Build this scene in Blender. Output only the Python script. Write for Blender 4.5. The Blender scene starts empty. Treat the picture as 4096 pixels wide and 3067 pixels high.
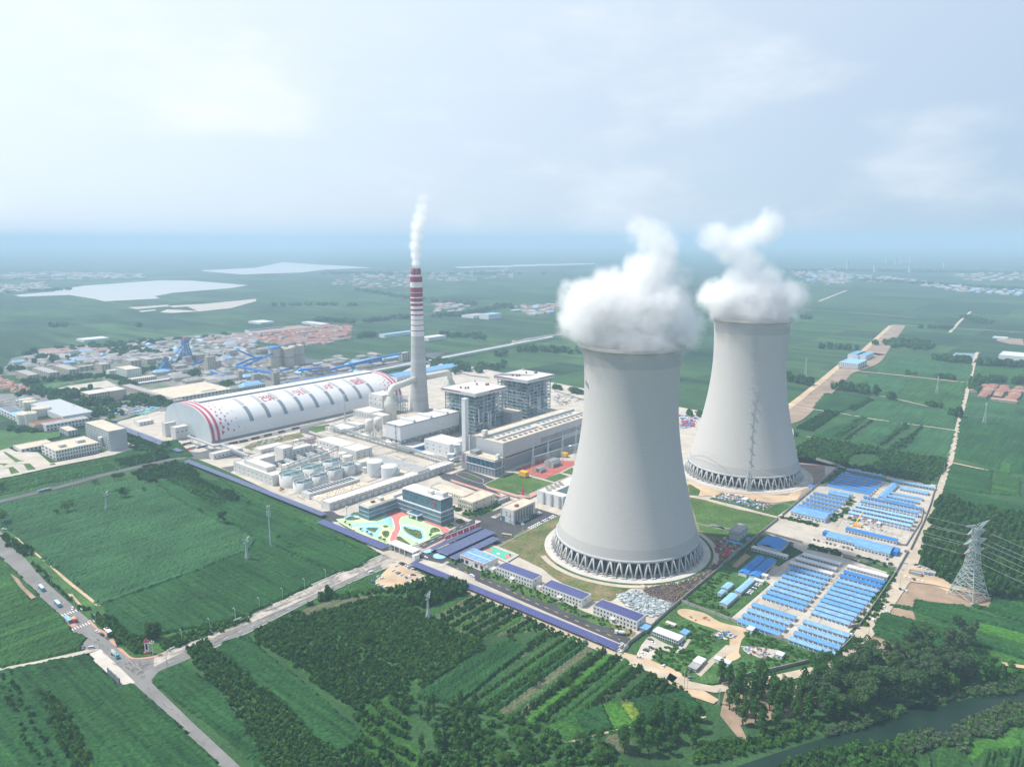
import bpy,math,random
import numpy as np
from math import sin,cos,pi,radians as R
random.seed(7);rng=np.random.default_rng(7)
scene=bpy.context.scene
COL=scene.collection
CAM_H,FOC,PITCH=287.1,2917.0,0.1951
PW,PH=4096,3067
cd=bpy.data.cameras.new('camera');cam=bpy.data.objects.new('camera',cd);COL.objects.link(cam)
cd.sensor_width=36;cd.lens=36*FOC/PW;cd.clip_start=1;cd.clip_end=80000
cam.location=(0,0,CAM_H);cam.rotation_euler=(pi/2-PITCH,0,0)
scene.camera=cam
SUN_AZ,SUN_EL=172.0,58.0
world=bpy.data.worlds.new('World');scene.world=world;world.use_nodes=True
wn=world.node_tree;wn.nodes.clear()
wo=wn.nodes.new('ShaderNodeOutputWorld');wb=wn.nodes.new('ShaderNodeBackground')
sky=wn.nodes.new('ShaderNodeTexSky');sky.sky_type='NISHITA';sky.sun_disc=False
sky.sun_elevation=R(SUN_EL);sky.sun_rotation=R(90-SUN_AZ)
sky.altitude=0;sky.air_density=1.0;sky.dust_density=1.2;sky.ozone_density=1.6
tc=wn.nodes.new('ShaderNodeTexCoord')
mp=wn.nodes.new('ShaderNodeMapping');mp.inputs['Scale'].default_value=(1.0,1.0,2.6);mp.inputs['Location'].default_value=(.35,.2,.1)
nz=wn.nodes.new('ShaderNodeTexNoise');nz.inputs['Scale'].default_value=2.9;nz.inputs['Detail'].default_value=8;nz.inputs['Roughness'].default_value=0.55
cr=wn.nodes.new('ShaderNodeMapRange');cr.interpolation_type='SMOOTHSTEP';cr.inputs['From Min'].default_value=0.48;cr.inputs['From Max'].default_value=0.78;cr.inputs['To Min'].default_value=0.0;cr.inputs['To Max'].default_value=0.5
dt=wn.nodes.new('ShaderNodeVectorMath');dt.operation='DOT_PRODUCT';dt.inputs[1].default_value=(cos(R(SUN_EL))*cos(R(SUN_AZ)),cos(R(SUN_EL))*sin(R(SUN_AZ)),sin(R(SUN_EL)))
dr=wn.nodes.new('ShaderNodeMapRange');dr.inputs['From Min'].default_value=-0.2;dr.inputs['From Max'].default_value=0.72;dr.inputs['To Min'].default_value=0.0;dr.inputs['To Max'].default_value=1.0
vm=wn.nodes.new('ShaderNodeMixRGB');vm.inputs['Color1'].default_value=(3.35,4.4,5.7,1);vm.inputs['Color2'].default_value=(7.9,8.5,9.1,1)
mx=wn.nodes.new('ShaderNodeMixRGB');mx.inputs['Fac'].default_value=0.82
m2=wn.nodes.new('ShaderNodeMixRGB');m2 .inputs['Color2'].default_value=(8.0,8.1,8.2,1)
wn.links.new(tc.outputs['Generated'],mp.inputs['Vector']);wn.links.new(mp.outputs['Vector'],nz.inputs['Vector'])
wn.links.new(nz.outputs['Fac'],cr.inputs['Value']);wn.links.new(cr.outputs[0],m2 .inputs['Fac'])
wn.links.new(tc.outputs['Generated'],dt.inputs[0]);wn.links.new(dt.outputs['Value'],dr.inputs['Value']);wn.links.new(dr.outputs[0],vm.inputs['Fac'])
wn.links.new(vm.outputs['Color'],mx.inputs['Color2'])
sx=wn.nodes.new('ShaderNodeSeparateXYZ');wn.links.new(tc.outputs['Generated'],sx.inputs[0]);zr=wn.nodes.new('ShaderNodeMapRange');zr.inputs['From Min'].default_value=.32;zr.inputs['From Max'].default_value=.9;zr.inputs['To Min'].default_value=.84;zr.inputs['To Max'].default_value=.05;wn.links.new(sx.outputs['Z'],zr.inputs['Value']);wn.links.new(zr.outputs[0],mx.inputs['Fac'])
wn.links.new(sky.outputs['Color'],mx.inputs['Color1']);wn.links.new(mx.outputs['Color'],m2 .inputs['Color1']);wn.links.new(m2 .outputs['Color'],wb.inputs['Color'])
wb.inputs['Strength'].default_value=0.125
wn.links.new(wb.outputs['Background'],wo.inputs['Surface'])
sl=bpy.data.lights.new('sun','SUN');sl.energy=4.8;sl.angle=R(0.6);sl.color=(1.0,0.955,0.89)
so=bpy.data.objects.new('sun',sl);COL.objects.link(so)
sd=(cos(R(SUN_EL))*cos(R(SUN_AZ)),cos(R(SUN_EL))*sin(R(SUN_AZ)),sin(R(SUN_EL)))
import mathutils
so.rotation_euler=mathutils.Vector(sd).to_track_quat('Z','Y').to_euler();so.location=(0,0,900)
scene.view_settings.view_transform='Standard';scene.view_settings.look='None'
scene.view_settings.exposure=0.2;scene.view_settings.gamma=1.0
cy=scene.cycles
cy.max_bounces=10;cy.diffuse_bounces=2;cy.glossy_bounces=2;cy.transmission_bounces=2;cy.volume_bounces=10
cy.transparent_max_bounces=8;cy.use_denoising=True;cy.volume_step_rate=1.0;cy.volume_max_steps=256
cy.sample_clamp_indirect=6
def G(px,py,z=0.0):
 X=(px-PW/2)/FOC;Y=-(py-PH/2)/FOC
 c,s=cos(PITCH),sin(PITCH)
 d=(X,c+Y*s,-s+Y*c);t=(z-CAM_H)/d[2]
 return np.array([d[0]*t,d[1]*t])
def Ppix(x,y,z=0.0):
 z-=CAM_H;c,s=cos(PITCH),sin(PITCH);d=y*c-z*s;v=y*s+z*c
 return PW/2+FOC*x/d,PH/2-FOC*v/d
def hgt(b,ty):
 g=G(*b);lo,hi=0.,500.
 for _ in range(40):
  m=(lo+hi)/2
  if Ppix(g[0],g[1],m)[1]>ty:lo=m
  else:hi=m
 return lo
CR=dict(A1=(0,1400,3.16),A2=(600,1400,3.16),A3=(1200,1400,3.16),A4=(1800,1400,3.16),B1=(2500,1700,2.76),B2=(3200,1800,2.469),B3=(2600,2200,2.76),B4=(3300,2300,2.16),C1=(900,1700,2.76),C2=(1600,1800,2.76),C3=(1300,1900,3.68),C4=(1900,2200,2.76),D1=(0,1800,2.208),D2=(0,2300,2.159),D3=(900,2300,2.159),D4=(1800,2500,2.212),E1=(3100,1400,2.221),E2=(2300,1400,2.208),E3=(2100,1850,2.76),E4=(1500,1600,4.416),Z1=(0,900,2.16),Z2=(1024,900,2.16),Z3=(2048,900,2.16),Z4=(3072,900,2.16),F1=(0,1250,2.54),F2=(450,1250,2.54),F3=(900,1250,2.54),F4=(1340,1480,3.17),F5=(1000,1800,3.17),F6=(3100,2000,2.54),F7=(3050,1850,2.54),F8=(1240,1700,3.17),G1=(0,0,1.0),S=(0,0,.54))
def C(k,x,y):
 a,b,s=CR[k];return(a+x/s,b+y/s)
def g(k,x,y,z=0.0):return G(*C(k,x,y),z)
def gl(k,pts,z=0.0):return[g(k,x,y,z)for x,y in pts]
GA=R(50.0)
BX,BY=np.array([cos(GA),sin(GA)]),np.array([-sin(GA),cos(GA)])
MATS={}
def mat(name,col,rough=0.7,var=0.0,scale=0.2,bump=0.0,bscale=None,metal=0.0,col2=None,detail=6,spec=0.3,stretch=None,obj=False):
 """procedural material: base colour broken up by noise (var) towards col2 or a darker/lighter self"""
 if name in MATS:return MATS[name]
 m=bpy.data.materials.new(name);m.use_nodes=True;nt=m.node_tree
 b=nt.nodes['Principled BSDF']
 b.inputs['Roughness'].default_value=rough;b.inputs['Metallic'].default_value=metal
 b.inputs['Specular IOR Level'].default_value=spec
 b.inputs['Base Color'].default_value=(*col,1)
 if var>0 or col2:
  tcn=nt.nodes.new('ShaderNodeTexCoord');geo=nt.nodes.new('ShaderNodeNewGeometry')
  src=tcn.outputs['Object']if obj else geo.outputs['Position']
  if stretch:
   mpn=nt.nodes.new('ShaderNodeMapping');mpn.vector_type='TEXTURE';mpn.inputs['Rotation'].default_value=(0,0,stretch[0]);mpn.inputs['Scale'].default_value=tuple(1/x for x in stretch[1])
   nt.links.new(src,mpn.inputs['Vector']);src=mpn.outputs['Vector']
  n=nt.nodes.new('ShaderNodeTexNoise');n.inputs['Scale'].default_value=scale;n.inputs['Detail'].default_value=detail;n.inputs['Roughness'].default_value=0.6
  nt.links.new(src,n.inputs['Vector'])
  r=nt.nodes.new('ShaderNodeValToRGB');r.color_ramp.elements[0].position=0.33;r.color_ramp.elements[1].position=0.67
  c2=col2 or tuple(min(1,x*(1+var))for x in col)
  c1=col if col2 else tuple(x*(1-var)for x in col)
  r.color_ramp.elements[0].color=(*c1,1);r.color_ramp.elements[1].color=(*c2,1)
  nt.links.new(n.outputs['Fac'],r.inputs['Fac']);nt.links.new(r.outputs['Color'],b.inputs['Base Color'])
  if bump>0:
   n2=nt.nodes.new('ShaderNodeTexNoise');n2 .inputs['Scale'].default_value=bscale or scale*4;n2 .inputs['Detail'].default_value=4
   nt.links.new(src,n2 .inputs['Vector'])
   bp=nt.nodes.new('ShaderNodeBump');bp.inputs['Strength'].default_value=1.0;bp.inputs['Distance'].default_value=bump
   nt.links.new(n2 .outputs['Fac'],bp.inputs['Height']);nt.links.new(bp.outputs['Normal'],b.inputs['Normal'])
 MATS[name]=m;return m
class MB:
 def __init__(s):s.v=[];s.f=[];s.m=[];s.n=0;s.smooth=[]
 def add(s,v,f,m=0,sm=False):
  s.v.extend(map(tuple,v));k=s.n;s.f.extend([tuple(i+k for i in q)for q in f]);s.m.extend([m]*len(f));s.smooth.extend([sm]*len(f));s.n+=len(v);return s
 def box(s,x0,x1,y0,y1,z0,z1,m=0):
  return s.add([(x0,y0,z0),(x1,y0,z0),(x1,y1,z0),(x0,y1,z0),(x0,y0,z1),(x1,y0,z1),(x1,y1,z1),(x0,y1,z1)],[(0,3,2,1),(4,5,6,7),(0,1,5,4),(1,2,6,5),(2,3,7,6),(3,0,4,7)],m)
 def prism(s,poly,z0,z1,m=0,mt=None,bottom=True):
  n=len(poly);a=sum(poly[i][0]*poly[(i+1)%n][1]-poly[(i+1)%n][0]*poly[i][1]for i in range(n))
  if a<0:poly=poly[::-1]
  v=[(p[0],p[1],z0)for p in poly]+[(p[0],p[1],z1)for p in poly]
  s.add(v,[(i,(i+1)%n,n+(i+1)%n,n+i)for i in range(n)],m)
  s.add([(p[0],p[1],z1)for p in poly],[tuple(range(n))],m if mt is None else mt)
  if bottom:s.add([(p[0],p[1],z0)for p in poly],[tuple(range(n))[::-1]],m)
  return s
 def bar(s,a,b,w,m=0,h=None,n=4):
  """straight bar from a to b, w wide; n sides"""
  a,b=mathutils.Vector(a),mathutils.Vector(b);d=(b-a)
  if d.length<1e-6:return s
  d.normalize();u=d.cross(mathutils.Vector((0,0,1)))
  if u.length<1e-3:u=mathutils.Vector((1,0,0))
  u.normalize();w2=u.cross(d);hh=(h or w)
  vs=[]
  for p in(a,b):
   for i in range(n):
    t=2*pi*(i+.5)/n;k=0.7071 if n==4 else 0.5
    vs.append(tuple(p+u*(cos(t)*w*k)+w2*(sin(t)*hh*k)))
  return s.add(vs,[(i,(i+1)%n,n+(i+1)%n,n+i)for i in range(n)]+[tuple(range(n))[::-1],tuple(range(n,2*n))],m,n>6)
 def path(s,pts,w,m=0,n=4,h=None):
  for a,b in zip(pts[:-1],pts[1:]):s.bar(a,b,w,m,h,n)
  return s
 def lathe(s,prof,cx=0,cy=0,n=24,m=0,sm=True,cap=True,a0=0.0,ms=None):
  k=len(prof);v=[]
  for i in range(n):
   t=a0+2*pi*i/n
   for r,z in prof:v.append((cx+r*cos(t),cy+r*sin(t),z))
  for j in range(k-1):
   f=[(i*k+j,((i+1)%n)*k+j,((i+1)%n)*k+j+1,i*k+j+1)for i in range(n)]
   if j==0:base=s.n;s.v.extend(v);s.n+=len(v)
   s.f.extend([tuple(q+base for q in t)for t in f]);s.m.extend([ms[j]if ms else m]*n);s.smooth.extend([sm]*n)
  if cap:
   for j in(0,k-1):
    if prof[j][0]>1e-6:
     ring=[v[i*k+j]for i in range(n)]
     s.add(ring,[tuple(range(n))if j else tuple(range(n))[::-1]],(ms[-1]if ms else m))
  return s
 def tube(s,pts,r,n=10,m=0,cap=True):
  """round tube through points with mitred rings"""
  P=[mathutils.Vector(p)for p in pts];rings=[]
  up=mathutils.Vector((0,0,1))
  prev=None
  for i,p in enumerate(P):
   d=(P[min(i+1,len(P)-1)]-P[max(i-1,0)]).normalized()
   u=d.cross(up)if prev is None else prev-d*prev.dot(d)
   if u.length<1e-3:u=d.cross(mathutils.Vector((1,0,0)))
   u.normalize();w=d.cross(u);prev=u
   rr=r[i]if isinstance(r,(list,tuple))else r
   rings+=[tuple(p+u*cos(2*pi*j/n)*rr+w*sin(2*pi*j/n)*rr)for j in range(n)]
  f=[(i*n+j,i*n+(j+1)%n,(i+1)*n+(j+1)%n,(i+1)*n+j)for i in range(len(P)-1)for j in range(n)]
  if cap:f+=[tuple(range(n))[::-1],tuple(range((len(P)-1)*n,len(P)*n))]
  return s.add(rings,f,m,True)
 def mesh(s,name,mats):
  me=bpy.data.meshes.new(name);me.from_pydata(s.v,[],s.f)
  for x in mats:me.materials.append(x)
  me.polygons.foreach_set('material_index',s.m);me.polygons.foreach_set('use_smooth',s.smooth)
  me.update();return me
 def build(s,name,mats,parent=None):
  if not isinstance(mats,(list,tuple)):mats=[mats]
  o=bpy.data.objects.new(name,s.mesh(name,mats));COL.objects.link(o)
  if parent is not None:o.parent=parent
  return o
def npmesh(name,v,f,mats,mi=None,smooth=False):
 me=bpy.data.meshes.new(name);v=np.asarray(v,np.float32);f=np.asarray(f,np.int32)
 me.vertices.add(len(v));me.vertices.foreach_set('co',v.ravel())
 k=f.shape[1];me.loops.add(f.size);me.loops.foreach_set('vertex_index',f.ravel())
 me.polygons.add(len(f));me.polygons.foreach_set('loop_start',np.arange(0,f.size,k,dtype=np.int32))
 for x in mats:me.materials.append(x)
 if mi is not None:me.polygons.foreach_set('material_index',np.asarray(mi,np.int32))
 me.polygons.foreach_set('use_smooth',np.full(len(f),smooth))
 me.update(calc_edges=True);return me
def link(name,me,parent=None):
 o=bpy.data.objects.new(name,me);COL.objects.link(o)
 if parent is not None:o.parent=parent
 return o
def tag(o,label,cat,group=None):
 o['label']=label;o['category']=cat
 if group:o['group']=group
 return o
def kind(o,k,label=None,cat=None):
 o['kind']=k
 if label:o['label']=label
 if cat:o['category']=cat
 return o
def empty(name,loc,rz=0.0,label=None,cat=None,group=None):
 o=bpy.data.objects.new(name,None);COL.objects.link(o)
 o.location=(loc[0],loc[1],loc[2]if len(loc)>2 else 0.0);o.rotation_euler=(0,0,rz);o.empty_display_size=1
 if label:tag(o,label,cat,group)
 return o
def dup(o,loc=None,rz=None,scale=None,label=None,group=None):
 """copy a thing with copies of its parts and sub-parts"""
 r=o.copy();COL.objects.link(r)
 if loc is not None:r.location=(loc[0],loc[1],loc[2]if len(loc)>2 else 0.0)
 if rz is not None:r.rotation_euler=(0,0,rz)
 if scale is not None:r.scale=scale if isinstance(scale,(tuple,list))else(scale,)*3
 if label:r['label']=label
 if group:r['group']=group
 for c in list(o.children):
  k=c.copy();COL.objects.link(k);k.parent=r
  for d in list(c.children):
   q=d.copy();COL.objects.link(q);q.parent=k
 return r
ZL=[0.0]
def ground_mat():
 m=bpy.data.materials.new('farmland');m.use_nodes=True;nt=m.node_tree;N=nt.nodes.new;L=nt.links.new
 b=nt.nodes['Principled BSDF'];b.inputs['Roughness'].default_value=0.9;b.inputs['Specular IOR Level'].default_value=0.1
 geo=N('ShaderNodeNewGeometry');mp=N('ShaderNodeMapping');mp.vector_type='POINT'
 mp.inputs['Rotation'].default_value=(0,0,R(-50));L(geo.outputs['Position'],mp.inputs['Vector'])
 def brick(w,h,c1,c2,mc,ms,off=0.5):
  t=N('ShaderNodeTexBrick');t.inputs['Scale'].default_value=1.0;t.inputs['Brick Width'].default_value=w;t.inputs['Row Height'].default_value=h
  t.inputs['Color1'].default_value=(*c1,1);t.inputs['Color2'].default_value=(*c2,1);t.inputs['Mortar'].default_value=(*mc,1)
  t.inputs['Mortar Size'].default_value=ms;t.inputs['Mortar Smooth'].default_value=0.1;t.offset=off;t.inputs['Bias'].default_value=0.0
  L(mp.outputs['Vector'],t.inputs['Vector']);return t
 big=brick(210,340,(0.020,0.060,0.028),(0.050,0.115,0.042),(0.10,0.115,0.06),2.2,.37)
 fine=brick(34,170,(0.62,0.64,0.66),(1.28,1.25,1.2),(0.62,0.66,0.6),0.7,.5)
 mul=N('ShaderNodeMixRGB');mul.blend_type='MULTIPLY';mul.inputs['Fac'].default_value=1
 L(big.outputs['Color'],mul.inputs['Color1']);L(fine.outputs['Color'],mul.inputs['Color2'])
 n=N('ShaderNodeTexNoise');n.inputs['Scale'].default_value=0.0016;n.inputs['Detail'].default_value=7;n.inputs['Roughness'].default_value=.62
 L(geo.outputs['Position'],n.inputs['Vector'])
 r=N('ShaderNodeValToRGB');r.color_ramp.elements[0].position=.38;r.color_ramp.elements[1].position=.66
 r.color_ramp.elements[0].color=(.65,.72,.7,1);r.color_ramp.elements[1].color=(1.25,1.18,1.1,1);L(n.outputs['Fac'],r.inputs['Fac'])
 m2=N('ShaderNodeMixRGB');m2 .blend_type='MULTIPLY';m2 .inputs['Fac'].default_value=1;L(mul.outputs['Color'],m2 .inputs['Color1']);L(r.outputs['Color'],m2 .inputs['Color2'])
 L(m2 .outputs['Color'],b.inputs['Base Color'])
 n3=N('ShaderNodeTexNoise');n3 .inputs['Scale'].default_value=0.25;n3 .inputs['Detail'].default_value=3;L(geo.outputs['Position'],n3 .inputs['Vector'])
 bp=N('ShaderNodeBump');bp.inputs['Strength'].default_value=1;bp.inputs['Distance'].default_value=1.2;L(n3 .outputs['Fac'],bp.inputs['Height']);L(bp.outputs['Normal'],b.inputs['Normal'])
 return m
q=MB();X0,X1,Y0,Y1=-34000,34000,-400,45000
q.add([(X0,Y0,-0.3),(X1,Y0,-0.3),(X1,Y1,-0.3),(X0,Y1,-0.3)],[(0,1,2,3)])
kind(q.build('ground',[ground_mat()]),'structure')
HAZE=True
if HAZE:
 q=MB();q.box(X0-200,X1+200,Y0-200,Y1+200,-3.5,372)
 hm=bpy.data.materials.new('haze_air');hm.use_nodes=True;nt=hm.node_tree;nt.nodes.clear()
 o=nt.nodes.new('ShaderNodeOutputMaterial');v=nt.nodes.new('ShaderNodeVolumePrincipled')
 v.inputs['Color'].default_value=(0.56,0.76,0.95,1);v.inputs['Density'].default_value=0.00015;v.inputs['Anisotropy'].default_value=0.0
 nt.links.new(v.outputs['Volume'],o.inputs['Volume'])
 kind(q.build('haze',[hm]),'stuff')
def concrete_shell():
 m=bpy.data.materials.new('shell_concrete');m.use_nodes=True;nt=m.node_tree;N=nt.nodes.new;L=nt.links.new
 b=nt.nodes['Principled BSDF'];b.inputs['Roughness'].default_value=0.85;b.inputs['Specular IOR Level'].default_value=0.2
 tc=N('ShaderNodeTexCoord');sp=N('ShaderNodeSeparateXYZ');L(tc.outputs['Object'],sp.inputs[0])
 fl=N('ShaderNodeMath');fl.operation='MULTIPLY';fl.inputs[1].default_value=1/1.5;L(sp.outputs['Z'],fl.inputs[0])
 f2=N('ShaderNodeMath');f2 .operation='FLOOR';L(fl.outputs[0],f2 .inputs[0])
 wn_=N('ShaderNodeTexWhiteNoise');wn_.noise_dimensions='1D';L(f2 .outputs[0],wn_.inputs['W'])
 n1=N('ShaderNodeTexNoise');mp=N('ShaderNodeMapping');mp.inputs['Scale'].default_value=(.006,.006,.10);L(tc.outputs['Object'],mp.inputs[0]);L(mp.outputs[0],n1 .inputs['Vector'])
 n1 .inputs['Scale'].default_value=1;n1 .inputs['Detail'].default_value=6;n1 .inputs['Roughness'].default_value=.72
 n2=N('ShaderNodeTexNoise');mp2=N('ShaderNodeMapping');mp2 .inputs['Scale'].default_value=(.5,.5,.5);L(tc.outputs['Object'],mp2 .inputs[0]);L(mp2 .outputs[0],n2 .inputs['Vector']);n2 .inputs['Scale'].default_value=1
 a=N('ShaderNodeMath');a.operation='MULTIPLY_ADD';a.inputs[1].default_value=.13;L(wn_.outputs['Value'],a.inputs[0])
 a2=N('ShaderNodeMath');a2 .operation='MULTIPLY_ADD';a2 .inputs[1].default_value=.80;L(n1 .outputs['Fac'],a2 .inputs[0]);L(a.outputs[0],a2 .inputs[2])
 a3=N('ShaderNodeMath');a3 .operation='MULTIPLY_ADD';a3 .inputs[1].default_value=.14;L(n2 .outputs['Fac'],a3 .inputs[0]);L(a2 .outputs[0],a3 .inputs[2])
 r=N('ShaderNodeValToRGB');L(a3 .outputs[0],r.inputs['Fac']);r.color_ramp.elements[0].position=.46;r.color_ramp.elements[1].position=.62
 r.color_ramp.elements[0].color=(.19,.19,.185,1);r.color_ramp.elements[1].color=(.52,.51,.485,1)
 fr=N('ShaderNodeMath');fr.operation='FRACT';L(fl.outputs[0],fr.inputs[0])
 lt=N('ShaderNodeMath');lt.operation='LESS_THAN';lt.inputs[1].default_value=.16;L(fr.outputs[0],lt.inputs[0])
 mx=N('ShaderNodeMixRGB');mx.blend_type='MULTIPLY';mx.inputs['Color2'].default_value=(.74,.74,.74,1)
 g1=N('ShaderNodeMath');g1 .operation='GREATER_THAN';g1 .inputs[1].default_value=24.5;L(sp.outputs['Z'],g1 .inputs[0])
 g2=N('ShaderNodeMath');g2 .operation='LESS_THAN';g2 .inputs[1].default_value=178;L(sp.outputs['Z'],g2 .inputs[0])
 g3=N('ShaderNodeMath');g3 .operation='MULTIPLY';L(g1 .outputs[0],g3 .inputs[0]);L(g2 .outputs[0],g3 .inputs[1])
 g4=N('ShaderNodeMath');g4 .operation='MULTIPLY';L(g3 .outputs[0],g4 .inputs[0]);L(lt.outputs[0],g4 .inputs[1])
 L(g4 .outputs[0],mx.inputs['Fac']);L(r.outputs['Color'],mx.inputs['Color1'])
 pl=N('ShaderNodeMixRGB');L(g3 .outputs[0],pl.inputs['Fac']);pl.inputs['Color1'].default_value=(.42,.42,.405,1);L(mx.outputs['Color'],pl.inputs['Color2'])
 L(pl.outputs['Color'],b.inputs['Base Color'])
 bp=N('ShaderNodeBump');bp.inputs['Distance'].default_value=.15;bp.inputs['Strength'].default_value=.6;L(g4 .outputs[0],bp.inputs['Height']);L(bp.outputs['Normal'],b.inputs['Normal'])
 return m
M_SHELL=concrete_shell()
M_COL=mat('column_concrete',(.44,.45,.45),.8,.12,.15)
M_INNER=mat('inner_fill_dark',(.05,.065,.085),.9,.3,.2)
M_APRON=mat('apron_concrete',(.52,.49,.45),.9,.12,.06)
M_RING=mat('ring_road_concrete',(.48,.42,.34),.9,.14,.05)
M_STEEL=mat('galvanised_steel',(.46,.52,.52),.5,.15,.3,metal=.3)
M_DARK=mat('dark_metal',(.05,.055,.06),.5,.2,.3)
def cooling_tower(x,y,label,lift=False):
 t=empty('cooling_tower',(x,y),0,label,'cooling tower','twin hyperbolic cooling towers')
 Hc,hs,rs,rt,rth,zt=195.,15.1,66.5,45.0,42.6,152.
 b1=(zt-hs)/math.sqrt((rs/rth)**2-1);b2=(Hc-zt)/math.sqrt((rt/rth)**2-1)
 prof=[]
 for i in range(65):
  z=hs+(Hc-2.2-hs)*i/64;bb=b1 if z<zt else b2
  prof.append((rth*math.sqrt(1+((z-zt)/bb)**2),z))
 inner=[(r-1.0,z)for r,z in prof[::-1]]
 MB().lathe(prof+inner+[prof[0]],n=160,cap=False).build('shell',[M_SHELL],t)
 MB().lathe([(rt+.05,Hc-3.4),(rt+2.0,Hc-2.4),(rt+2.0,Hc+.4),(rt+1.5,Hc+.4),(rt+1.5,Hc-1.2),(rt-1.1,Hc-1.2),(rt-1.1,Hc-3.4),(rt+.05,Hc-3.4)],n=160,cap=False,sm=False).build('rim_walkway',[M_APRON],t)
 MB().lathe([(rs-.9,hs-1.2),(rs+1.0,hs-1.2),(rs+.5,hs+.8),(rs-.9,hs+.8),(rs-.9,hs-1.2)],n=160,cap=False).build('ring_beam',[M_COL],t)
 rb=70.3;n=52
 for i in range(n):
  a=2*pi*(i+.5)/n;mb=MB()
  foot=(rb*cos(a),rb*sin(a))
  for s in(-1,1):
   a1=a+s*2*pi/n*.47;a0=a+s*2*pi/n*.10
   mb.tube([((rb-.3)*cos(a0),(rb-.3)*sin(a0),1.6),((rs+.1)*cos(a1),(rs+.1)*sin(a1),hs-.9)],.82,n=8)
  mb.build('column_pair',[M_COL],t)
  pb=MB();u=mathutils.Matrix.Rotation(a,3,'Z')
  pb.box(-1.5,1.5,-2.1,2.1,0,1.9);pb.v=[tuple(u@mathutils.Vector(p)+mathutils.Vector((foot[0],foot[1],0)))for p in pb.v]
  pb.build('plinth',[M_COL],t)
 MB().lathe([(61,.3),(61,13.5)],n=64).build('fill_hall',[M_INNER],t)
 ib=MB()
 for i in range(60):
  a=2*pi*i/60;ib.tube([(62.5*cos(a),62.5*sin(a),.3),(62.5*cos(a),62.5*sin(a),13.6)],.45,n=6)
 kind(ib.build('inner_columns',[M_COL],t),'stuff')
 MB().lathe([(62,.85),(77.8,.85),(77.8,.02)],n=128,cap=False,sm=False).build('apron',[M_APRON],t)
 if lift:
  a=R(258);mb=MB()
  prev=None
  for i in range(0,64):
   r,z=prof[i];p=((r+1.4)*cos(a),(r+1.4)*sin(a),z)
   if prev:mb.bar(prev,p,.4)
   if i%5==2:mb.box(p[0]-1.0,p[0]+1.0,p[1]-1.0,p[1]+.8,z-.3,z+.5)
   prev=p
  mb.build('climbing_ladder',[M_STEEL],t)
  sb=MB();r0=rs+3.5;cx,cy_=(r0+2)*cos(a),(r0+2)*sin(a)
  for sx in(-2.2,2.2):
   for sy in(-2.2,2.2):sb.bar((cx+sx,cy_+sy,0),(cx+sx*.9,cy_+sy*.9,26),.45)
  for k in range(13):
   z=k*2
   for(x1,y1,x2,y2)in((-2.2,-2.2,2.2,-2.2),(2.2,-2.2,2.2,2.2),(-2.2,2.2,-2.2,-2.2)):
    sb.bar((cx+x1,cy_+y1,z+2),(cx+x2,cy_+y2,z+2),.3)
    sb.bar((cx+x1,cy_+y1,z),(cx+x2,cy_+y2,z+2),.22)
  sb.build('stair_tower',[M_STEEL],t)
 return t
TL,TR=(108.8,651.7),(289.4,877.8)
cooling_tower(*TL,'nearer grey concrete cooling tower with the large steam cloud')
cooling_tower(*TR,'farther grey concrete cooling tower with a ladder up its shell',True)
def steam_mat(name,dens,col=(1,1,1)):
 m=bpy.data.materials.new(name);m.use_nodes=True;nt=m.node_tree;nt.nodes.clear()
 o=nt.nodes.new('ShaderNodeOutputMaterial');v=nt.nodes.new('ShaderNodeVolumePrincipled')
 v.inputs['Color'].default_value=(*col,1);v.inputs['Density'].default_value=dens;v.inputs['Anisotropy'].default_value=0.1
 v.inputs['Density Attribute'].default_value='density'
 nt.links.new(v.outputs['Volume'],o.inputs['Volume']);return m
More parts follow.
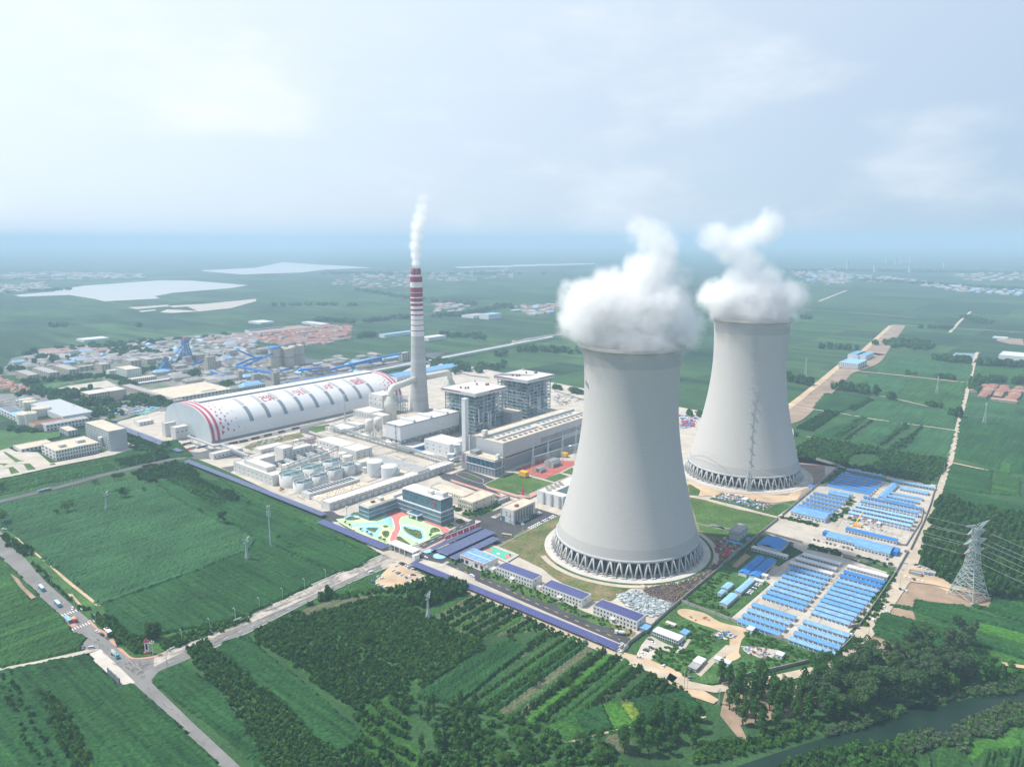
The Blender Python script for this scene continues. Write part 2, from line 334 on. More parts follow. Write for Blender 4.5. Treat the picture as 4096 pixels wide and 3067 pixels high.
def plume(name,label,blobs,dens,scale,amp,vox=1.6,soft=.30,floor=None,seed=0.0,rough=.6):
 """steam: a density grid from a union of soft blobs (x,y,z,r,weight) broken up by noise"""
 ng=bpy.data.node_groups.new(name+'_density','GeometryNodeTree')
 ng.interface.new_socket(name='Geometry',in_out='OUTPUT',socket_type='NodeSocketGeometry')
 N=ng.nodes.new;L=ng.links.new
 go=N('NodeGroupOutput');pos=N('GeometryNodeInputPosition')
 def noise(sc,det):
  n=N('ShaderNodeTexNoise');n.noise_dimensions='4D';n.inputs['W'].default_value=seed;n.inputs['Scale'].default_value=sc;n.inputs['Detail'].default_value=det;n.inputs['Roughness'].default_value=rough
  L(pos.outputs[0],n.inputs['Vector']);return n
 nz=noise(scale,7)
 sub=N('ShaderNodeVectorMath');sub.operation='SUBTRACT';sub.inputs[1].default_value=(.5,.5,.5);L(nz.outputs['Color'],sub.inputs[0])
 scl=N('ShaderNodeVectorMath');scl.operation='SCALE';scl.inputs['Scale'].default_value=amp;L(sub.outputs[0],scl.inputs[0])
 wp=N('ShaderNodeVectorMath');wp.operation='ADD';L(pos.outputs[0],wp.inputs[0]);L(scl.outputs[0],wp.inputs[1])
 acc=None
 for bl in blobs:
  x,y,z,r,w=bl[:5];sq=bl[5]if len(bl)>5 else 1.0
  s0=N('ShaderNodeVectorMath');s0 .operation='SUBTRACT';s0 .inputs[1].default_value=(x,y,z);L(wp.outputs[0],s0 .inputs[0])
  s1=N('ShaderNodeVectorMath');s1 .operation='MULTIPLY';s1 .inputs[1].default_value=(1/r,1/r,1/(r*sq));L(s0 .outputs[0],s1 .inputs[0])
  ln=N('ShaderNodeVectorMath');ln.operation='LENGTH';L(s1 .outputs[0],ln.inputs[0])
  mr=N('ShaderNodeMapRange');mr.inputs['From Min'].default_value=1.0;mr.inputs['From Max'].default_value=1.0-soft;mr.inputs['To Min'].default_value=0;mr.inputs['To Max'].default_value=w
  L(ln.outputs['Value'],mr.inputs['Value'])
  if acc is None:acc=mr.outputs[0]
  else:
   mxn=N('ShaderNodeMath');mxn.operation='MAXIMUM';L(acc,mxn.inputs[0]);L(mr.outputs[0],mxn.inputs[1]);acc=mxn.outputs[0]
 n2=noise(scale*2.3,4);mr=N('ShaderNodeMapRange');mr.inputs['From Min'].default_value=.34;mr.inputs['From Max'].default_value=.6;L(n2 .outputs['Fac'],mr.inputs['Value'])
 pw=N('ShaderNodeMath');pw.operation='POWER';L(mr.outputs[0],pw.inputs[0]);ow=N('ShaderNodeMath');ow.operation='SUBTRACT';ow.inputs[0].default_value=1.05;ow.use_clamp=True;L(acc,ow.inputs[1]);L(ow.outputs[0],pw.inputs[1])
 mu=N('ShaderNodeMath');mu.operation='MULTIPLY';L(acc,mu.inputs[0]);L(pw.outputs[0],mu.inputs[1]);out=mu.outputs[0]
 if floor is not None:
  sp=N('ShaderNodeSeparateXYZ');L(pos.outputs[0],sp.inputs[0]);gt=N('ShaderNodeMath');gt.operation='GREATER_THAN';gt.inputs[1].default_value=floor;L(sp.outputs['Z'],gt.inputs[0])
  m3=N('ShaderNodeMath');m3 .operation='MULTIPLY';L(out,m3 .inputs[0]);L(gt.outputs[0],m3 .inputs[1]);out=m3 .outputs[0]
 lo=[min(b[i]-b[3]*(b[5]if len(b)>5 and i==2 else 1)for b in blobs)-amp*.3 for i in range(3)]
 hi=[max(b[i]+b[3]*(b[5]if len(b)>5 and i==2 else 1)for b in blobs)+amp*.3 for i in range(3)]
 if floor is not None:lo[2]=max(lo[2],floor-2)
 vc=N('GeometryNodeVolumeCube');vc.inputs['Min'].default_value=lo;vc.inputs['Max'].default_value=hi
 for i,k in enumerate(('Resolution X','Resolution Y','Resolution Z')):vc.inputs[k].default_value=max(8,int((hi[i]-lo[i])/vox))
 L(out,vc.inputs['Density'])
 sm=N('GeometryNodeSetMaterial');sm.inputs['Material'].default_value=steam_mat(name+'_vapour',dens);L(vc.outputs[0],sm.inputs['Geometry']);L(sm.outputs[0],go.inputs[0])
 me=bpy.data.meshes.new(name);me.from_pydata([(0,0,0)],[],[]);o=bpy.data.objects.new(name,me);COL.objects.link(o)
 md=o.modifiers.new('density','NODES');md.node_group=ng
 return kind(o,'stuff',label,'steam')
def at_depth(y,px,py):
 """world x,z of photo pixel at world depth y"""
 X=(px-PW/2)/FOC;Y=-(py-PH/2)/FOC;c,s=cos(PITCH),sin(PITCH);d=(X,c+Y*s,-s+Y*c);t=y/d[1]
 return d[0]*t,CAM_H+d[2]*t
def bl(y,px,py,r,w,sq=1.0):
 x,z=at_depth(y,px,py);return(x,y,z,r,w,sq)
YL=651.7
plume('steam','large white steam cloud spilling from the nearer cooling tower',[bl(YL,2535,1350,52,1,.5),bl(YL,2540,1260,48,1,.8),bl(YL-6,2390,1250,34,1),bl(YL,2330,1210,24,.8),bl(YL,2300,1290,18,.7),bl(YL-8,2640,1260,34,1),bl(YL-10,2730,1310,22,.8),bl(YL-5,2700,1220,18,.5),bl(YL,2590,1120,28,.9),bl(YL,2625,1060,22,.7),bl(YL,2640,1000,20,.5),bl(YL,2600,945,20,.35),bl(YL,2560,915,14,.3),bl(YL,2680,1120,20,.25),bl(YL-6,2440,1180,26,.7),bl(YL,2480,1290,40,1)],.24,.055,38,vox=1.3,soft=.6,seed=1.3,rough=.68)
YR=877.8
plume('steam','flat white steam cloud resting on the farther cooling tower',[bl(YR,3010,1245,52,1,.5),bl(YR,3010,1190,48,1,.6),bl(YR-6,2880,1190,30,.9,.8),bl(YR-6,3140,1190,30,.9,.8),bl(YR,2960,1130,26,.7),bl(YR,3060,1120,24,.6),bl(YR,2990,1050,24,.45),bl(YR,2930,985,26,.4),bl(YR,2865,950,26,.4,.7),bl(YR,2960,960,26,.42,.7),bl(YR,3040,925,26,.45,.7),bl(YR,3080,890,20,.4)],.20,.05,40,vox=1.6,soft=.6,seed=4.1,rough=.68)
YC=1217.
plume('steam','thin white steam plume rising from the striped chimney',[bl(YC,1664,1050,9,1),bl(YC,1664,1020,11,1),bl(YC,1662,985,12,.9),bl(YC,1668,945,13,.8),bl(YC,1672,905,14,.7),bl(YC,1680,870,14,.5),bl(YC,1690,835,14,.3),bl(YC,1695,800,13,.15)],.30,.09,13,vox=1.2,soft=.6,seed=8.0)
def patch(name,poly,m,dz=0.006,label=None,cat=None,k='structure',z=None):
 ZL[0]+=dz;zz=ZL[0]if z is None else z
 a=0;n=len(poly)
 for i in range(n):a+=poly[i][0]*poly[(i+1)%n][1]-poly[(i+1)%n][0]*poly[i][1]
 if a<0:poly=poly[::-1]
 q=MB();q.add([(p[0],p[1],zz)for p in poly],[tuple(range(n))])
 return kind(q.build(name,[m]),k,label,cat)
def smooth(pts,n=6,closed=True):
 P=[np.array(p,float)for p in pts];out=[];k=len(P)
 rngi=range(k)if closed else range(k-1)
 for i in rngi:
  if closed:a,b,c,d=P[(i-1)%k],P[i],P[(i+1)%k],P[(i+2)%k]
  else:a,b,c,d=P[max(i-1,0)],P[i],P[i+1],P[min(i+2,k-1)]
  for j in range(n):
   t=j/n;out.append(.5*((2*b)+(-a+c)*t+(2*a-5*b+4*c-d)*t*t+(-a+3*b-3*c+d)*t**3))
 if not closed:out.append(P[-1])
 return out
def ribbon(pts,w):
 P=[np.array(p,float)for p in pts];Lf,Rt=[],[]
 for i,p in enumerate(P):
  d=P[min(i+1,len(P)-1)]-P[max(i-1,0)];d/=np.hypot(*d);nn=np.array([-d[1],d[0]])
  ww=float(np.interp(i/max(1,len(P)-1),np.linspace(0,1,len(w)),w))if isinstance(w,(list,tuple))else w
  Lf.append(p+nn*ww/2);Rt.append(p-nn*ww/2)
 return Lf,Rt
def road(name,pts,w,m,sm=False,k='structure',dz=0.006):
 if sm:pts=smooth(pts,6,False)
 Lf,Rt=ribbon(pts,w);ZL[0]+=dz;q=MB();n=len(pts)
 q.add([(p[0],p[1],ZL[0])for p in Lf]+[(p[0],p[1],ZL[0])for p in Rt],[(i,n+i,n+i+1,i+1)for i in range(n-1)])
 return kind(q.build(name,[m]),k)
def dashes(name,pts,w,m,on=4.,off=6.,k='structure'):
 q=MB();ZL[0]+=.006
 for a,b in zip(pts[:-1],pts[1:]):
  a,b=np.array(a),np.array(b);L_=np.hypot(*(b-a));d=(b-a)/L_;nn=np.array([-d[1],d[0]])*w/2;s=0
  while s<L_:
   e=min(s+on,L_);p0,p1=a+d*s,a+d*e
   q.add([(*(p0-nn),ZL[0]),(*(p1-nn),ZL[0]),(*(p1+nn),ZL[0]),(*(p0+nn),ZL[0])],[(0,1,2,3)]);s+=on+off
 return kind(q.build(name,[m]),k)
def kerb(pts,w,h,m,name='kerb',sm=False,closed=False):
 if sm:pts=smooth(pts,5,closed)
 if closed:pts=list(pts)+[pts[0]]
 Lf,Rt=ribbon(pts,w);q=MB();n=len(pts);v=[]
 for z in(0,h):v+=[(p[0],p[1],z+.02)for p in Lf]+[(p[0],p[1],z+.02)for p in Rt]
 f=[]
 for i in range(n-1):
  f+=[(2*n+i,3*n+i,3*n+i+1,2*n+i+1),(i,2*n+i,2*n+i+1,i+1),(n+i,n+i+1,3*n+i+1,3*n+i)]
 q.add(v,f);return kind(q.build(name,[m]),'structure')
GR=[]
M_ASPH=mat('asphalt_dark',(.062,.064,.07),.9,.22,.05)
M_ASPH2=mat('asphalt_worn',(.20,.195,.185),.9,.14,.05)
M_ASPH3=mat('asphalt_mid',(.12,.12,.12),.9,.18,.05)
M_CONC=mat('concrete_pale',(.46,.415,.35),.9,.16,.05)
M_CONC2=mat('concrete_road',(.43,.385,.33),.9,.16,.06)
M_PAVE=mat('pavement_slab',(.52,.48,.42),.9,.10,.08)
M_SAND=mat('bare_sand',(.50,.37,.24),.95,.20,.04,bump=.3)
M_SOIL=mat('bare_soil',(.30,.215,.15),.95,.25,.06,bump=.4)
M_DIRTROAD=mat('dirt_track',(.46,.39,.30),.95,.16,.07)
M_GRASS=mat('short_grass',(.045,.105,.02),.95,.35,.06,bump=.25,bscale=.8,col2=(.085,.15,.035))
M_GRASSDRY=mat('dry_grass',(.07,.12,.03),.95,0,.045,bump=.25,bscale=.8,col2=(.24,.19,.10))
M_WEED=mat('weedy_ground',(.035,.10,.022),.95,0,.08,bump=.8,bscale=.5,col2=(.07,.16,.04))
M_RED=mat('red_paving',(.42,.12,.10),.85,.12,.2)
M_PINK=mat('pink_paving',(.48,.27,.21),.85,.12,.2)
M_WHITE=mat('white_paint',(.72,.72,.70),.6,.08,.3)
M_YELLOW=mat('yellow_paint',(.62,.42,.12),.6,.08,.3)
M_PLINE=mat('kerb_stone',(.55,.54,.50),.8,.1,.3)
for m_ in(M_WEED,M_GRASS,M_GRASSDRY):GR.append(m_)
M_RAW=mat('graded_soil',(.36,.27,.19),.95,0,.03,bump=.4,col2=(.22,.16,.13))
def crop_mat(name,c1,c2,ang):
 m=mat(name,c1,.9,0,1.0,bump=.14,bscale=6.0,col2=c2,spec=.12,stretch=(ang,(.010,.30,.05)),detail=6)
 return grain(m)
def grain(m):
 if 'grain' in m:return m
 m['grain']=1;nt=m.node_tree;b=nt.nodes['Principled BSDF'];src=b.inputs['Base Color'].links[0].from_socket
 geo=nt.nodes.new('ShaderNodeNewGeometry');n=nt.nodes.new('ShaderNodeTexNoise');n.inputs['Scale'].default_value=.45;n.inputs['Detail'].default_value=4;n.inputs['Roughness'].default_value=.7
 nt.links.new(geo.outputs['Position'],n.inputs['Vector']);r=nt.nodes.new('ShaderNodeMapRange');r.inputs['From Min'].default_value=.35;r.inputs['From Max'].default_value=.65;r.inputs['To Min'].default_value=.62;r.inputs['To Max'].default_value=1.35
 nt.links.new(n.outputs['Fac'],r.inputs['Value'])
 n2=nt.nodes.new('ShaderNodeTexNoise');n2 .inputs['Scale'].default_value=.018;n2 .inputs['Detail'].default_value=3;nt.links.new(geo.outputs['Position'],n2 .inputs['Vector']);r2=nt.nodes.new('ShaderNodeMapRange');r2 .inputs['From Min'].default_value=.3;r2 .inputs['From Max'].default_value=.7;r2 .inputs['To Min'].default_value=.75;r2 .inputs['To Max'].default_value=1.22
 nt.links.new(n2 .outputs['Fac'],r2 .inputs['Value']);mu=nt.nodes.new('ShaderNodeMath');mu.operation='MULTIPLY';nt.links.new(r.outputs[0],mu.inputs[0]);nt.links.new(r2 .outputs[0],mu.inputs[1])
 vm=nt.nodes.new('ShaderNodeVectorMath');vm.operation='SCALE';nt.links.new(src,vm.inputs[0]);nt.links.new(mu.outputs[0],vm.inputs['Scale']);nt.links.new(vm.outputs[0],b.inputs['Base Color']);return m
for m_ in GR:grain(m_)
def inpoly(X,Y,poly):
 ins=np.zeros(X.shape,bool);n=len(poly);j=n-1
 for i in range(n):
  xi,yi=poly[i];xj,yj=poly[j]
  if yi!=yj:
   c=((yi>Y)!=(yj>Y))&(X<(xj-xi)*(Y-yi)/(yj-yi)+xi);ins^=c
  j=i
 return ins
CA,CB=R(-40),R(50)
CROPS={}
def cm(kind_,ang):
 tbl=dict(corn=((.011,.052,.015),(.030,.100,.027)),corn2=((.016,.062,.015),(.044,.125,.028)),bean=((.024,.088,.016),(.048,.135,.026)),lime=((.040,.135,.018),(.060,.17,.024)),mix=((.022,.075,.022),(.06,.13,.04)),yel=((.20,.26,.03),(.08,.16,.03)),dusty=((.07,.10,.045),(.14,.13,.08)),dark=((.012,.045,.016),(.03,.08,.025)),pale=((.018,.072,.026),(.046,.128,.044)))
 a,b=tbl[kind_];key='%s_crop_%s'%(kind_,'a' if ang==CA else 'b')
 return crop_mat(key,a,b,ang)
def field(poly,typ='corn',ang=CA,h=1.8,d=1.6,jit=.45,name='crop_field',rowd=0.0,label=None,thin=0.0):
 P=np.array(poly);ca,sa=cos(ang),sin(ang)
 U=P[:,0]*ca+P[:,1]*sa;V=-P[:,0]*sa+P[:,1]*ca
 u=np.arange(U.min()-d,U.max()+2*d,d);v=np.arange(V.min()-d,V.max()+2*d,d)
 UU,VV=np.meshgrid(u,v,indexing='ij');UU=UU+rng.uniform(-.3,.3,UU.shape)*d;VV=VV+rng.uniform(-.3,.3,VV.shape)*d
 ins=inpoly(UU,VV,list(zip(U,V)))
 ph=rng.uniform(0,6);lowf=.5+.5*np.sin(UU*.013+np.sin(VV*.017+ph)*2+ph)
 H=h*(.85+.2*lowf)+rng.uniform(-jit,jit,UU.shape)
 strip=np.sin(VV*.31+ph)+np.sin(VV*.13+1.7*ph)
 H+=.12*h*strip
 if rowd:H=np.where((VV/rowd)%1<.42,.1,H)
 if thin:H=np.where(rng.uniform(0,1,H.shape)<thin,.05,H)
 H=np.where(ins,np.maximum(H,.05),-.15)
 nu,nv=H.shape;idx=np.arange(nu*nv).reshape(nu,nv)
 a=idx[:-1,:-1].ravel();b=idx[1:,:-1].ravel();c=idx[1:,1:].ravel();e=idx[:-1,1:].ravel()
 I=ins.ravel();keep=I[a]|I[b]|I[c]|I[e]
 F=np.stack([a,b,c,e],1)[keep];used,inv=np.unique(F,return_inverse=True);F=inv.reshape(-1,4)
 W=np.stack([UU*ca-VV*sa,UU*sa+VV*ca,H],-1).reshape(-1,3)[used]
 o=link(name,npmesh(name,W,F,[cm(typ,ang)]))
 return kind(o,'stuff',label)
def fol(name,c1,c2):
 m=mat(name,c1,.75,0,.35,col2=c2,spec=.15);nt=m.node_tree;b=nt.nodes['Principled BSDF'];tr=nt.nodes.new('ShaderNodeBsdfTranslucent');mxs=nt.nodes.new('ShaderNodeMixShader');mxs.inputs[0].default_value=.33
 nt.links.new(b.inputs['Base Color'].links[0].from_socket,tr.inputs['Color']);nt.links.new(b.outputs[0],mxs.inputs[1]);nt.links.new(tr.outputs[0],mxs.inputs[2]);nt.links.new(mxs.outputs[0],nt.nodes['Material Output'].inputs['Surface']);return m
M_F1=fol('leaf_dark',(.022,.082,.013),(.046,.138,.022))
M_F2=fol('leaf_mid',(.038,.128,.016),(.072,.19,.028))
M_F3=fol('leaf_light',(.055,.135,.016),(.11,.20,.030))
M_F4=fol('leaf_grey',(.06,.10,.055),(.10,.145,.085))
M_TRUNK=mat('bark',(.11,.085,.06),.9,.2,.5)
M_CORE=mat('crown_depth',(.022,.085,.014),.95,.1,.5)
def leaf_cloud(n,lobes,size,r=None):
 """n small quads scattered over lobes [(x,y,z,rx,ry,rz)]"""
 r=r or rng;w=np.array([l[3]*l[4]for l in lobes]);w=w/w.sum();li=r.choice(len(lobes),n,p=w);Lb=np.array(lobes)[li]
 d=r.normal(size=(n,3));d/=np.linalg.norm(d,axis=1)[:,None];d[:,2]=np.where(d[:,2]<-.45,-d[:,2],d[:,2])
 rad=r.uniform(.72,1.06,n)[:,None];c=Lb[:,:3]+d*Lb[:,3:6]*rad
 t=r.normal(size=(n,3));u=np.cross(d+t*.6,r.normal(size=(n,3)));u/=np.linalg.norm(u,axis=1)[:,None]
 nrm=d+t*.6;nrm/=np.linalg.norm(nrm,axis=1)[:,None];v=np.cross(nrm,u)
 s=(size*r.uniform(.6,1.3,n))[:,None];s2=s*r.uniform(.5,.9,n)[:,None]
 V=np.stack([c-u*s-v*s2,c+u*s-v*s2*.6,c+u*s*.8+v*s2,c-u*s*.7+v*s2*.9],1).reshape(-1,3)
 return V,np.arange(n*4).reshape(n,4)
def blob(cx,cy,cz,rx,ry,rz,n=7,m=4):
 v=[];f=[]
 for j in range(m+1):
  ph=-pi/2+pi*j/m
  for i in range(n):
   t=2*pi*i/n;k=rng.uniform(.85,1.1);v.append((cx+rx*cos(ph)*cos(t)*k,cy+ry*cos(ph)*sin(t)*k,cz+rz*sin(ph)*k))
 for j in range(m):
  for i in range(n):f.append((j*n+i,j*n+(i+1)%n,(j+1)*n+(i+1)%n,(j+1)*n+i))
 return np.array(v),np.array(f)
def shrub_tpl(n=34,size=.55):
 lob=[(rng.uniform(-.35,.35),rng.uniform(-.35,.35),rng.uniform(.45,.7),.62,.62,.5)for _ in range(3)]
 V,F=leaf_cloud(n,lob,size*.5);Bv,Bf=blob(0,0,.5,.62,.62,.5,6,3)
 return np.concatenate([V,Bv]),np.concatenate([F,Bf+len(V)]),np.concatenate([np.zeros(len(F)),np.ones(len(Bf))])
SH=[shrub_tpl()for _ in range(6)]
def scatter(name,pts,size,hs,mats,weights,label=None,tpl=None):
 """one object: many small bushes merged; the material of each bush is drawn by weight"""
 tpl=tpl or SH;VV,FF,MM=[],[],[];k=0;nm=len(mats)
 mi=rng.choice(nm,len(pts),p=weights)
 for(x,y),q in zip(pts,mi):
  V,F,Mk=tpl[rng.integers(len(tpl))];t=rng.uniform(0,6.28);s=size*rng.uniform(.72,1.25);h=hs*rng.uniform(.75,1.2)
  c_,s_=cos(t)*s,sin(t)*s
  W=np.empty_like(V);W[:,0]=V[:,0]*c_-V[:,1]*s_+x;W[:,1]=V[:,0]*s_+V[:,1]*c_+y;W[:,2]=V[:,2]*h
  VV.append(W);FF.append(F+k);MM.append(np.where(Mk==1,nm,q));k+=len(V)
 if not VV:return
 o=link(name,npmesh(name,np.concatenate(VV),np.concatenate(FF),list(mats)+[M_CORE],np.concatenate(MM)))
 return kind(o,'stuff',label)
def rows(poly,du,dv,ang=CA,jit=.25,drop=.05,gap=None):
 P=np.array(poly);ca,sa=cos(ang),sin(ang);U=P[:,0]*ca+P[:,1]*sa;V=-P[:,0]*sa+P[:,1]*ca
 uu,vv=np.meshgrid(np.arange(U.min(),U.max(),du),np.arange(V.min(),V.max(),dv),indexing='ij');uu=uu.ravel();vv=vv.ravel()
 uu=uu+rng.uniform(-jit,jit,len(uu))*du;vv=vv+rng.uniform(-jit,jit,len(vv))*dv
 k=inpoly(uu,vv,list(zip(U,V)))&(rng.uniform(0,1,len(uu))>drop)
 if gap:k&=(np.sin(uu*gap+vv*gap*1.7)+np.sin(vv*gap*2.3-uu*gap*.6))>-1.1
 uu,vv=uu[k],vv[k];return list(zip(uu*ca-vv*sa,uu*sa+vv*ca))
def orchard(poly,du=3.4,dv=4.0,ang=CA,size=2.3,h=3.6,w=(.45,.45,.10),under='mix',jit=.2,drop=.06,name='orchard',gap=None,uh=.5,label=None):
 if under:field(poly,under,ang,uh,2.5,.25,'undergrowth')
 return scatter(name,rows(poly,du,dv,ang,jit,drop,gap),size,h,[M_F1,M_F2,M_F3],w,label)
def tree_mesh(kind_,n,size,mats,seed):
 r=np.random.default_rng(seed)
 if kind_=='poplar':lob=[(r.uniform(-.06,.06),r.uniform(-.06,.06),z,.10*math.sin(pi*min(1,(z-.1)/.95))**.6+.02,.10*math.sin(pi*min(1,(z-.1)/.95))**.6+.02,.12)for z in np.linspace(.22,.93,8)]
 elif kind_=='round':lob=[(r.uniform(-.27,.27),r.uniform(-.27,.27),r.uniform(.42,.78),r.uniform(.17,.27),r.uniform(.17,.27),r.uniform(.14,.22))for _ in range(8)]
 else:lob=[(r.uniform(-.24,.24),r.uniform(-.24,.24),r.uniform(.32,.88),r.uniform(.10,.17),r.uniform(.10,.17),r.uniform(.10,.16))for _ in range(12)]
 V,F=leaf_cloud(n,lob,size,r);mi=r.choice(len(mats),n,p=[.55,.45]if len(mats)==2 else None)
 tb=MB();tb.tube([(0,0,0),(.01,0,.25),(0,.01,.55),(.01,0,.8)],[.022,.017,.011,.004],n=5)
 for l in lob[:6]:tb.tube([(0,0,max(.2,l[2]-.25)),(l[0]*.5,l[1]*.5,l[2]-.1),(l[0],l[1],l[2])],[.010,.007,.003],n=4)
 return npmesh(kind_+'_crown',V,F,mats,mi),tb.mesh(kind_+'_trunk',[M_TRUNK])
TPL={'poplar':[tree_mesh('poplar',620,.024,[M_F1,M_F2],1),tree_mesh('poplar',620,.024,[M_F1,M_F2],2)],'round':[tree_mesh('round',620,.034,[M_F1,M_F2],3),tree_mesh('round',620,.034,[M_F1,M_F2],4),tree_mesh('round',560,.036,[M_F2,M_F3],5)],'loose':[tree_mesh('loose',1500,.026,[M_F4,M_F2],6),tree_mesh('loose',1400,.026,[M_F4,M_F1],7)]}
NT={}
def tree(x,y,h,typ='round',label=None,group=None,wid=1.0,name=None):
 k=NT[typ]=NT.get(typ,0)+1;cr_,tr_=TPL[typ][int(rng.integers(len(TPL[typ])))]
 nm=name or{'poplar':'poplar_tree','round':'broadleaf_tree','loose':'willow_tree'}[typ]
 t=empty(nm,(x,y),rng.uniform(0,6.28),label or 'green tree','tree',group);t.scale=(h*wid,h*wid,h)
 link('crown',cr_,t);link('trunk',tr_,t);return t
near=[BX*a+BY*b for a,b in((-500,-900),(1500,-900),(1500,1500),(-500,1500))]
M_NEAR=mat('field_soil_green',(.022,.070,.018),.95,0,.03,bump=.6,bscale=.4,col2=(.040,.105,.030))
patch('farm_ground',[BX*a+BY*b for a,b in((0,-640),(1330,-560),(1330,900),(300,1120),(-60,900),(-60,-300))],M_NEAR,z=-.05)
def N_(*p):
 return[g(*q)for q in p]
grain(M_NEAR)
def LP(k,*pts):return[g(k,x,y)for x,y in pts]
field(LP('D1',(75,700),(-60,560),(-60,500),(560,372),(800,318),(990,282),(1160,255),(1300,305),(1480,400),(1960,655))+LP('C1',(130,1130),(340,1260))+LP('D1',(2208,880),(1720,1075),(930,1362),(880,1362),(560,1075),(440,1005),(225,815)),'pale',CB,2.0,2.2,.5)
field(LP('D1',(935,1375),(1720,1092),(2208,897))+LP('C1',(350,1268),(500,1345),(780,1455),(1225,1640))+LP('D2',(2159,345),(2000,388),(1400,515),(1280,552),(1130,540),(930,330)),'corn',CA,2.2,1.9,.5)
field(LP('D1',(1500,395),(1960,640))+LP('C1',(150,1115),(350,1245),(520,1330),(800,1440),(1240,1638),(1500,1560),(1630,1450),(1090,1210),(500,915),(265,840),(0,640))+LP('D1',(1620,230),(1400,280)),'corn',CA,2.1,2.0,.5)
field(LP('C1',(290,815),(510,890),(1110,1190),(1650,1440),(1710,1420),(1000,1060),(870,1000),(0,560),(-70,590)),'corn2',CA,1.6,2.2,.4)
orchard(LP('D1',(1440,250),(1640,200),(2110,430),(1900,510)),3.6,4.2,CA,2.0,3.0,(.3,.4,.3),'mix',label='young orchard rows beside the big left field')
orchard(LP('D1',(1140,210),(1560,110),(1680,150),(1760,220),(1440,250),(1290,290),(1180,240)),4,4,CA,2.6,4.0,(.6,.35,.05),'mix',label='bushy verge beyond the big left field')
orchard(LP('D1',(1650,235),(1720,250),(2110,440),(2060,460)),4,4,CA,2.6,5.0,(.8,.2,0),'mix')
orchard(LP('C1',(0,760),(70,740),(160,820),(150,860),(20,860)),4,4,CA,2.6,5.0,(.9,.1,0),'mix')
field(LP('D1',(-60,270),(480,165),(880,75),(930,90),(1050,175),(560,270),(280,330),(-60,420)),'corn2',CB,1.7,2.5,.4,rowd=9)
field(LP('D1',(940,70),(1350,-60),(1560,-90),(1700,55),(1400,75),(1080,160)),'corn',CB,1.7,2.5,.4)
orchard(LP('D1',(1000,100),(1230,60),(1400,40),(1500,60),(1420,95),(1090,150)),4,4,CB,2.6,3.6,(.6,.4,0),None)
orchard(LP('A1',(1590,1020),(2150,1230),(2120,1300),(1960,1330),(1700,1290),(1600,1200)),5,5,CB,2.6,3.2,(.5,.5,0),'corn',drop=.4)
field(LP('D1',(-80,860),(20,960),(180,1120),(390,1330),(560,1490),(640,1600),(760,1656))+LP('D2',(690,645),(0,805),(-60,815)),'corn2',CB,1.7,1.8,.45)
field(LP('D2',(-60,850),(760,690),(940,880),(1040,975),(1150,945),(1500,1260),(1900,1656),(2000,1760),(-60,1760)),'corn',CA,2.1,1.5,.5)
for a in(((300,1010),(480,1060),(660,1330),(850,1700),(640,1700),(500,1480),(430,1290)),):
 orchard(LP('D2',*a),3.0,3.2,CA,2.1,3.6,(.3,.4,.3),None,label='strip of light green shrubs through the lower left field')
for a in(((0,880),(30,880),(110,1080),(240,1400),(400,1700),(350,1700),(190,1400),(60,1080)),((60,860),(100,860),(250,1180),(400,1450),(500,1700),(460,1700),(360,1450),(220,1200))):
 orchard(LP('D2',*a),2.6,3.0,CA,1.9,3.4,(.9,.1,0),None,drop=.25)
patch('verge',LP('D1',(-40,690),(75,700),(440,1010),(880,1365),(820,1420),(640,1310),(240,980),(-40,780)),M_WEED,z=.04)
patch('verge',LP('D1',(-60,800),(60,930),(560,1470),(760,1656),(700,1656),(380,1340),(-60,900)),M_WEED,z=.04)
orchard(LP('D1',(0,735),(130,800),(300,900),(270,940),(210,940),(60,850)),3.6,3.6,CA,2.5,4,(.8,.2,0),None)
orchard(LP('D1',(240,990),(330,1010),(700,1390),(820,1400),(700,1425),(600,1330),(420,1160)),3.2,3.2,CA,1.8,2.4,(.6,.4,0),None,drop=.2)
patch('sandy_track',LP('D1',(90,715),(220,820),(410,980),(400,990),(210,835),(85,720)),M_SAND,z=.06)
patch('sandy_track',LP('D1',(450,1015),(600,1140),(890,1372),(850,1372),(570,1150),(440,1025)),M_SAND,z=.06)
patch('sandy_track',LP('D1',(590,1265),(640,1270),(720,1365),(700,1370)),M_SAND,z=.06)
patch('sandy_track',LP('D1',(95,1110),(160,1150),(220,1230),(320,1320),(280,1335),(170,1220)),M_SOIL,z=2.2)
orchard(LP('D2',(760,330),(960,370),(1160,540),(1270,560),(1230,680),(1130,690),(1050,620),(880,470),(790,350)),3.2,3.2,CA,2.2,3.4,(.35,.4,.25),'bean',label='light green shrub plot by the road junction')
orchard(LP('D2',(1400,560),(2159,350),(2159,395),(1480,640),(1390,650)),3.4,3.4,CB,2.4,2.6,(.3,.6,.1),'bean')
patch('verge',LP('D2',(1000,600),(1060,560),(1400,500),(2159,330),(2159,400),(1400,650),(1300,695),(1120,700)),M_WEED,z=.05)
field(LP('D2',(1345,868),(1590,765),(1760,910),(1910,1000),(2060,1240),(2250,1500),(2480,1750),(2330,1750),(1950,1400),(1500,1060),(1330,930)),'corn',CA,2.1,1.5,.5)
field(LP('D3',(-20,590),(180,515),(260,600),(600,865),(1210,1392),(1010,1545),(800,1440),(540,1140),(150,830),(-60,690)),'corn',CA,2.1,1.4,.45)
orchard(LP('D3',(-330,640),(-170,560),(0,720),(160,850),(540,1150),(790,1440),(1010,1560),(1060,1800),(400,1800),(260,1500),(60,1120),(-160,900),(-290,740)),2.8,3.2,CA,2.1,2.8,(.40,.45,.15),'mix',label='broad orchard band running down to the frame edge')
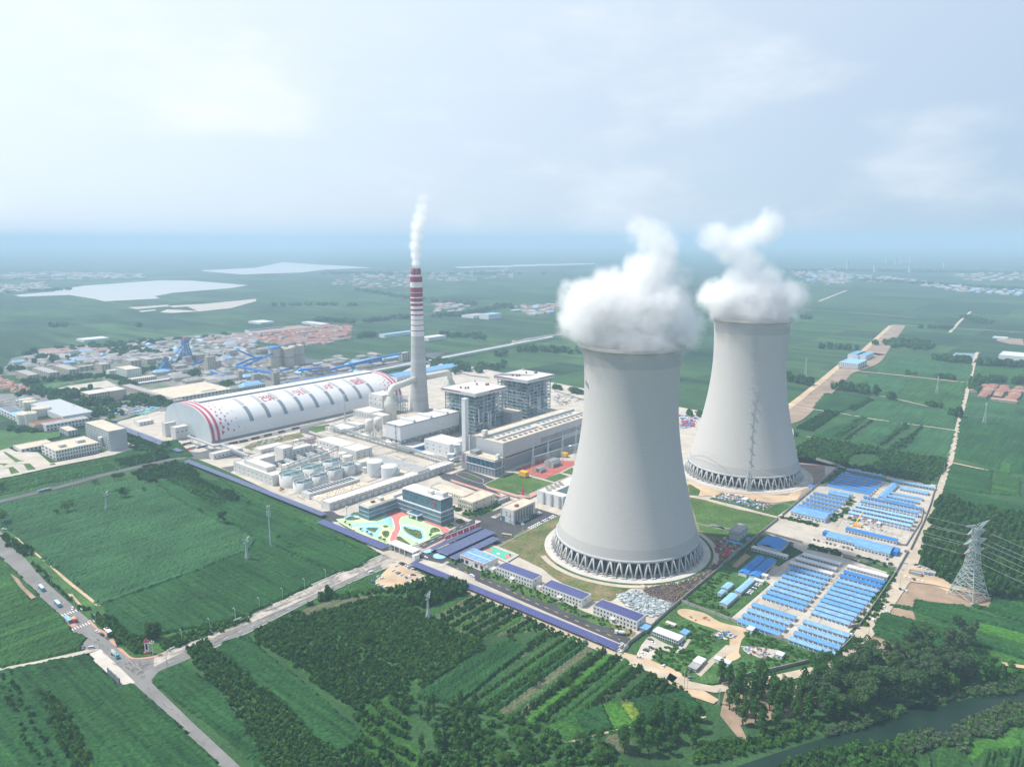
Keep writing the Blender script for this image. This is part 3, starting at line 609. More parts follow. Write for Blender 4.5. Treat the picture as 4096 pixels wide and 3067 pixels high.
field(LP('D3',(360,1440),(470,1440),(650,1656),(560,1656)),'bean',CA,.8,2,.2)
orchard(LP('D3',(250,492),(430,402),(640,322),(830,440),(1000,540),(560,680),(500,720),(260,590)),2.7,2.9,CB,2.0,2.6,(.45,.45,.1),'mix',label='dense dark orchard beside the entry road')
orchard(LP('D3',(505,722),(565,684),(1000,548),(1290,722),(740,860),(600,790)),2.6,3.7,CB,1.8,3.0,(.45,.4,.15),'bean',label='orchard with clear rows between darker plots')
orchard(LP('D3',(740,866),(1290,728),(1420,790),(1600,900),(1600,960),(1180,1140),(1090,1170),(690,870)),2.7,2.9,CB,2.0,2.8,(.65,.3,.05),'mix',label='darkest orchard plot in the lower middle')
orchard(LP('D3',(720,350),(1290,195),(1540,200),(1700,330),(1850,390),(1960,470),(2100,540),(2230,520),(2230,640),(1700,995),(1600,890),(1420,770),(1180,640),(830,432)),2.7,2.9,CB,2.0,2.6,(.42,.44,.14),'mix',label='large orchard below the dirt car park')
field(LP('D3',(660,300),(900,220),(1290,160),(1340,165),(720,345)),'dusty',CB,.5,2.5,.15)
orchard(LP('D3',(650,290),(820,200),(1300,140),(1440,120),(1760,20),(1800,70),(1500,170),(1290,165),(900,225)),3.4,3.4,CB,2.4,2.8,(.4,.5,.1),'bean',drop=.2)
orchard(LP('D3',(800,190),(860,150),(900,160),(950,205),(870,225)),4,4,CB,3.4,6,(.95,.05,0),None)
field(LP('D3',(1000,110),(1200,30),(1240,55),(1370,110),(1210,150),(1010,150)),'corn2',CB,1.5,1.8,.4)
orchard(LP('D3',(1550,190),(1620,160),(1810,60),(1900,70),(2120,130),(2010,190),(1700,300),(1560,240)),4.2,4.4,CB,3.4,6.5,(.7,.28,.02),'mix',label='taller trees beside the car port road')
field(LP('D3',(1650,1065),(1700,1005),(2230,650))+LP('D4',(200,300),(520,130),(700,205),(95,700),(-20,705))+LP('D3',(2020,1118)),'corn',CB,2.2,1.4,.5)
def strips(poly,kinds,wmin=4,wmax=11):
 P=np.array(poly);V=-P[:,0]*sin(CB)+P[:,1]*cos(CB);v=V.min();i=0
 while v<V.max():
  w=rng.uniform(wmin,wmax);a,b=v,min(v+w,V.max());v+=w+.5
  U=P[:,0]*cos(CB)+P[:,1]*sin(CB);big=[(U.min()-9,a),(U.max()+9,a),(U.max()+9,b),(U.min()-9,b)]
  q=clip(list(zip(U,-P[:,0]*sin(CB)+P[:,1]*cos(CB))),a,b)
  if len(q)<3:continue
  W=[(x*cos(CB)-y*sin(CB),x*sin(CB)+y*cos(CB))for x,y in q];t=kinds[i%len(kinds)];i+=1
  if t[0]=='f':field(W,t[1],CB,t[2],1.4,t[3],rowd=t[4])
  elif t[0]=='soil':field(W,'dusty',CB,.4,1.6,.25)
  else:orchard(W,t[1],t[2],CB,t[3],t[4],t[5],'dusty' if t[5][0]>.5 else 'bean',drop=t[6])
def clip(poly,a,b):
 for lim,sgn in((a,1),(b,-1)):
  out=[]
  for i in range(len(poly)):
   p,q=poly[i-1],poly[i];ip,iq=(p[1]-lim)*sgn>=0,(q[1]-lim)*sgn>=0
   if ip!=iq:
    t=(lim-p[1])/(q[1]-p[1]);out.append((p[0]+(q[0]-p[0])*t,lim))
   if iq:out.append(q)
  poly=out
  if not poly:return[]
 return poly
SK=[('o',1.6,1.7,1.25,2.0,(.7,.3,0),.12),('f','mix',.8,.3,0),('o',1.6,1.8,1.2,2.4,(.8,.2,0),.2),('f','bean',.7,.25,0),('f','corn2',1.7,.5,0),('o',2.2,2.4,1.8,2.6,(.5,.4,.1),.15),('f','lime',.6,.15,0),('o',1.5,1.8,1.2,2.6,(.8,.2,0),.3),('f','mix',1.0,.5,2.2),('soil',),('f','corn',2.0,.5,0),('o',1.7,1.9,1.3,2.0,(.4,.5,.1),.2),('f','corn2',1.4,.5,0)]
strips(LP('D4',(100,700),(700,210),(660,170),(950,60),(1180,140),(1330,215),(1540,300),(1700,380),(1830,450),(1640,640),(1300,715),(840,890),(560,800),(200,720)),SK,2.5,6.5)
strips(LP('D3',(1790,330),(1950,240),(2150,160))+LP('C4',(60,530),(330,640),(650,790),(820,860),(650,880),(590,900))+LP('D3',(2200,540),(1960,455)),[SK[0],SK[1],SK[2],SK[4],SK[7],SK[9],SK[3]],2,4.5)
strips(LP('C4',(330,640),(1000,930),(900,960),(640,1080),(520,1050),(700,880)),[SK[2],SK[3],SK[0],SK[1]],2,5)
field(LP('D4',(1110,790),(1290,725),(1345,710),(1445,925),(1210,965)),'corn',CA,1.8,1.4,.4)
field(LP('D4',(1350,705),(1508,690),(1628,872),(1450,922)),'lime',CA,.9,1.3,.2)
field(LP('D4',(1512,690),(1610,678),(1740,880),(1632,872)),'yel',CA,.9,1.3,.4)
field(LP('D4',(1620,665),(2100,590),(2250,770),(2250,800),(1745,872)),'corn',CA,2.2,1.3,.5)
field(LP('D4',(860,890),(1100,780),(1205,970),(1010,1010),(900,960)),'bean',CA,1.0,1.4,.4)
field(LP('D4',(1380,950),(1600,905),(1900,870),(2230,810),(2230,860),(1600,960)),'corn2',CB,1.5,1.5,.4)
orchard(LP('D4',(1740,480),(1840,460),(1960,520),(2120,575),(1640,650),(1620,640)),2.0,4.6,CB,2.0,3.0,(.6,.4,0),'mix')
field(LP('D4',(1560,400),(1700,385),(1830,450),(1690,610),(1560,660)),'mix',CB,.7,1.4,.3,rowd=3)
patch('track',smooth(LP('D4',(900,1030),(1030,1030),(1190,990),(1380,940),(1600,900),(1900,870),(2230,805),(2230,825),(1900,888),(1600,922),(1380,958),(1180,1003),(1030,1045)),3),M_SAND,z=.12)
patch('track',LP('D4',(340,1095),(700,1070),(800,1060),(800,1072),(700,1085),(340,1110)),M_SAND,z=.13)
orchard(LP('D3',(1110,1175),(1600,965),(1640,1060),(1560,1300),(1600,1450),(1690,1560),(1800,1760),(1250,1760),(1010,1560),(1210,1395)),4.2,8.5,CA,3.2,4.2,(.6,.4,0),'bean',drop=.12,label='spaced shrub rows on light grass')
orchard(LP('D3',(1000,1560),(1120,1500),(1300,1560),(1300,1760),(900,1760)),4,4.6,CA,3.6,5.2,(.7,.3,0),'mix',drop=.3)
orchard(LP('D3',(1690,1580),(2159,1560),(2300,1760),(1700,1760)),5,5,CA,3.0,4,(.5,.4,.1),'mix',drop=.3)
orchard(LP('D4',(-20,700),(200,720),(560,810),(850,890),(1000,1040),(1200,1010),(1420,1060),(1500,1150),(1700,1400),(-60,1400),(-60,700)),4.6,4.6,CA,3.2,3.2,(.5,.4,.1),'mix',drop=.3,label='thick undergrowth along the lower edge')
field(LP('D4',(340,900),(400,890),(440,1080),(345,1090)),'bean',CA,.8,1.6,.2)
field(LP('D4',(1380,990),(1560,940),(1600,1060),(1480,1130),(1400,1080)),'dusty',CA,.3,1.6,.1)
patch('bare_ploughed_field',LP('B4',(660,35),(900,60),(1080,130),(1260,160),(1440,190),(1425,292),(1190,262),(900,225),(780,205),(755,290),(550,255)),M_SOIL,z=.05)
patch('bare_ploughed_field',LP('B4',(560,255),(760,310),(790,405),(500,330)),M_SOIL,z=.05)
patch('bare_ploughed_field',LP('B4',(400,520),(780,640),(690,720),(420,720),(330,600)),M_SOIL,z=.05)
patch('sandy_lot',LP('B4',(670,0),(820,10),(1060,95),(1100,160),(900,60),(660,35)),M_SAND,z=.07)
field(LP('B4',(782,212),(900,250),(1190,262),(1250,310),(1719,440),(1850,470),(1850,530),(1322,400),(1310,470),(1020,400),(760,305),(560,268),(575,255),(775,290)),'corn',CA,2.1,1.5,.45)
field(LP('B4',(1240,255),(1425,295),(1440,195),(1850,270),(1850,440),(1719,415)),'corn',CA,2.0,1.6,.45)
field(LP('B4',(490,335),(700,380),(1000,470),(1230,530),(1719,680),(1900,740),(1900,790),(1400,640),(1240,610),(900,630),(640,590),(410,500),(430,420)),'corn',CA,2.0,1.5,.45)
field(LP('B4',(770,340),(1010,410),(1300,475),(1719,600),(1900,650),(1900,720),(1230,520),(1000,460)),'corn2',CA,1.2,1.5,.3)
field(LP('B4',(1330,410),(1850,540),(1850,620),(1320,480)),'lime',CA,.9,1.5,.2)
field(LP('B4',(1240,560),(1719,690),(1900,750),(1900,820),(1600,740),(1240,640)),'bean',CA,.9,1.6,.3)
orchard(LP('B4',(1240,640),(1719,800),(1900,850),(1900,950),(1350,900),(1230,800)),5,5,CA,3,2.6,(.3,.5,.2),'bean',drop=.4)
orchard(LP('B4',(1370,840),(1540,850),(1560,930),(1400,950)),5,5,CA,4.2,8,(.95,.05,0),None)
patch('sandy_lot',LP('B4',(1520,760),(1719,790),(1800,830),(1540,790)),M_SAND,z=1.2)
M_WATER=mat('canal_water',(.010,.028,.018),.22,.3,.02,spec=.10)
patch('water',LP('B4',(-900,1700),(-500,1560),(0,1400),(330,1330),(640,1180),(820,1090),(1000,1130),(1250,1060),(1500,1045),(1719,990),(1900,940),(1900,1130),(1560,1130),(1400,1200),(1120,1310),(1050,1420),(800,1440),(640,1400),(400,1470),(0,1520),(-300,1640),(-600,1800)),M_WATER,z=.10)
def reeds(poly,size=3.0,h=3.0,w=(.2,.5,.3),lab=None,drop=.1):orchard(poly,2.6,2.6,CA,size,h,w,'mix',jit=.5,drop=drop,name='reed_bank',label=lab)
M_REED=fol('reed',(.07,.12,.05),(.12,.18,.08))
def reed2(poly,size=2.4,h=2.6,drop=.1):return scatter('reed_bank',rows(poly,2.3,2.3,CA,.5,drop),size,h,[M_F2,M_REED,M_F4],(.2,.5,.3),'pale reeds along the canal edge')
reed2(LP('B4',(-30,1380),(240,1250),(520,1190),(700,1180),(520,1260),(330,1330),(0,1400)))
reed2(LP('B4',(830,1080),(1100,1000),(1300,960),(1600,900),(1850,840),(1850,930),(1719,990),(1500,1045),(1250,1050),(1040,1105),(900,1110)))
reed2(LP('B4',(1060,1420),(1120,1310),(1400,1200),(1560,1130),(1850,1130),(1850,1260),(1560,1330),(1500,1400),(1250,1410),(1240,1560),(1190,1550),(1100,1480)),2.8,3)
reed2(LP('B4',(640,1400),(900,1340),(970,1400),(1050,1430),(1100,1480),(900,1500),(700,1560),(640,1480)),2.8,3)
orchard(LP('B4',(-500,1700),(0,1530),(400,1480),(640,1460),(720,1560),(760,1656),(1000,1800),(-600,1900)),3.6,3.6,CA,3.0,4.0,(.6,.4,0),'mix',label='dark bushes on the near canal bank',drop=.15)
field(LP('B4',(1240,1440),(1560,1395),(1719,1440),(1640,1500),(1400,1510),(1340,1580),(1290,1610),(1240,1560)),'lime',CA,.8,1.3,.15)
field(LP('B4',(950,1480),(1170,1520),(1240,1600),(1330,1750),(960,1750)),'corn2',CB,1.8,1.2,.4)
field(LP('B4',(1360,1580),(1420,1530),(1850,1460),(1850,1750),(1340,1750)),'corn2',CB,1.9,1.2,.4,rowd=2.6)
field(LP('B4',(710,1600),(900,1560),(940,1750),(700,1750)),'corn2',CB,1.8,1.2,.4)
field(LP('B4',(1560,1330),(1719,1300),(1850,1290),(1850,1420),(1719,1430),(1580,1390)),'bean',CB,.8,1.3,.3)
orchard(LP('B2',(1350,485),(1480,470),(1700,565),(2300,650),(2300,1600),(2212,1500),(1860,1440),(1480,1330),(1330,1220),(1210,1130),(1190,990),(1290,700)),4.4,5.6,CB,3.4,5.2,(.6,.34,.06),'dark',label='dense orchard wood behind the big pylon',drop=.04)
field(LP('B2',(1425,380),(1860,470),(2300,600),(2300,690),(1700,560),(1490,465),(1390,470)),'corn',CA,1.9,2.4,.45)
field(LP('B2',(1480,150),(1900,215),(1880,440),(1430,370)),'corn',CA,1.9,2.4,.45)
field(LP('B2',(1900,215),(2170,270),(2170,450),(1880,440)),'corn2',CA,1.7,2.4,.45)
field(LP('B2',(1890,360),(2160,420),(2160,440),(1890,385)),'lime',CA,2.6,2.4,.1)
field(LP('B2',(1985,125),(2090,150),(2085,240),(1980,215)),'bean',CA,2.6,2.4,.1)
orchard(LP('E1',(160,760),(300,785),(420,800),(700,850),(1230,945),(1540,985),(1420,1210),(1050,1135),(960,1115),(640,1050),(570,1010),(210,955)),5.0,5.4,CB,4.0,5.0,(.5,.4,.10),'mix',label='orchards behind the right cooling tower',drop=.08,gap=.03)
orchard(LP('E1',(185,700),(460,545),(590,560),(330,720)),4.4,4.4,CB,3.2,3.6,(.95,.05,0),'dark')
orchard(LP('E1',(600,800),(840,625),(900,620),(640,810)),4.4,5,CB,3,3,(.6,.2,.2),'dusty')
orchard(LP('E1',(1020,875),(1290,690),(1330,695),(1130,890)),4.4,7,CB,3.4,3.6,(.95,.05,0),'corn')
orchard(LP('E1',(910,845),(1150,660),(1200,670),(960,855)),4.4,6,CB,3.2,3.4,(.5,.3,.2),'corn')
orchard(LP('E1',(510,780),(760,590),(800,600),(590,790)),4.4,6,CB,3.0,3.0,(.4,.3,.3),'corn')
orchard(LP('E1',(640,520),(830,435),(890,440),(700,540)),4.4,5,CB,3.0,3.0,(.95,.05,0),'dark')
for nm,pts,ty in(('a',((560,790),(830,600),(770,590),(350,760)),'corn'),('b',((640,815),(900,625),(1130,650),(900,850)),'pale'),('c',((1140,895),(1340,690),(1600,720),(1540,970)),'pale'),('d',((660,580),(920,430),(1050,450),(1500,540),(1620,580),(1600,710),(1200,660),(880,600)),'pale'),('e',((330,520),(440,380),(800,430),(600,560)),'corn'),('f',((720,340),(850,215),(1200,260),(1100,400)),'pale'),('g',((1110,400),(1210,260),(1700,290),(1650,560),(1400,520)),'corn2'),('h',((910,200),(1010,60),(1380,90),(1760,140),(1720,280)),'pale'),('i',((1590,950),(1650,590),(2212,640),(2212,1110)),'corn'),('j',((1680,560),(1710,455),(2160,500),(2140,620)),'pale'),('k',((1800,150),(2212,180),(2212,270),(1780,260)),'corn2')):
 field(LP('E1',*pts),ty,CB,1.6,4.0,.4)
for pl in(((2790,2985),(2950,2960),(3120,2925),(3300,2870),(3310,2915),(3100,2990),(2900,3040),(2770,3060)),):orchard(LP('G1',*pl),2.6,2.6,CA,2.4,2.8,(.3,.5,.2),'mix',label='reeds and bushes on the canal bank at the bottom',drop=.15)
patch('sandy_verge',LP('G1',(2860,2700),(2900,2760),(2880,2860),(2960,2960),(3000,2975),(2960,2900),(3150,2870),(3300,2800),(3450,2790),(3480,2730),(3350,2720),(3000,2760)),M_SOIL,z=.2)
def ruts(poly,n,m,L=(8,30),w=(.4,1.2),ang=(CA,CB),z=.27,name='wheel_tracks'):
 P=np.array(poly);q=MB();k=0
 while k<n:
  x,y=rng.uniform(P[:,0].min(),P[:,0].max()),rng.uniform(P[:,1].min(),P[:,1].max());k+=1
  a=ang[int(rng.integers(len(ang)))]+rng.normal(0,.12);l=rng.uniform(*L);ww=rng.uniform(*w);e=(x+l*cos(a),y+l*sin(a))
  if not(inpoly(np.array([x]),np.array([y]),poly)[0]and inpoly(np.array([e[0]]),np.array([e[1]]),poly)[0]):continue
  nx,ny=-sin(a)*ww/2,cos(a)*ww/2;q.add([(x-nx,y-ny,z+k*2e-5),(e[0]-nx,e[1]-ny,z+k*2e-5),(e[0]+nx,e[1]+ny,z+k*2e-5),(x+nx,y+ny,z+k*2e-5)],[(0,1,2,3)])
 return kind(q.build(name,[m]),'structure')
M_ST=mat('oil_stain',(.27,.24,.21),.9,.2,.3);M_RUT=mat('rut_soil',(.36,.29,.21),.95,.2,.3);M_CROPLINE=mat('field_track',(.10,.105,.05),.95,.3,.2)
ruts(LP('C1',(0,480),(1080,960),(2208,500),(2208,300),(1700,200),(1000,0),(200,300)),420,M_ST,z=.55)
ruts(LP('A3',(0,900),(1000,700),(2000,900),(2000,1400),(1200,1100),(300,1100)),200,M_ST,z=.55)
ruts(LP('B3',(900,760),(1330,380),(1700,30),(2208,200),(2208,800),(1480,990)),160,M_RUT,z=.75)
ruts(LP('B2',(200,700),(850,240),(1300,560),(1000,950),(300,900)),200,M_RUT,z=.75)
def PX(k,*pts):return LP(k,*pts)
road('road',PX('D1',(-250,560),(0,830))+PX('D2',(290,80),(420,200),(640,400),(860,620),(1010,760),(1110,860)),17,M_ASPH2)
road('road',PX('D2',(1100,850),(1230,960),(1560,1290),(1990,1700),(2300,2000)),11.5,M_ASPH2)
patch('road',smooth(PX('D2',(1010,640),(1130,720),(1210,725),(1360,700),(1500,640),(1700,560),(2159,350),(2159,470),(1700,690),(1440,790),(1350,840),(1310,900),(1320,980),(1240,1010),(1150,930),(1000,740)),3),M_ASPH2)
er_n=PX('D2',(1330,700),(1440,655),(1700,530),(2159,335))+PX('D3',(500,195),(960,-5))+PX('C3',(560,1300),(880,1165))
er_m=PX('D2',(1330,790),(1520,690),(1900,520),(2159,410))+PX('D3',(620,232),(1120,5))+PX('C3',(700,1360),(1010,1215))
er_s=PX('D2',(1310,900),(1370,830),(1700,695),(2159,490))+PX('D3',(700,240),(1225,2))+PX('C3',(700,1452),(1065,1290))
P_CON,P_AS=er_n+er_m[::-1],er_m+er_s[::-1]
patch('road',P_CON,M_CONC2);patch('road',P_AS,M_ASPH2);er=[(a+b)/2 for a,b in zip(er_m[1:],er_s[1:])];er2=[(a+b)/2 for a,b in zip(er_n,er_m)]
patch('forecourt',PX('C3',(780,1270),(880,1180),(950,1150),(1100,1160),(1300,1230),(1290,1290),(1080,1280),(960,1350),(860,1390)),M_CONC2)
dashes('road_marking',er_m[1:4],.35,M_YELLOW,40,1)
dashes('road_marking',er,.3,M_WHITE,4,7)
dashes('road_marking',er2[1:],.3,M_WHITE,4,7)
kerb(er_n[1:],.8,.8,M_PLINE,'kerb')
kerb(er_s[2:],.5,.35,M_PLINE,'kerb')
isl=er_m[3:]
road('traffic_island',isl,1.7,M_CONC,dz=.15)
for c_ in((590,330),(700,440)):
 q=MB();p0=g('D2',*c_);ZL[0]+=.01
 for i in range(9):
  o_=p0+BX*(i*1.9-6)
  d=BY*2.2;w=BX*.32
  q.add([(*(o_-w-d),ZL[0]),(*(o_+w-d),ZL[0]),(*(o_+w+d),ZL[0]),(*(o_-w+d),ZL[0])],[(0,1,2,3)])
 kind(q.build('zebra_crossing',[M_WHITE]),'structure')
patch('pavement',PX('D2',(750,395),(780,385),(850,460),(960,510),(1010,610),(990,615),(930,550),(880,510)),M_PINK)
patch('pavement',smooth(PX('D2',(1015,632),(1060,640),(1130,705),(1210,715),(1340,695),(1440,655),(1445,668),(1330,712),(1200,728),(1110,715)),3),M_PINK)
patch('pavement',PX('D2',(545,360),(600,370),(670,440),(620,450),(560,400)),M_PINK)
patch('concrete_apron',PX('D2',(750,690),(870,640),(1170,930),(1050,970),(930,850)),M_PAVE)
road('farm_road',PX('D2',(-200,850),(0,820),(300,765),(700,675),(850,630)),5.5,M_CONC)
road('road',PX('D1',(-350,525),(0,455),(400,360),(900,225),(1350,120),(1500,85),(1640,70)),11,M_ASPH3)
road('road',PX('A1',(430,465),(560,525),(800,650),(1090,750),(1240,860)),15,M_ASPH2)
ZL[0]=.2
plant=PX('A1',(1430,905),(1600,850),(2212,760))+PX('A3',(700,400),(1250,390),(1700,250),(2000,300))+PX('E2',(-60,380),(80,400),(900,560),(1100,590),(1215,500))
patch('plant_ground',PX('A1',(1440,960),(2140,1230))+PX('C1',(0,495),(1060,990),(1740,1390))+PX('C4',(0,440),(800,790),(1600,1160),(1700,1040))+PX('B3',(75,790),(740,240),(930,60))+PX('E1',(240,1300),(575,1040),(200,930),(160,700))+PX('Z2',(1480,1150))+PX('A3',(1100,380),(640,420),(-600,760))+PX('A1',(2000,770),(1500,900)),M_CONC,z=.02)
patch('lawn',PX('C1',(910,45),(960,20),(1060,5),(1150,-10),(1150,50),(1000,85),(960,70)),M_GRASS,z=.22)
patch('road',PX('A3',(0,985),(100,960),(400,890),(700,800),(700,830),(430,905),(150,970),(110,1040),(330,1110),(270,1110),(40,1050),(0,1060)),M_ASPH3)
patch('road',PX('A3',(690,810),(1100,690),(1100,700),(700,840)),M_ASPH3)
patch('road',PX('A2',(270,1220),(560,1290),(640,1290),(820,1240),(1330,1310),(1130,1360),(640,1380),(560,1380),(400,1290)),M_ASPH3)
patch('road',PX('A2',(900,1250),(1100,1260),(1230,1350),(940,1350),(700,1330)),M_ASPH3)
patch('road',PX('A2',(780,1215),(1600,1030),(2212,890),(2212,920),(1600,1075),(900,1230)),M_ASPH2)
patch('road',PX('C1',(-40,470),(160,440),(170,460),(60,520)),M_ASPH3)
patch('soil_patch',PX('A2',(1180,1230),(1320,1160),(1900,1040),(1960,1100),(1500,1190),(1290,1270)),M_GRASSDRY)
patch('road',smooth(PX('C1',(1070,960),(1180,950),(1250,990),(1330,1000),(1480,960),(1480,985),(1310,1060),(1180,1060),(1080,1000)),3),M_ASPH)
patch('road',PX('E4',(1070,1280),(1350,1310),(1600,1220),(2110,1400),(1900,1490),(2208,1656),(2208,1760),(1200,1400)),M_ASPH)
patch('road',PX('C2',(560,290),(860,390),(1250,520),(1400,560),(1900,330),(1900,290),(1450,500),(1330,530),(1000,430),(860,370),(600,270)),M_ASPH)
patch('pavement',PX('C2',(560,320),(870,420),(1240,540),(1340,590),(1240,560),(860,440),(560,345)),M_PINK)
patch('pavement',PX('C2',(930,385),(1000,410),(1290,500),(1400,500),(1700,360),(1860,290),(1860,300),(1720,385),(1440,525),(1280,520),(960,420)),M_PINK)
patch('lawn',PX('C2',(930,380),(1240,245),(1700,365),(1650,385),(1400,490),(1290,490),(1000,408)),M_GRASS)
patch('lawn',PX('C2',(1600,320),(1760,255),(1860,290),(1700,350)),M_GRASS)
patch('lawn',PX('C2',(1790,250),(1900,190),(1925,230),(1900,270)),M_GRASS)
patch('pavement',PX('C2',(1270,215),(1560,110),(1925,120),(1925,165),(1600,320),(1330,240)),M_RED)
patch('road',PX('C2',(600,690),(740,740),(900,730),(1110,640),(1130,780),(1260,830),(1500,640),(1760,720),(1330,920),(1000,1080),(560,1130),(620,1010),(900,780),(760,760)),M_ASPH)
patch('parking_bays',PX('C2',(1000,740),(1110,690),(1110,720),(1050,755)),M_CONC2)
patch('road',PX('C3',(1120,1050),(1340,1060),(2208,640),(2208,720),(1600,1010),(1400,1110),(1330,1180),(1300,1200),(1110,1090)),M_ASPH)
patch('road',PX('C2',(160,1180),(330,1090),(700,1130),(700,1250),(900,1340),(1240,1490),(1500,1610),(1660,1680),(1500,1680),(900,1430),(500,1260)),M_ASPH)
patch('road',PX('C4',(0,205),(210,300),(380,370),(470,350),(430,440),(600,520),(860,600),(930,570),(1000,680),(1420,850),(1520,810),(1540,880),(1720,980),(1700,1040),(1600,1030),(800,690),(0,340)),M_ASPH)
patch('pavement',PX('C4',(0,335),(800,690),(1600,1030),(1600,1060),(1560,1060),(800,730),(0,360)),M_CONC)
dashes('road_marking',PX('C2',(620,1300),(1250,1570))+PX('C4',(560,540),(1600,990)),.5,M_YELLOW,4,6)
dashes('road_marking',PX('C3',(1440,1040),(2150,690)),.4,M_WHITE,5,6)
for c_,d1,d2,nn in(('C3',(1340,1050),(1440,1100),7),('C3',(1700,1340),(1810,1280),8)):
 a,b=g(c_,*d1),g(c_,*d2);q=MB();ZL[0]+=.01
 for i in range(nn):
  o_=a+(b-a)*i/(nn-1);dd=BX*1.8 if c_ and d1[1]<1100 else BY*1.8;w=(b-a)/np.hypot(*(b-a))*.35
  q.add([(*(o_-w-dd),ZL[0]),(*(o_+w-dd),ZL[0]),(*(o_+w+dd),ZL[0]),(*(o_-w+dd),ZL[0])],[(0,1,2,3)])
 kind(q.build('zebra_crossing',[M_WHITE]),'structure')
for pts in(((40,250),(110,215),(240,250),(390,340),(320,380),(100,295)),((380,400),(460,350),(900,540),(920,560),(850,600),(700,550),(420,450)),((910,610),(960,570),(1210,680),(1490,790),(1420,850),(960,660)),((1500,870),(1540,820),(1780,910),(1690,970),(1520,900))):
 patch('garden_bed',smooth(PX('C4',*pts),3),M_GRASS if pts[0][0]<1400 else M_GRASSDRY)
 scatter('garden_shrubs',rows(PX('C4',*pts),3.2,3.2,CA,.4,.35),1.5,1.4,[M_F1,M_F2,M_F3],(.5,.4,.1))
 kerb(PX('C4',*pts),.5,.25,M_PLINE,'kerb',True,True)
for pts in(((520,1225),(600,1215),(680,1260),(620,1275)),((710,1305),(740,1280),(810,1300),(780,1330)),((880,1370),(920,1350),(1000,1400),(940,1420))):
 patch('garden_bed',smooth(PX('C2',*pts),3),M_GRASS);kerb(PX('C2',*pts),.5,.25,M_PLINE,'kerb',True,True)
 scatter('garden_shrubs',rows(PX('C2',*pts),3,3,CA,.4,.3),1.6,2.2,[M_F1,M_F2,M_F3],(.6,.4,0))
for pts in(((680,700),(760,660),(1000,650),(1000,690),(860,735),(720,730)),((590,625),(700,660),(620,680),(590,650)),((940,640),(1080,590),(1110,610),(1000,670))):
 patch('garden_bed',smooth(PX('C2',*pts),3),M_GRASS)
 scatter('garden_shrubs',rows(PX('C2',*pts),3,3,CA,.4,.25),2.2,2.0,[M_F1,M_F2,M_F3],(.6,.3,.1))
patch('garden_bed',smooth(PX('E4',(1600,1310),(1700,1330),(1830,1380),(1800,1400),(1680,1370)),4),M_GRASS)
kerb(PX('E4',(1440,1300),(1600,1280),(1900,1400),(1880,1470),(1750,1440),(1480,1340)),.5,.3,M_PLINE,'kerb',True,True)
tg=PX('C2',(1320,910),(1760,730),(1900,560))+PX('E2',(1010,1190),(1020,1290),(1650,1460),(1840,1440),(1400,1900))+PX('B1',(1640,1040),(1250,1350))+PX('E3',(2200,1150),(1700,1500),(1400,1300))+PX('C4',(1700,430),(1500,560),(1300,560))+PX('C4',(860,300),(740,200),(450,60))+PX('C2',(1330,1190),(1120,1100),(1080,1060))
patch('grass_ground',tg,M_GRASSDRY)
patch('grass_ground',PX('B1',(700,810),(1000,880),(1500,990),(1680,1050),(1530,1180),(1250,1350),(1100,1260),(1000,1240),(820,1160),(740,900)),M_GRASS)
patch('grass_ground',PX('B1',(700,655),(840,690),(810,780),(715,770)),M_GRASS)
patch('graded_ground',PX('B1',(620,520),(700,600),(900,690),(1100,760),(1400,850),(1650,870),(1900,830),(2100,660),(2208,560),(2208,420),(1910,380),(1900,300))+PX('E1',(575,1040),(200,930),(200,1000)),M_RAW)
patch('sandy_ground',PX('B1',(700,610),(850,660),(1200,760),(1400,770),(1800,780),(1900,700),(1950,740),(1900,830),(1640,860),(1200,800),(960,780),(800,790),(860,740),(700,640)),M_SAND)
patch('grass_ground',PX('B1',(960,800),(1640,880),(1920,830),(1750,1000),(1660,1000),(1500,960),(1250,890),(930,815)),M_WEED)
road('farm_road',PX('B1',(700,785),(900,825),(1200,910),(1600,1000),(1680,1020)),4.6,M_DIRTROAD)
road('service_road',PX('E3',(1880,670),(2020,700),(2080,690),(2208,740))+PX('B1',(960,1120),(1180,1150)),3.4,M_ASPH2,True)
def ring_patch(name,c_,r0,r1,a0,a1,m,z):
 n=96;q=MB();v=[]
 for i in range(n+1):
  a=R(a0+(a1-a0)*i/n);v+=[(c_[0]+r0*cos(a),c_[1]+r0*sin(a),z),(c_[0]+r1*cos(a),c_[1]+r1*sin(a),z)]
 q.add(v,[(2*i,2*i+1,2*i+3,2*i+2)for i in range(n)]);return kind(q.build(name,[m]),'structure')
ring_patch('ring_path',TL,80.4,85.5,-165,75,M_RING,ZL[0]+.05)
ring_patch('ring_hedge',TL,77.8,80.4,-150,-95,M_WEED,ZL[0]+.3)
ring_patch('ring_hedge',TL,77.8,80.4,-88,40,M_WEED,ZL[0]+.3)
ring_patch('ring_path',TR,78,83,0,360,M_RING,ZL[0]+.04)
patch('weedy_lot',PX('B3',(75,800),(350,585),(720,240),(1000,60),(1350,30),(1500,120),(1240,300),(1330,370),(880,760),(760,720),(1100,880),(1460,1000),(2030,1190),(1850,1230),(1300,1340),(700,1480),(480,1470),(400,1380),(20,1230),(0,900)),M_WEED)
patch('sand_lot',smooth(PX('B3',(300,680),(380,650),(600,700),(780,800),(1060,870),(1040,960),(1010,1000),(980,1130),(1000,1180),(900,1230),(830,1210),(880,980),(700,870),(550,820),(360,740)),3),M_SAND)
patch('gravel_lot',PX('B3',(1000,1060),(1250,1080),(1420,1110),(1340,1200),(1200,1190),(1040,1120)),M_CONC2)
patch('farm_road',PX('B3',(840,1050),(990,1080),(720,1240),(560,1400),(500,1360),(640,1230)),M_DIRTROAD)
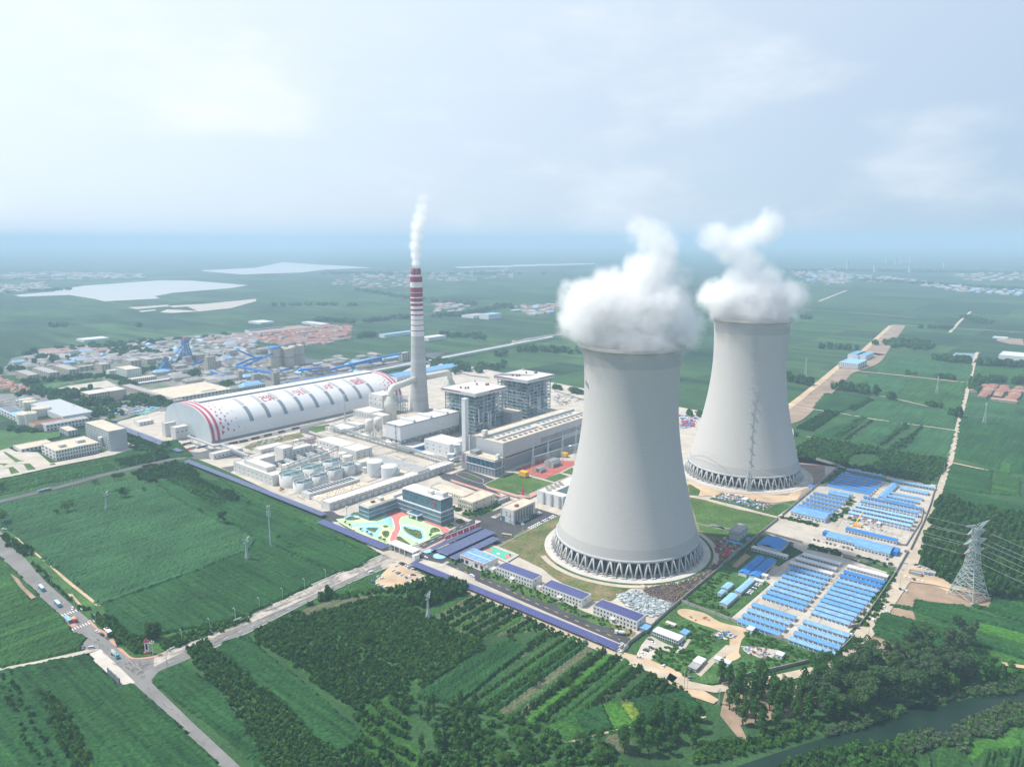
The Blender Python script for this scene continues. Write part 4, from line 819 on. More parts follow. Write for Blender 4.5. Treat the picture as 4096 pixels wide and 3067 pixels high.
patch('car_park',smooth(PX('B3',(-20,960),(80,990),(300,1080),(440,960),(450,1000),(320,1140),(110,1100),(30,1200),(-60,1240),(-150,1160)),2),M_CONC)
patch('sandy_verge',PX('C4',(1640,1130),(1900,1200),(2208,1330),(2208,1480),(2000,1400),(1640,1240)),M_SAND)
patch('sandy_verge',PX('B3',(0,1230),(200,1290),(420,1400),(440,1440),(200,1390),(0,1290)),M_SAND)
patch('sandy_verge',PX('B3',(80,1380),(300,1480),(600,1560),(760,1656),(700,1700),(400,1600),(180,1460)),M_SAND)
road('dirt_road',PX('C1',(1700,1380))+PX('C4',(-250,330),(0,480),(800,850),(1560,1160),(2208,1440))+PX('B3',(200,1390),(440,1490),(700,1540))+PX('B3',(1000,1500),(1500,1400),(1900,1310),(2100,1240)),7.5,M_DIRTROAD)
patch('sandy_verge',PX('C4',(0,440),(0,520),(350,640),(760,830),(1560,1190),(1640,1180),(1560,1100),(800,760)),M_DIRTROAD)
road('dirt_road',PX('C1',(1200,1080),(1740,1400),(1900,1480)),7,M_CONC)
patch('dirt_car_park',PX('C3',(740,1560),(960,1340),(1080,1290),(1340,1420),(1640,1580),(1500,1656),(800,1656))+PX('D3',(1560,150),(1330,140),(1300,90)),M_SAND)
patch('camp_ground',PX('B3',(890,760),(1250,450),(1330,380),(1240,320),(1500,130),(1700,30))+PX('B1',(1530,1180),(1680,1050),(1690,1000))+PX('B2',(0,500),(400,160),(850,240),(1350,350),(1300,550),(1100,1000),(960,1180),(800,1481))+PX('B3',(2208,900),(2040,1180),(1460,990)),M_CONC)
patch('weedy_strip',PX('B2',(200,330),(400,170),(470,185),(430,220),(290,330)),M_WEED)
patch('weedy_strip',PX('B2',(440,175),(820,260),(860,290),(1340,385),(1340,410),(860,320),(430,215)),M_WEED)
patch('gravel_lot',PX('B3',(1290,270),(1370,170),(1480,200),(1350,290)),M_CONC2)
patch('soil_bed',PX('B3',(900,180),(1050,40),(1110,70),(960,200)),M_SOIL)
patch('weedy_strip',PX('B2',(90,960),(420,1060),(960,1170),(900,1250),(840,1330),(790,1370),(860,1210),(520,1080),(60,980)),M_WEED)
road('east_road',PX('B4',(60,900),(200,720),(330,520),(480,300),(690,0))+PX('B2',(1110,1060),(1200,870),(1290,640),(1400,330),(1490,80))+PX('E1',(1600,790),(1680,460),(1790,30))+PX('Z4',(1820,1100)),[10,10,12,13,13,12,9,7.5,7,7,7,7.5,8,8],M_DIRTROAD)
patch('camp_road',PX('B2',(1040,940),(1200,590),(1230,590),(1270,600),(1220,740),(1100,990)),M_CONC2)
patch('sand_lot',PX('B2',(1080,1150),(1280,1180),(1480,1320),(1900,1440),(1700,1420),(1300,1330),(980,1290)),M_SAND)
cor=PX('E1',(0,640),(130,600),(280,490),(430,370),(540,250),(620,190),(830,120),(900,40))+PX('Z4',(940,1090),(1100,900),(1130,865))
road('dug_up_corridor',[p for p in cor],[46,42,36,34,44,40,36,44,50,44,40],M_RAW,True)
road('sandy_track',PX('E1',(0,600),(260,400),(430,260),(560,150))+PX('Z4',(830,1080),(1060,870)),12,M_SAND)
road('sandy_track',PX('E1',(500,180),(700,185),(1150,230),(1700,290)),6,M_SAND)
road('sandy_track',PX('E1',(130,495),(350,530),(560,560),(900,620),(1600,715)),4,M_DIRTROAD)
road('sandy_track',PX('E1',(920,405),(1050,430),(1350,500),(1500,535)),4,M_DIRTROAD)
road('sandy_track',PX('E1',(280,770),(420,795),(720,850),(870,875),(1380,970)),3,M_SAND)
road('sandy_track',PX('E1',(1560,1000),(1930,1080)),4,M_SAND)
road('farm_road',PX('Z4',(1060,868),(1200,870),(1600,890),(2212,930),(2400,940)),7,M_DIRTROAD)
road('farm_road',PX('Z4',(1570,930),(1660,830),(1750,750)),9,M_DIRTROAD)
road('farm_road',PX('Z4',(330,730),(900,770),(1280,800)),6,M_DIRTROAD)
road('farm_road',PX('Z4',(440,660),(680,565)),12,M_DIRTROAD)
M_LAKE=mat('lake_water',(.45,.44,.40),.35,.05,.004,spec=.5)
patch('lake',PX('Z1',(115,605),(470,575),(490,560),(720,525),(1220,490),(1400,478),(1640,480),(1900,500),(2140,520),(2000,545),(1700,570),(1500,585),(1340,615),(1380,635),(900,660),(820,640),(600,605),(180,620)),M_LAKE,z=.3)
patch('lake',PX('Z1',(1740,392),(2212,370))+PX('Z2',(230,320),(500,340),(800,355),(1000,370),(600,385),(400,410),(100,420),(-120,428),(-450,400)),M_LAKE,z=.3)
patch('lake',PX('Z2',(1700,362),(2212,350))+PX('Z3',(0,345),(720,330),(720,338),(0,360))+PX('Z2',(2212,362),(1760,372)),M_LAKE,z=.3)
M_PATCH=mat('road_patch',(.13,.125,.12),.9,.2,.3);M_WEAR=mat('road_wear',(.26,.25,.235),.9,.15,.3)
for pl,k_ in((P_CON,700),(P_AS,250),(LP('D2',(215,0),(290,0),(640,330),(1100,800),(1050,850),(640,430)),300),(LP('D2',(1230,960),(1300,960),(1950,1640),(1900,1640)),160),(LP('D2',(1050,700),(1300,740),(1350,800),(1250,900),(1080,820)),30)):
 ruts(pl,k_*3,M_PATCH,(1.0,4.5),(.2,.5),(CA,CB),.62,'road_patches');ruts(pl,k_*2,M_WEAR,(5,16),(.3,.8),(CA,CB),.60,'road_wear')
for pl in(LP('C2',(600,690),(1110,660),(1330,900),(1000,1080),(560,1130),(900,780)),LP('C4',(0,230),(400,380),(1000,690),(1500,880),(1600,1010),(0,330))):ruts(pl,260,M_ASPH3,(2,9),(.3,.9),(CA,CB),.62,'road_wear')
M_WALL=mat('white_render',(.60,.595,.57),.85,.07,.12)
M_WALLC=mat('cream_render',(.60,.56,.47),.85,.07,.12)
M_WALLG=mat('grey_cladding',(.25,.275,.30),.6,.06,.2)
M_WALLB=mat('beige_tile',(.48,.42,.33),.85,.10,.12)
M_WALLGR=mat('pale_green_render',(.56,.62,.55),.85,.08,.1)
M_CLAD=mat('white_cladding',(.60,.62,.63),.5,.05,.3)
M_CLADD=mat('light_grey_cladding',(.44,.46,.47),.5,.05,.3)
M_ROOFC=mat('cream_screed',(.56,.48,.37),.9,.14,.12)
M_ROOFW=mat('white_screed',(.58,.55,.50),.9,.12,.10)
M_ROOFG=mat('grey_screed',(.34,.34,.33),.9,.16,.10)
M_ROOFD=mat('dark_felt',(.16,.18,.20),.9,.16,.1)
M_GLASS=mat('window_glass',(.035,.065,.09),.18,.5,.15,spec=.8)
M_GLASSB=mat('blue_glass',(.05,.15,.22),.16,.5,.10,spec=.9)
M_FRAME=mat('white_frame',(.68,.68,.68),.5,.03,.5)
M_BLUE=mat('blue_sheet_light',(.15,.33,.57),.6,.18,.25)
M_BLUE2=mat('blue_sheet_strong',(.03,.19,.52),.55,.12,.12)
M_BLUE3=mat('blue_sheet_dark',(.07,.20,.42),.55,.22,.25)
M_BLUE4=mat('blue_sheet_pale',(.25,.46,.68),.55,.08,.12)
M_REDP=mat('red_paint',(.52,.03,.05),.6,.08,.3)
M_PINKR=mat('crimson_paint',(.60,.08,.12),.6,.05,.3)
M_RUST=mat('rusty_steel',(.25,.10,.06),.9,.3,.4)
M_TILE=mat('red_roof_tile',(.32,.15,.11),.9,.20,.25)
M_ORANGE=mat('yellow_box_paint',(.75,.38,.03),.6,.05,.3)
M_DUCT=mat('pale_duct_cladding',(.68,.66,.58),.6,.05,.3)
M_SILV=mat('aluminium_jacket',(.70,.71,.72),.28,.05,.4,metal=.85)
M_STEELB=mat('blue_grey_steel',(.30,.40,.43),.6,.12,.2)
M_DEEP=mat('boiler_interior',(.10,.135,.155),.8,.35,.08)
def solar_mat(name,bw,bh,c):
 m=bpy.data.materials.new(name);m.use_nodes=True;nt=m.node_tree;b=nt.nodes['Principled BSDF']
 tcn=nt.nodes.new('ShaderNodeTexCoord');t=nt.nodes.new('ShaderNodeTexBrick');t.offset=0
 t.inputs['Scale'].default_value=1;t.inputs['Brick Width'].default_value=bw;t.inputs['Row Height'].default_value=bh;t.inputs['Mortar Size'].default_value=.05
 t.inputs['Color1'].default_value=(*c,1);t.inputs['Color2'].default_value=(c[0]*1.5,c[1]*1.4,c[2]*1.25,1);t.inputs['Mortar'].default_value=(.30,.33,.44,1);t.inputs['Mortar Smooth'].default_value=.2
 nt.links.new(tcn.outputs['Object'],t.inputs['Vector']);nt.links.new(t.outputs['Color'],b.inputs['Base Color'])
 b.inputs['Roughness'].default_value=.3;b.inputs['Specular IOR Level'].default_value=.5;return m
M_PV=solar_mat('solar_cells',2.0,1.3,(.030,.036,.16))
M_PV2=solar_mat('solar_cells_grey',2.2,1.4,(.045,.060,.15))
UB=MB().box(-.5,.5,-.5,.5,-.5,.5)
UNIT={}
def unit(m):
 if m.name not in UNIT:UNIT[m.name]=UB.mesh('pane',[m])
 return UNIT[m.name]
NWIN=[0]
def win(t,face,u,z,w,h,m=None,name='window',proud=.08,y0=0.0,x0=0.0,vis=True):
 """window as a thin proud slab: face 'W' lies in x=x0 (u along y), face 'S' lies in y=y0 (u along x)"""
 o=bpy.data.objects.new(name,unit(m or M_GLASS));COL.objects.link(o);o.parent=t;NWIN[0]+=1
 if face=='W':o.location=(x0,u,z);o.scale=(proud*2,w,h)
 else:o.location=(u,y0,z);o.scale=(w,proud*2,h)
 return o
def wins(t,face,L,n,zs,w,h,m=None,u0=None,name='window',y0=0.0,x0=0.0):
 u0=L/(2*n)if u0 is None else u0;st=(L-2*u0)/max(1,n-1)
 for z in zs:
  for i in range(n):win(t,face,u0+i*st,z,w,h,m,name,y0=y0,x0=x0)
def bld(name,label,code,Lp,Fp,Rp,Fb=None,h=None,cat='building',group=None,wall=M_WALL,roof=M_ROOFW,parapet=.8,ang=GA,w=None,d=None,extra=None):
 """box building from its roof corners (left, front, right) and the foot of the front corner, all photo points"""
 if h is None:h=hgt(C(code,*Fb),C(code,*Fp)[1])
 F=g(code,*Fp,z=h);ex,ey=np.array([cos(ang),sin(ang)]),np.array([-sin(ang),cos(ang)])
 if d is None:d=float(np.dot(g(code,*Lp,z=h)-F,ey))
 if w is None:w=float(np.dot(g(code,*Rp,z=h)-F,ex))
 d,w=max(d,1.5),max(w,1.5)
 t=empty(name,(F[0],F[1],.2),ang,label,cat,group);t['w']=w;t['d']=d;t['h']=h
 box_parts(t,0,w,0,d,h,wall,roof,parapet)
 return t,w,d,h
def box_parts(t,x0,x1,y0,y1,h,wall,roof,parapet=.8,z0=0.0,nm='wall',rn='roof'):
 q=MB();p=parapet;tk=.35
 q.box(x0,x1,y0,y1,z0,h-p)
 if p>0:
  q.box(x0,x1,y0,y0+tk,h-p,h);q.box(x0,x1,y1-tk,y1,h-p,h);q.box(x0,x0+tk,y0+tk,y1-tk,h-p,h);q.box(x1-tk,x1,y0+tk,y1-tk,h-p,h)
 q.build(nm,[wall],t)
 MB().box(x0+tk,x1-tk,y0+tk,y1-tk,h-p,h-p+.12).build(rn,[roof],t)
def gable(t,w,d,h,rise,m,along='y',over=.4,name='roof',z=None):
 z=h if z is None else z;q=MB();o=over
 if along=='y':v=[(-o,-o,z),(w/2,-o,z+rise),(w+o,-o,z),(-o,d+o,z),(w/2,d+o,z+rise),(w+o,d+o,z)]
 else:v=[(-o,-o,z),(-o,d/2,z+rise),(-o,d+o,z),(w+o,-o,z),(w+o,d/2,z+rise),(w+o,d+o,z)]
 dz=.18
 v2=[(a,b,c-dz)for a,b,c in v]
 q.add(v+v2,[(0,3,4,1)if along=='y' else(0,1,4,3),(1,4,5,2)if along=='y' else(1,2,5,4),(0,1,7,6),(1,2,8,7),(3,9,10,4),(4,10,11,5),(0,6,9,3),(2,5,11,8),(6,7,10,9),(7,8,11,10)])
 q.build(name,[m],t)
def rooftop(t,boxes,m=None):
 for x0,x1,y0,y1,z0,z1 in boxes:MB().box(x0,x1,y0,y1,z0,z1).build('roof_housing',[m or M_WALL],t)
def vent_box(t,x,y,z,s=1.5):
 MB().box(x-s,x+s,y-s,y+s,z,z+1.3).build('vent',[M_STEEL],t)
def text_mesh(s,size):
 cu=bpy.data.curves.new('sign_text','FONT');cu.body=s;cu.size=size;cu.extrude=.0;cu.align_x='CENTER';cu.align_y='CENTER';cu.offset=size*.012
 o=bpy.data.objects.new('sign_text',cu);COL.objects.link(o);bpy.context.view_layer.update()
 dg=bpy.context.evaluated_depsgraph_get();me=bpy.data.meshes.new_from_object(o.evaluated_get(dg));bpy.data.objects.remove(o);return me
def sign(t,s,size,loc,face,m,name='lettering'):
 me=text_mesh(s,size);me.materials.clear();me.materials.append(m);o=link(name,me,t);o.location=loc
 o.rotation_euler=(pi/2,0,-pi/2)if face=='W' else(pi/2,0,0);return o
P0=g('A2',780,1180);DW,DL,DH=143.0,362.0,47.5
dome=empty('coal_storage_dome',(P0[0],P0[1],.1),GA,'long white barrel-vaulted coal store with red stripes and red characters','coal store')
def arc(s):
 t=pi*s;yy=DW/2-DW/2*np.sign(cos(t))*abs(cos(t))**.86;zz=2.0+(DH-2.0)*sin(t)**.80 if 0<t<pi else 2.0
 return yy,zz
NS=72
def vault(x0,x1,s0,s1,off,m,name,nx=2,ns=None,z_base=False):
 ns=ns or max(4,int(NS*(s1-s0)));v=[]
 for i in range(ns+1):
  s=s0+(s1-s0)*i/ns;y,z=arc(s);ya,za=arc(max(0,s-.01));yb,zb=arc(min(1,s+.01));ty,tz=yb-ya,zb-za;l=math.hypot(ty,tz)or 1
  ny,nz_=-tz/l,ty/l
  for j in range(nx+1):v.append((x0+(x1-x0)*j/nx,y+ny*off,z+nz_*off))
 f=[(i*(nx+1)+j,(i+1)*(nx+1)+j,(i+1)*(nx+1)+j+1,i*(nx+1)+j+1)for i in range(ns)for j in range(nx)]
 q=MB();q.add(v,f,0,True);return q
M_DOME=mat('dome_sheet',(.70,.70,.69),.42,.05,.02,spec=.5)
M_DOMEEND=mat('dome_end_sheet',(.50,.56,.58),.6,.05,.06)
M_SKYL=mat('skylight_sheet',(.20,.25,.28),.4,.08,.3)
M_SKYLP=mat('skylight_sheet_pale',(.42,.44,.43),.5,.08,.3)
vault(0,DL,0,1,0,M_DOME,'vault',40,96).build('vault',[M_DOME],dome)
q=MB();pts=[arc(i/64)for i in range(65)]
q.add([(0.05,y,z)for y,z in pts]+[(0.05,DW,0),(0.05,0,0)],[tuple(range(67))]);q.build('end_wall',[M_DOMEEND],dome)
q=MB();q.add([(DL-.05,y,z)for y,z in pts]+[(DL-.05,DW,0),(DL-.05,0,0)],[tuple(range(66,-1,-1))]);q.build('end_wall',[M_DOMEEND],dome)
q=MB();q.box(0,DL,-.3,.8,0,2.6);q.box(0,DL,DW-.8,DW+.3,0,2.6)
q.build('base_wall',[M_WALLG],dome)
def ystr(x0,x1,s0,s1,m,nm,off=.25):vault(x0,x1,s0,s1,off,m,nm).build(nm,[m],dome)
M_STRIPE=mat('dome_red',(.50,.09,.14),.5,.05,.3)
for xa in(1.5,9.5):ystr(xa,xa+4.2,0,1,M_STRIPE,'red_stripe')
for xa in(DL-5.7,DL-13.7):ystr(xa,xa+4.2,0,1,M_STRIPE,'red_stripe')
for i in range(9):
 xa=64+i*29.2
 ystr(xa,xa+6.4,.10,.285,M_SKYL,'skylight');ystr(xa,xa+6.4,.30,.435,M_SKYLP,'skylight')
 ystr(xa,xa+6.4,.58,.90,M_SKYLP,'skylight')
for side in(0,1):
 r_=np.random.default_rng(5)
 for c_ in range(5):
  for k in range(9):
   s=.05+.37*k/8+(.02 if c_%2 else 0);sz=(3.9-.75*c_)*(1-.06*k)
   if sz<.8 or(c_>1 and k%2):continue
   xx=19+c_*8.5+(k%2)*2;xx=DL-xx if side else xx;sg=-1 if side else 1
   y1,z1=arc(s);q=MB();ds=sz/175
   (ya,za),(yb,zb),(yc,zc)=arc(max(.01,s-ds)),arc(s+ds),arc(s)
   q.add([(xx-sg*sz*.45,ya-.35,za+.15),(xx-sg*sz*.45,yb-.3,zb+.3),(xx+sg*sz*.7,yc-.35,zc+.35)],[(0,1,2)]);q.build('triangle_mark',[M_STRIPE],dome)
mo=MB();yr,zr=arc(.5)
mo.box(17,DL-17,DW/2-9,DW/2+9,DH-1.0,DH+1.6);mo.build('ridge_monitor',[M_CLADD],dome)
MB().box(16,DL-16,DW/2-10.5,DW/2+10.5,DH+1.6,DH+2.3).build('ridge_cap',[M_CLAD],dome)
import bmesh
def wrap_char(ch,xc,sc,size):
 me=text_mesh(ch,size);bm=bmesh.new();bm.from_mesh(me)
 bmesh.ops.triangulate(bm,faces=bm.faces);
 for _ in range(3):bmesh.ops.subdivide_edges(bm,edges=[e for e in bm.edges if e.calc_length()>1.6],cuts=1)
 L_arc=[0];
 S=[i/200 for i in range(201)]
 for a,b in zip(S[:-1],S[1:]):
  (y0,z0),(y1,z1)=arc(a),arc(b);L_arc.append(L_arc[-1]+math.hypot(y1-y0,z1-z0))
 base=np.interp(sc,S,L_arc)
 for v in bm.verts:
  u,w=v.co.x,v.co.y
  s=float(np.interp(base-u,L_arc,S));y,z=arc(s);ya,za=arc(s-.01);yb,zb=arc(s+.01);l=math.hypot(yb-ya,zb-za)
  v.co=(xc+w,y-(zb-za)/l*.3,z+(yb-ya)/l*.3)
 bm.to_mesh(me);bm.free();me.materials.clear();me.materials.append(M_STRIPE);link('character',me,dome)
for ch,i in zip('范示家国',(1,3,5,7)):wrap_char(ch,64+i*29.2+17.5-.0,.345,22)
ch=empty('chimney',(-158.6,1217.5,0),0,'tall concrete chimney with crimson and white bands and a smoking top','chimney')
H1=229.
def cr(z):return 16.6-(16.6-10.4)*min(1,z/150)**.72-(10.4-10.1)*max(0,(z-150)/79)
M_CHC=mat('chimney_concrete',(.42,.42,.41),.85,.10,.08,stretch=(0,(.04,.04,1.2)))
M_CHR=mat('chimney_red',(.26,.04,.085),.6,.05,.3);M_CHW=mat('chimney_white',(.66,.66,.64),.6,.05,.3)
z_of=lambda y:hgt((1678,1640),y)
zb=[z_of(900+p/2.16)for p in(430,445,492,538,580,584,620,630,660,675,698,722,740,768,780,815,821,859,866,906,913,955)]
MB().lathe([(cr(z),z)for z in np.linspace(0,zb[-1],40)],n=48,cap=False).build('shaft',[M_CHC],ch)
cols_=[0,1,0,1,0,1,0,1,0,1,0,1,0,1,0,1,0,1,0,1,0]
zz=zb[::-1]
for i in range(len(zz)-1):
 a,b=zz[i],zz[i+1];c_=M_CHW if i%2==0 else M_CHR
 MB().lathe([(cr(a)+.05,a),(cr(b)+.05,b)],n=48,cap=False).build('painted_band',[c_],ch)
MB().lathe([(10.1,H1),(10.5,H1-.2),(10.5,H1+.6),(9.4,H1+.6),(9.4,H1)],n=48,cap=False).build('top_rim',[M_CHW],ch)
MB().lathe([(10,H1-.3),(0.01,H1-.3)],n=32,cap=False).build('top_deck',[M_CHC],ch)
for s in(-1,1):MB().lathe([(3.9,H1-.2),(3.9,239.5),(3.3,239.5),(3.3,236)],cx=s*4.1,n=24,cap=False).build('flue',[M_CHR],ch)
def absorber(x,y,label,ends):
 t=empty('absorber_tower',(x,y,.1),0,label,'absorber tower','flue gas absorber towers');r=10.5
 MB().lathe([(r-1.6,0),(r-1.6,21),(r,22.5),(r,30),(r-.6,31)],n=40).build('vessel',[M_DUCT],t)
 MB().lathe([(r-.6,31),(6.0,39),(5.4,40)],n=40,cap=False).build('cone',[M_DUCT],t)
 q=MB()
 for i in range(20):a=2*pi*i/20;q.bar(((r-.3)*cos(a),(r-.3)*sin(a),31.2),(5.9*cos(a),5.9*sin(a),39.4),.4)
 for z in(22,26.5,30.5):
  for i in range(30):a,b=2*pi*i/30,2*pi*(i+1)/30;q.bar(((r+.9)*cos(a),(r+.9)*sin(a),z),((r+.9)*cos(b),(r+.9)*sin(b),z),.35)
 q.build('gallery_rails',[M_STEEL],t)
 dx,dy=ends[0]-x,ends[1]-y;P_=[(0,0,38)]+[(0,0,44)]
 L_=math.hypot(dx,dy);ux,uy=dx/L_,dy/L_
 for k in range(1,8):a=pi/2*k/7;P_.append((ux*9*(1-cos(a)),uy*9*(1-cos(a)),44+9*sin(a)))
 P_.append((dx-ux*9,dy-uy*9,53.5+2));
 MB().tube(P_,5.3,n=20).build('flue_duct',[M_DUCT],t)
 q=MB();n=int((L_-20)/3.2)
 for k in range(n):
  s=11+k*3.2;zc=53+2.2*s/L_
  for i in range(16):
   a,b=2*pi*i/16,2*pi*(i+1)/16;f=lambda a:(ux*s-uy*5.45*cos(a),uy*s+ux*5.45*cos(a),zc+5.45*sin(a));q.bar(f(a),f(b),.35)
 q.build('duct_ribs',[M_DUCT],t)
absorber(*g('A3',1155,888),'cream absorber tower left of the chimney with a bent white duct',(-158.6,1217.5))
absorber(-112,1288,'absorber tower behind the chimney, ducted to it from the right',(-158.6,1217.5))
def steel_frame(name,label,x0,y0,w,d,h,nx,ny,nz,bw=.55,diag=True,parent=None,seed=1):
 """open steel building frame on the grid: columns, floor beams and bracing"""
 r_=random.Random(seed);t=parent or empty(name,(x0,y0,.1),GA,label,'steel frame');q=MB()
 xs=[w*i/nx for i in range(nx+1)];ys=[d*i/ny for i in range(ny+1)];zs=[h*(i+1)/nz for i in range(nz)]
 for x in xs:
  for y in ys:q.bar((x,y,0),(x,y,h),bw*1.25)
 q.build('columns',[M_STEELB],t);q=MB()
 for z in zs:
  for x in xs:q.bar((x,0,z),(x,d,z),bw)
  for y in ys:q.bar((0,y,z),(w,y,z),bw)
 q.build('floor_beams',[M_STEELB],t)
 if diag:
  q=MB()
  for k in range(nz):
   za,zb_=(zs[k-1]if k else 0),zs[k]
   for i in range(nx):
    if r_.random()<.42:q.bar((xs[i],0,za),(xs[i+1],0,zb_),bw*.6);q.bar((xs[i+1],0,za),(xs[i],0,zb_),bw*.6)
   for i in range(ny):
    if r_.random()<.42:q.bar((0,ys[i],za),(0,ys[i+1],zb_),bw*.6);q.bar((0,ys[i+1],za),(0,ys[i],zb_),bw*.6)
  q.build('bracing',[M_STEELB],t)
 return t
steel_frame('pipe_steelwork','steel lattice crowded with pipes between absorber and chimney',*(g('A3',1240,800)),22,18,26,4,3,5,.4)
def boiler(Fx,h,w,d,label,seed):
 t=empty('boiler_house',(Fx[0],Fx[1],.1),GA,label,'boiler house','open boiler houses under white roofs');r_=random.Random(seed)
 ins=5.0;hr=h-6.5
 f=empty('boiler_steelwork',(ins,ins,0));f.parent=t
 x0,y0,ww,dd=ins,ins,w-2*ins,d-2*ins
 def fr():
  nx,ny,nz=7,6,11;xs=[x0+ww*i/nx for i in range(nx+1)];ys=[y0+dd*i/ny for i in range(ny+1)];zs=[hr*(i+1)/nz for i in range(nz)]
  q=MB()
  for x in xs:
   for y in(ys[0],ys[1],ys[-1]):q.bar((x,y,0),(x,y,hr+.5),.95)
  for y in ys:
   for x in(xs[0],xs[1],xs[-1]):q.bar((x,y,0),(x,y,hr+.5),.95)
  q.build('columns',[M_STEELB],t);q=MB()
  for z in zs:
   for y in(ys[0],ys[1],ys[-1]):q.bar((x0,y,z),(x0+ww,y,z),.75)
   for x in(xs[0],xs[1],xs[-1]):q.bar((x,y0,z),(x,y0+dd,z),.75)
   for zo in(1.1,):q.bar((x0,y0-.2,z+zo),(x0+ww,y0-.2,z+zo),.22);q.bar((x0-.2,y0,z+zo),(x0-.2,y0+dd,z+zo),.22)
  q.build('floor_beams',[M_STEELB],t);q=MB()
  for k,z in enumerate(zs[:-1]):
   for i in range(nx):
    if r_.random()<.7:q.box(xs[i]+.3,xs[i+1]-.3,y0+.3,ys[1]+r_.uniform(-2,0),z-.25,z)
   for i in range(ny):
    if r_.random()<.7:q.box(x0+.3,xs[1]+r_.uniform(-2,0),ys[i]+.3,ys[i+1]-.3,z-.25,z)
  q.build('floor_plates',[M_STEEL],t);q=MB()
  for k in range(nz):
   za,zb_=(zs[k-1]if k else 0),zs[k]
   for i in range(nx):
    if r_.random()<.45:q.bar((xs[i],y0,za),(xs[i+1],y0,zb_),.4);q.bar((xs[i+1],y0,za),(xs[i],y0,zb_),.4)
   for i in range(ny):
    if r_.random()<.45:q.bar((x0,ys[i],za),(x0,ys[i+1],zb_),.4);q.bar((x0,ys[i+1],za),(x0,ys[i],zb_),.4)
  q.build('bracing',[M_STEELB],t)
 fr();bpy.data.objects.remove(f)
 q=MB();q.box(x0+9,x0+ww-7,y0+9,y0+dd-7,6,hr-3);q.build('furnace_casing',[M_DEEP],t)
 q=MB()
 for i in range(90):
  z=r_.choice(range(10))*hr/11+.2+hr/11*.0+6;s=r_.uniform(1,3.2);e=r_.uniform(.8,3.5)
  if r_.random()<.5:x,y=r_.uniform(x0+2,x0+ww-5),y0+r_.uniform(2,8)
  else:x,y=x0+r_.uniform(2,8),r_.uniform(y0+2,y0+dd-5)
  q.box(x,x+s*1.5,y,y+s,z,z+e)
 kind(q.build('floor_equipment',[M_CLADD],t),'stuff')
 q=MB();a=3.0
 for(px,z0,z1,dy)in((x0+6,hr*.62,hr*.30,3),(x0+ww*.45,hr*.45,hr*.1,2),(x0+ww*.52,hr*.45,hr*.1,2),(x0+ww*.8,hr*.86,hr*.5,3)):
  q.tube([(px-4,y0+dy+4,z0+4),(px,y0-.6,z0+4),(px+.5,y0-.8,z0),(px+.5,y0-.8,z1+3),(px+3,y0-.8,z1),(px+10,y0-.8,z1+.2),(px+12,y0+3,z1+.4)],.95,n=8)
 for k in range(14):
  px=r_.uniform(x0,x0+ww);z=r_.uniform(6,hr-14);q.tube([(px,y0+r_.uniform(.5,6),z),(px,y0+r_.uniform(.5,6),z+r_.uniform(6,14))],r_.uniform(.3,.8),n=6)
 for k in range(14):
  py=r_.uniform(y0,y0+dd);z=r_.uniform(6,hr-14);q.tube([(x0+r_.uniform(.5,6),py,z),(x0+r_.uniform(.5,6),py,z+r_.uniform(6,14))],r_.uniform(.3,.8),n=6)
 q.build('steam_pipes',[M_CLAD],t)
 q=MB();q.box(0,w,0,d,h-5.2,h-.8);q.build('roof_fascia',[M_CLADD],t)
 MB().box(.5,w-.5,.5,d-.5,h-.8,h-.6).build('roof',[M_ROOFW],t)
 q=MB();q.box(0,w,0,.6,h-.8,h);q.box(0,w,d-.6,d,h-.8,h);q.box(0,.6,.6,d-.6,h-.8,h);q.box(w-.6,w,.6,d-.6,h-.8,h);q.build('parapet',[M_CLAD],t)
 q=MB()
 q.box(-.12,0,d*.42,d*.98,h-2.2,h-.6);q.build('red_trim',[M_CHR],t)
 q=MB();q.box(w*.42,w*.98,-.12,0,h-2.2,h-.6);q.build('red_trim',[M_CHR],t)
 for(vx,vy)in((.22,.62),(.24,.50),(.30,.48),(.70,.60),(.80,.42),(.84,.40)):
  q=MB()
  for k in range(4):q.lathe([(.45,h-.6),(.45,h+2.6)],cx=w*vx+(k%2)*1.3,cy=d*vy+(k//2)*1.3,n=6)
  q.build('roof_vent_stack',[M_RUST],t)
 q=MB();q.lathe([(1.6,h-.6),(1.9,h+1),(1.2,h+1.6),(.3,h+4)],cx=w*.95,cy=d*.9,n=10);q.build('roof_horn',[M_STEEL],t)
 return t
hB=66.
F1=g('A4',320,552,hB);F2=g('A4',980,385,hB)
boiler(F1,hB,72,72,'nearer open boiler house with a white roof left of the turbine hall',3)
boiler(F2,hB,72,72,'farther open boiler house with a white roof and red edge',9)
b0=g('A4',198,1420);e=empty('lift_shaft',(b0[0],b0[1],.1),GA,'slim white lift shaft standing in front of the nearer boiler house','lift shaft')
MB().box(-3.2,3.2,-3.2,3.2,0,84.5).build('shaft',[M_CLAD],e);MB().box(-3.5,3.5,-3.5,3.5,84.5,86).build('cap',[M_WALL],e)
t,w,d,h=bld('turbine_hall','long light grey turbine hall with rows of roof vents','A4',(300,1065),(670,1180),(1690,830),h=36.0,cat='turbine hall',wall=M_CLADD,roof=M_ROOFC,parapet=1.0,w=205)
MB().box(0,w+.05,-.12,0,0,13.6).build('dark_plinth',[M_WALLG],t)
MB().box(4,w*.62,-.16,0,15.0,17.4).build('strip_window',[M_GLASS],t)
MB().box(w*.38,w*.86,-.2,0,20,26.5).build('grey_band',[M_WALLG],t)
MB().box(w*.87,w,-.25,0,14.5,31).build('grey_band',[M_WALLG],t)
MB().box(2,w,d*.62,d*.62+2.4,h-1,h+2.2).build('roof_ridge',[M_CLADD],t)
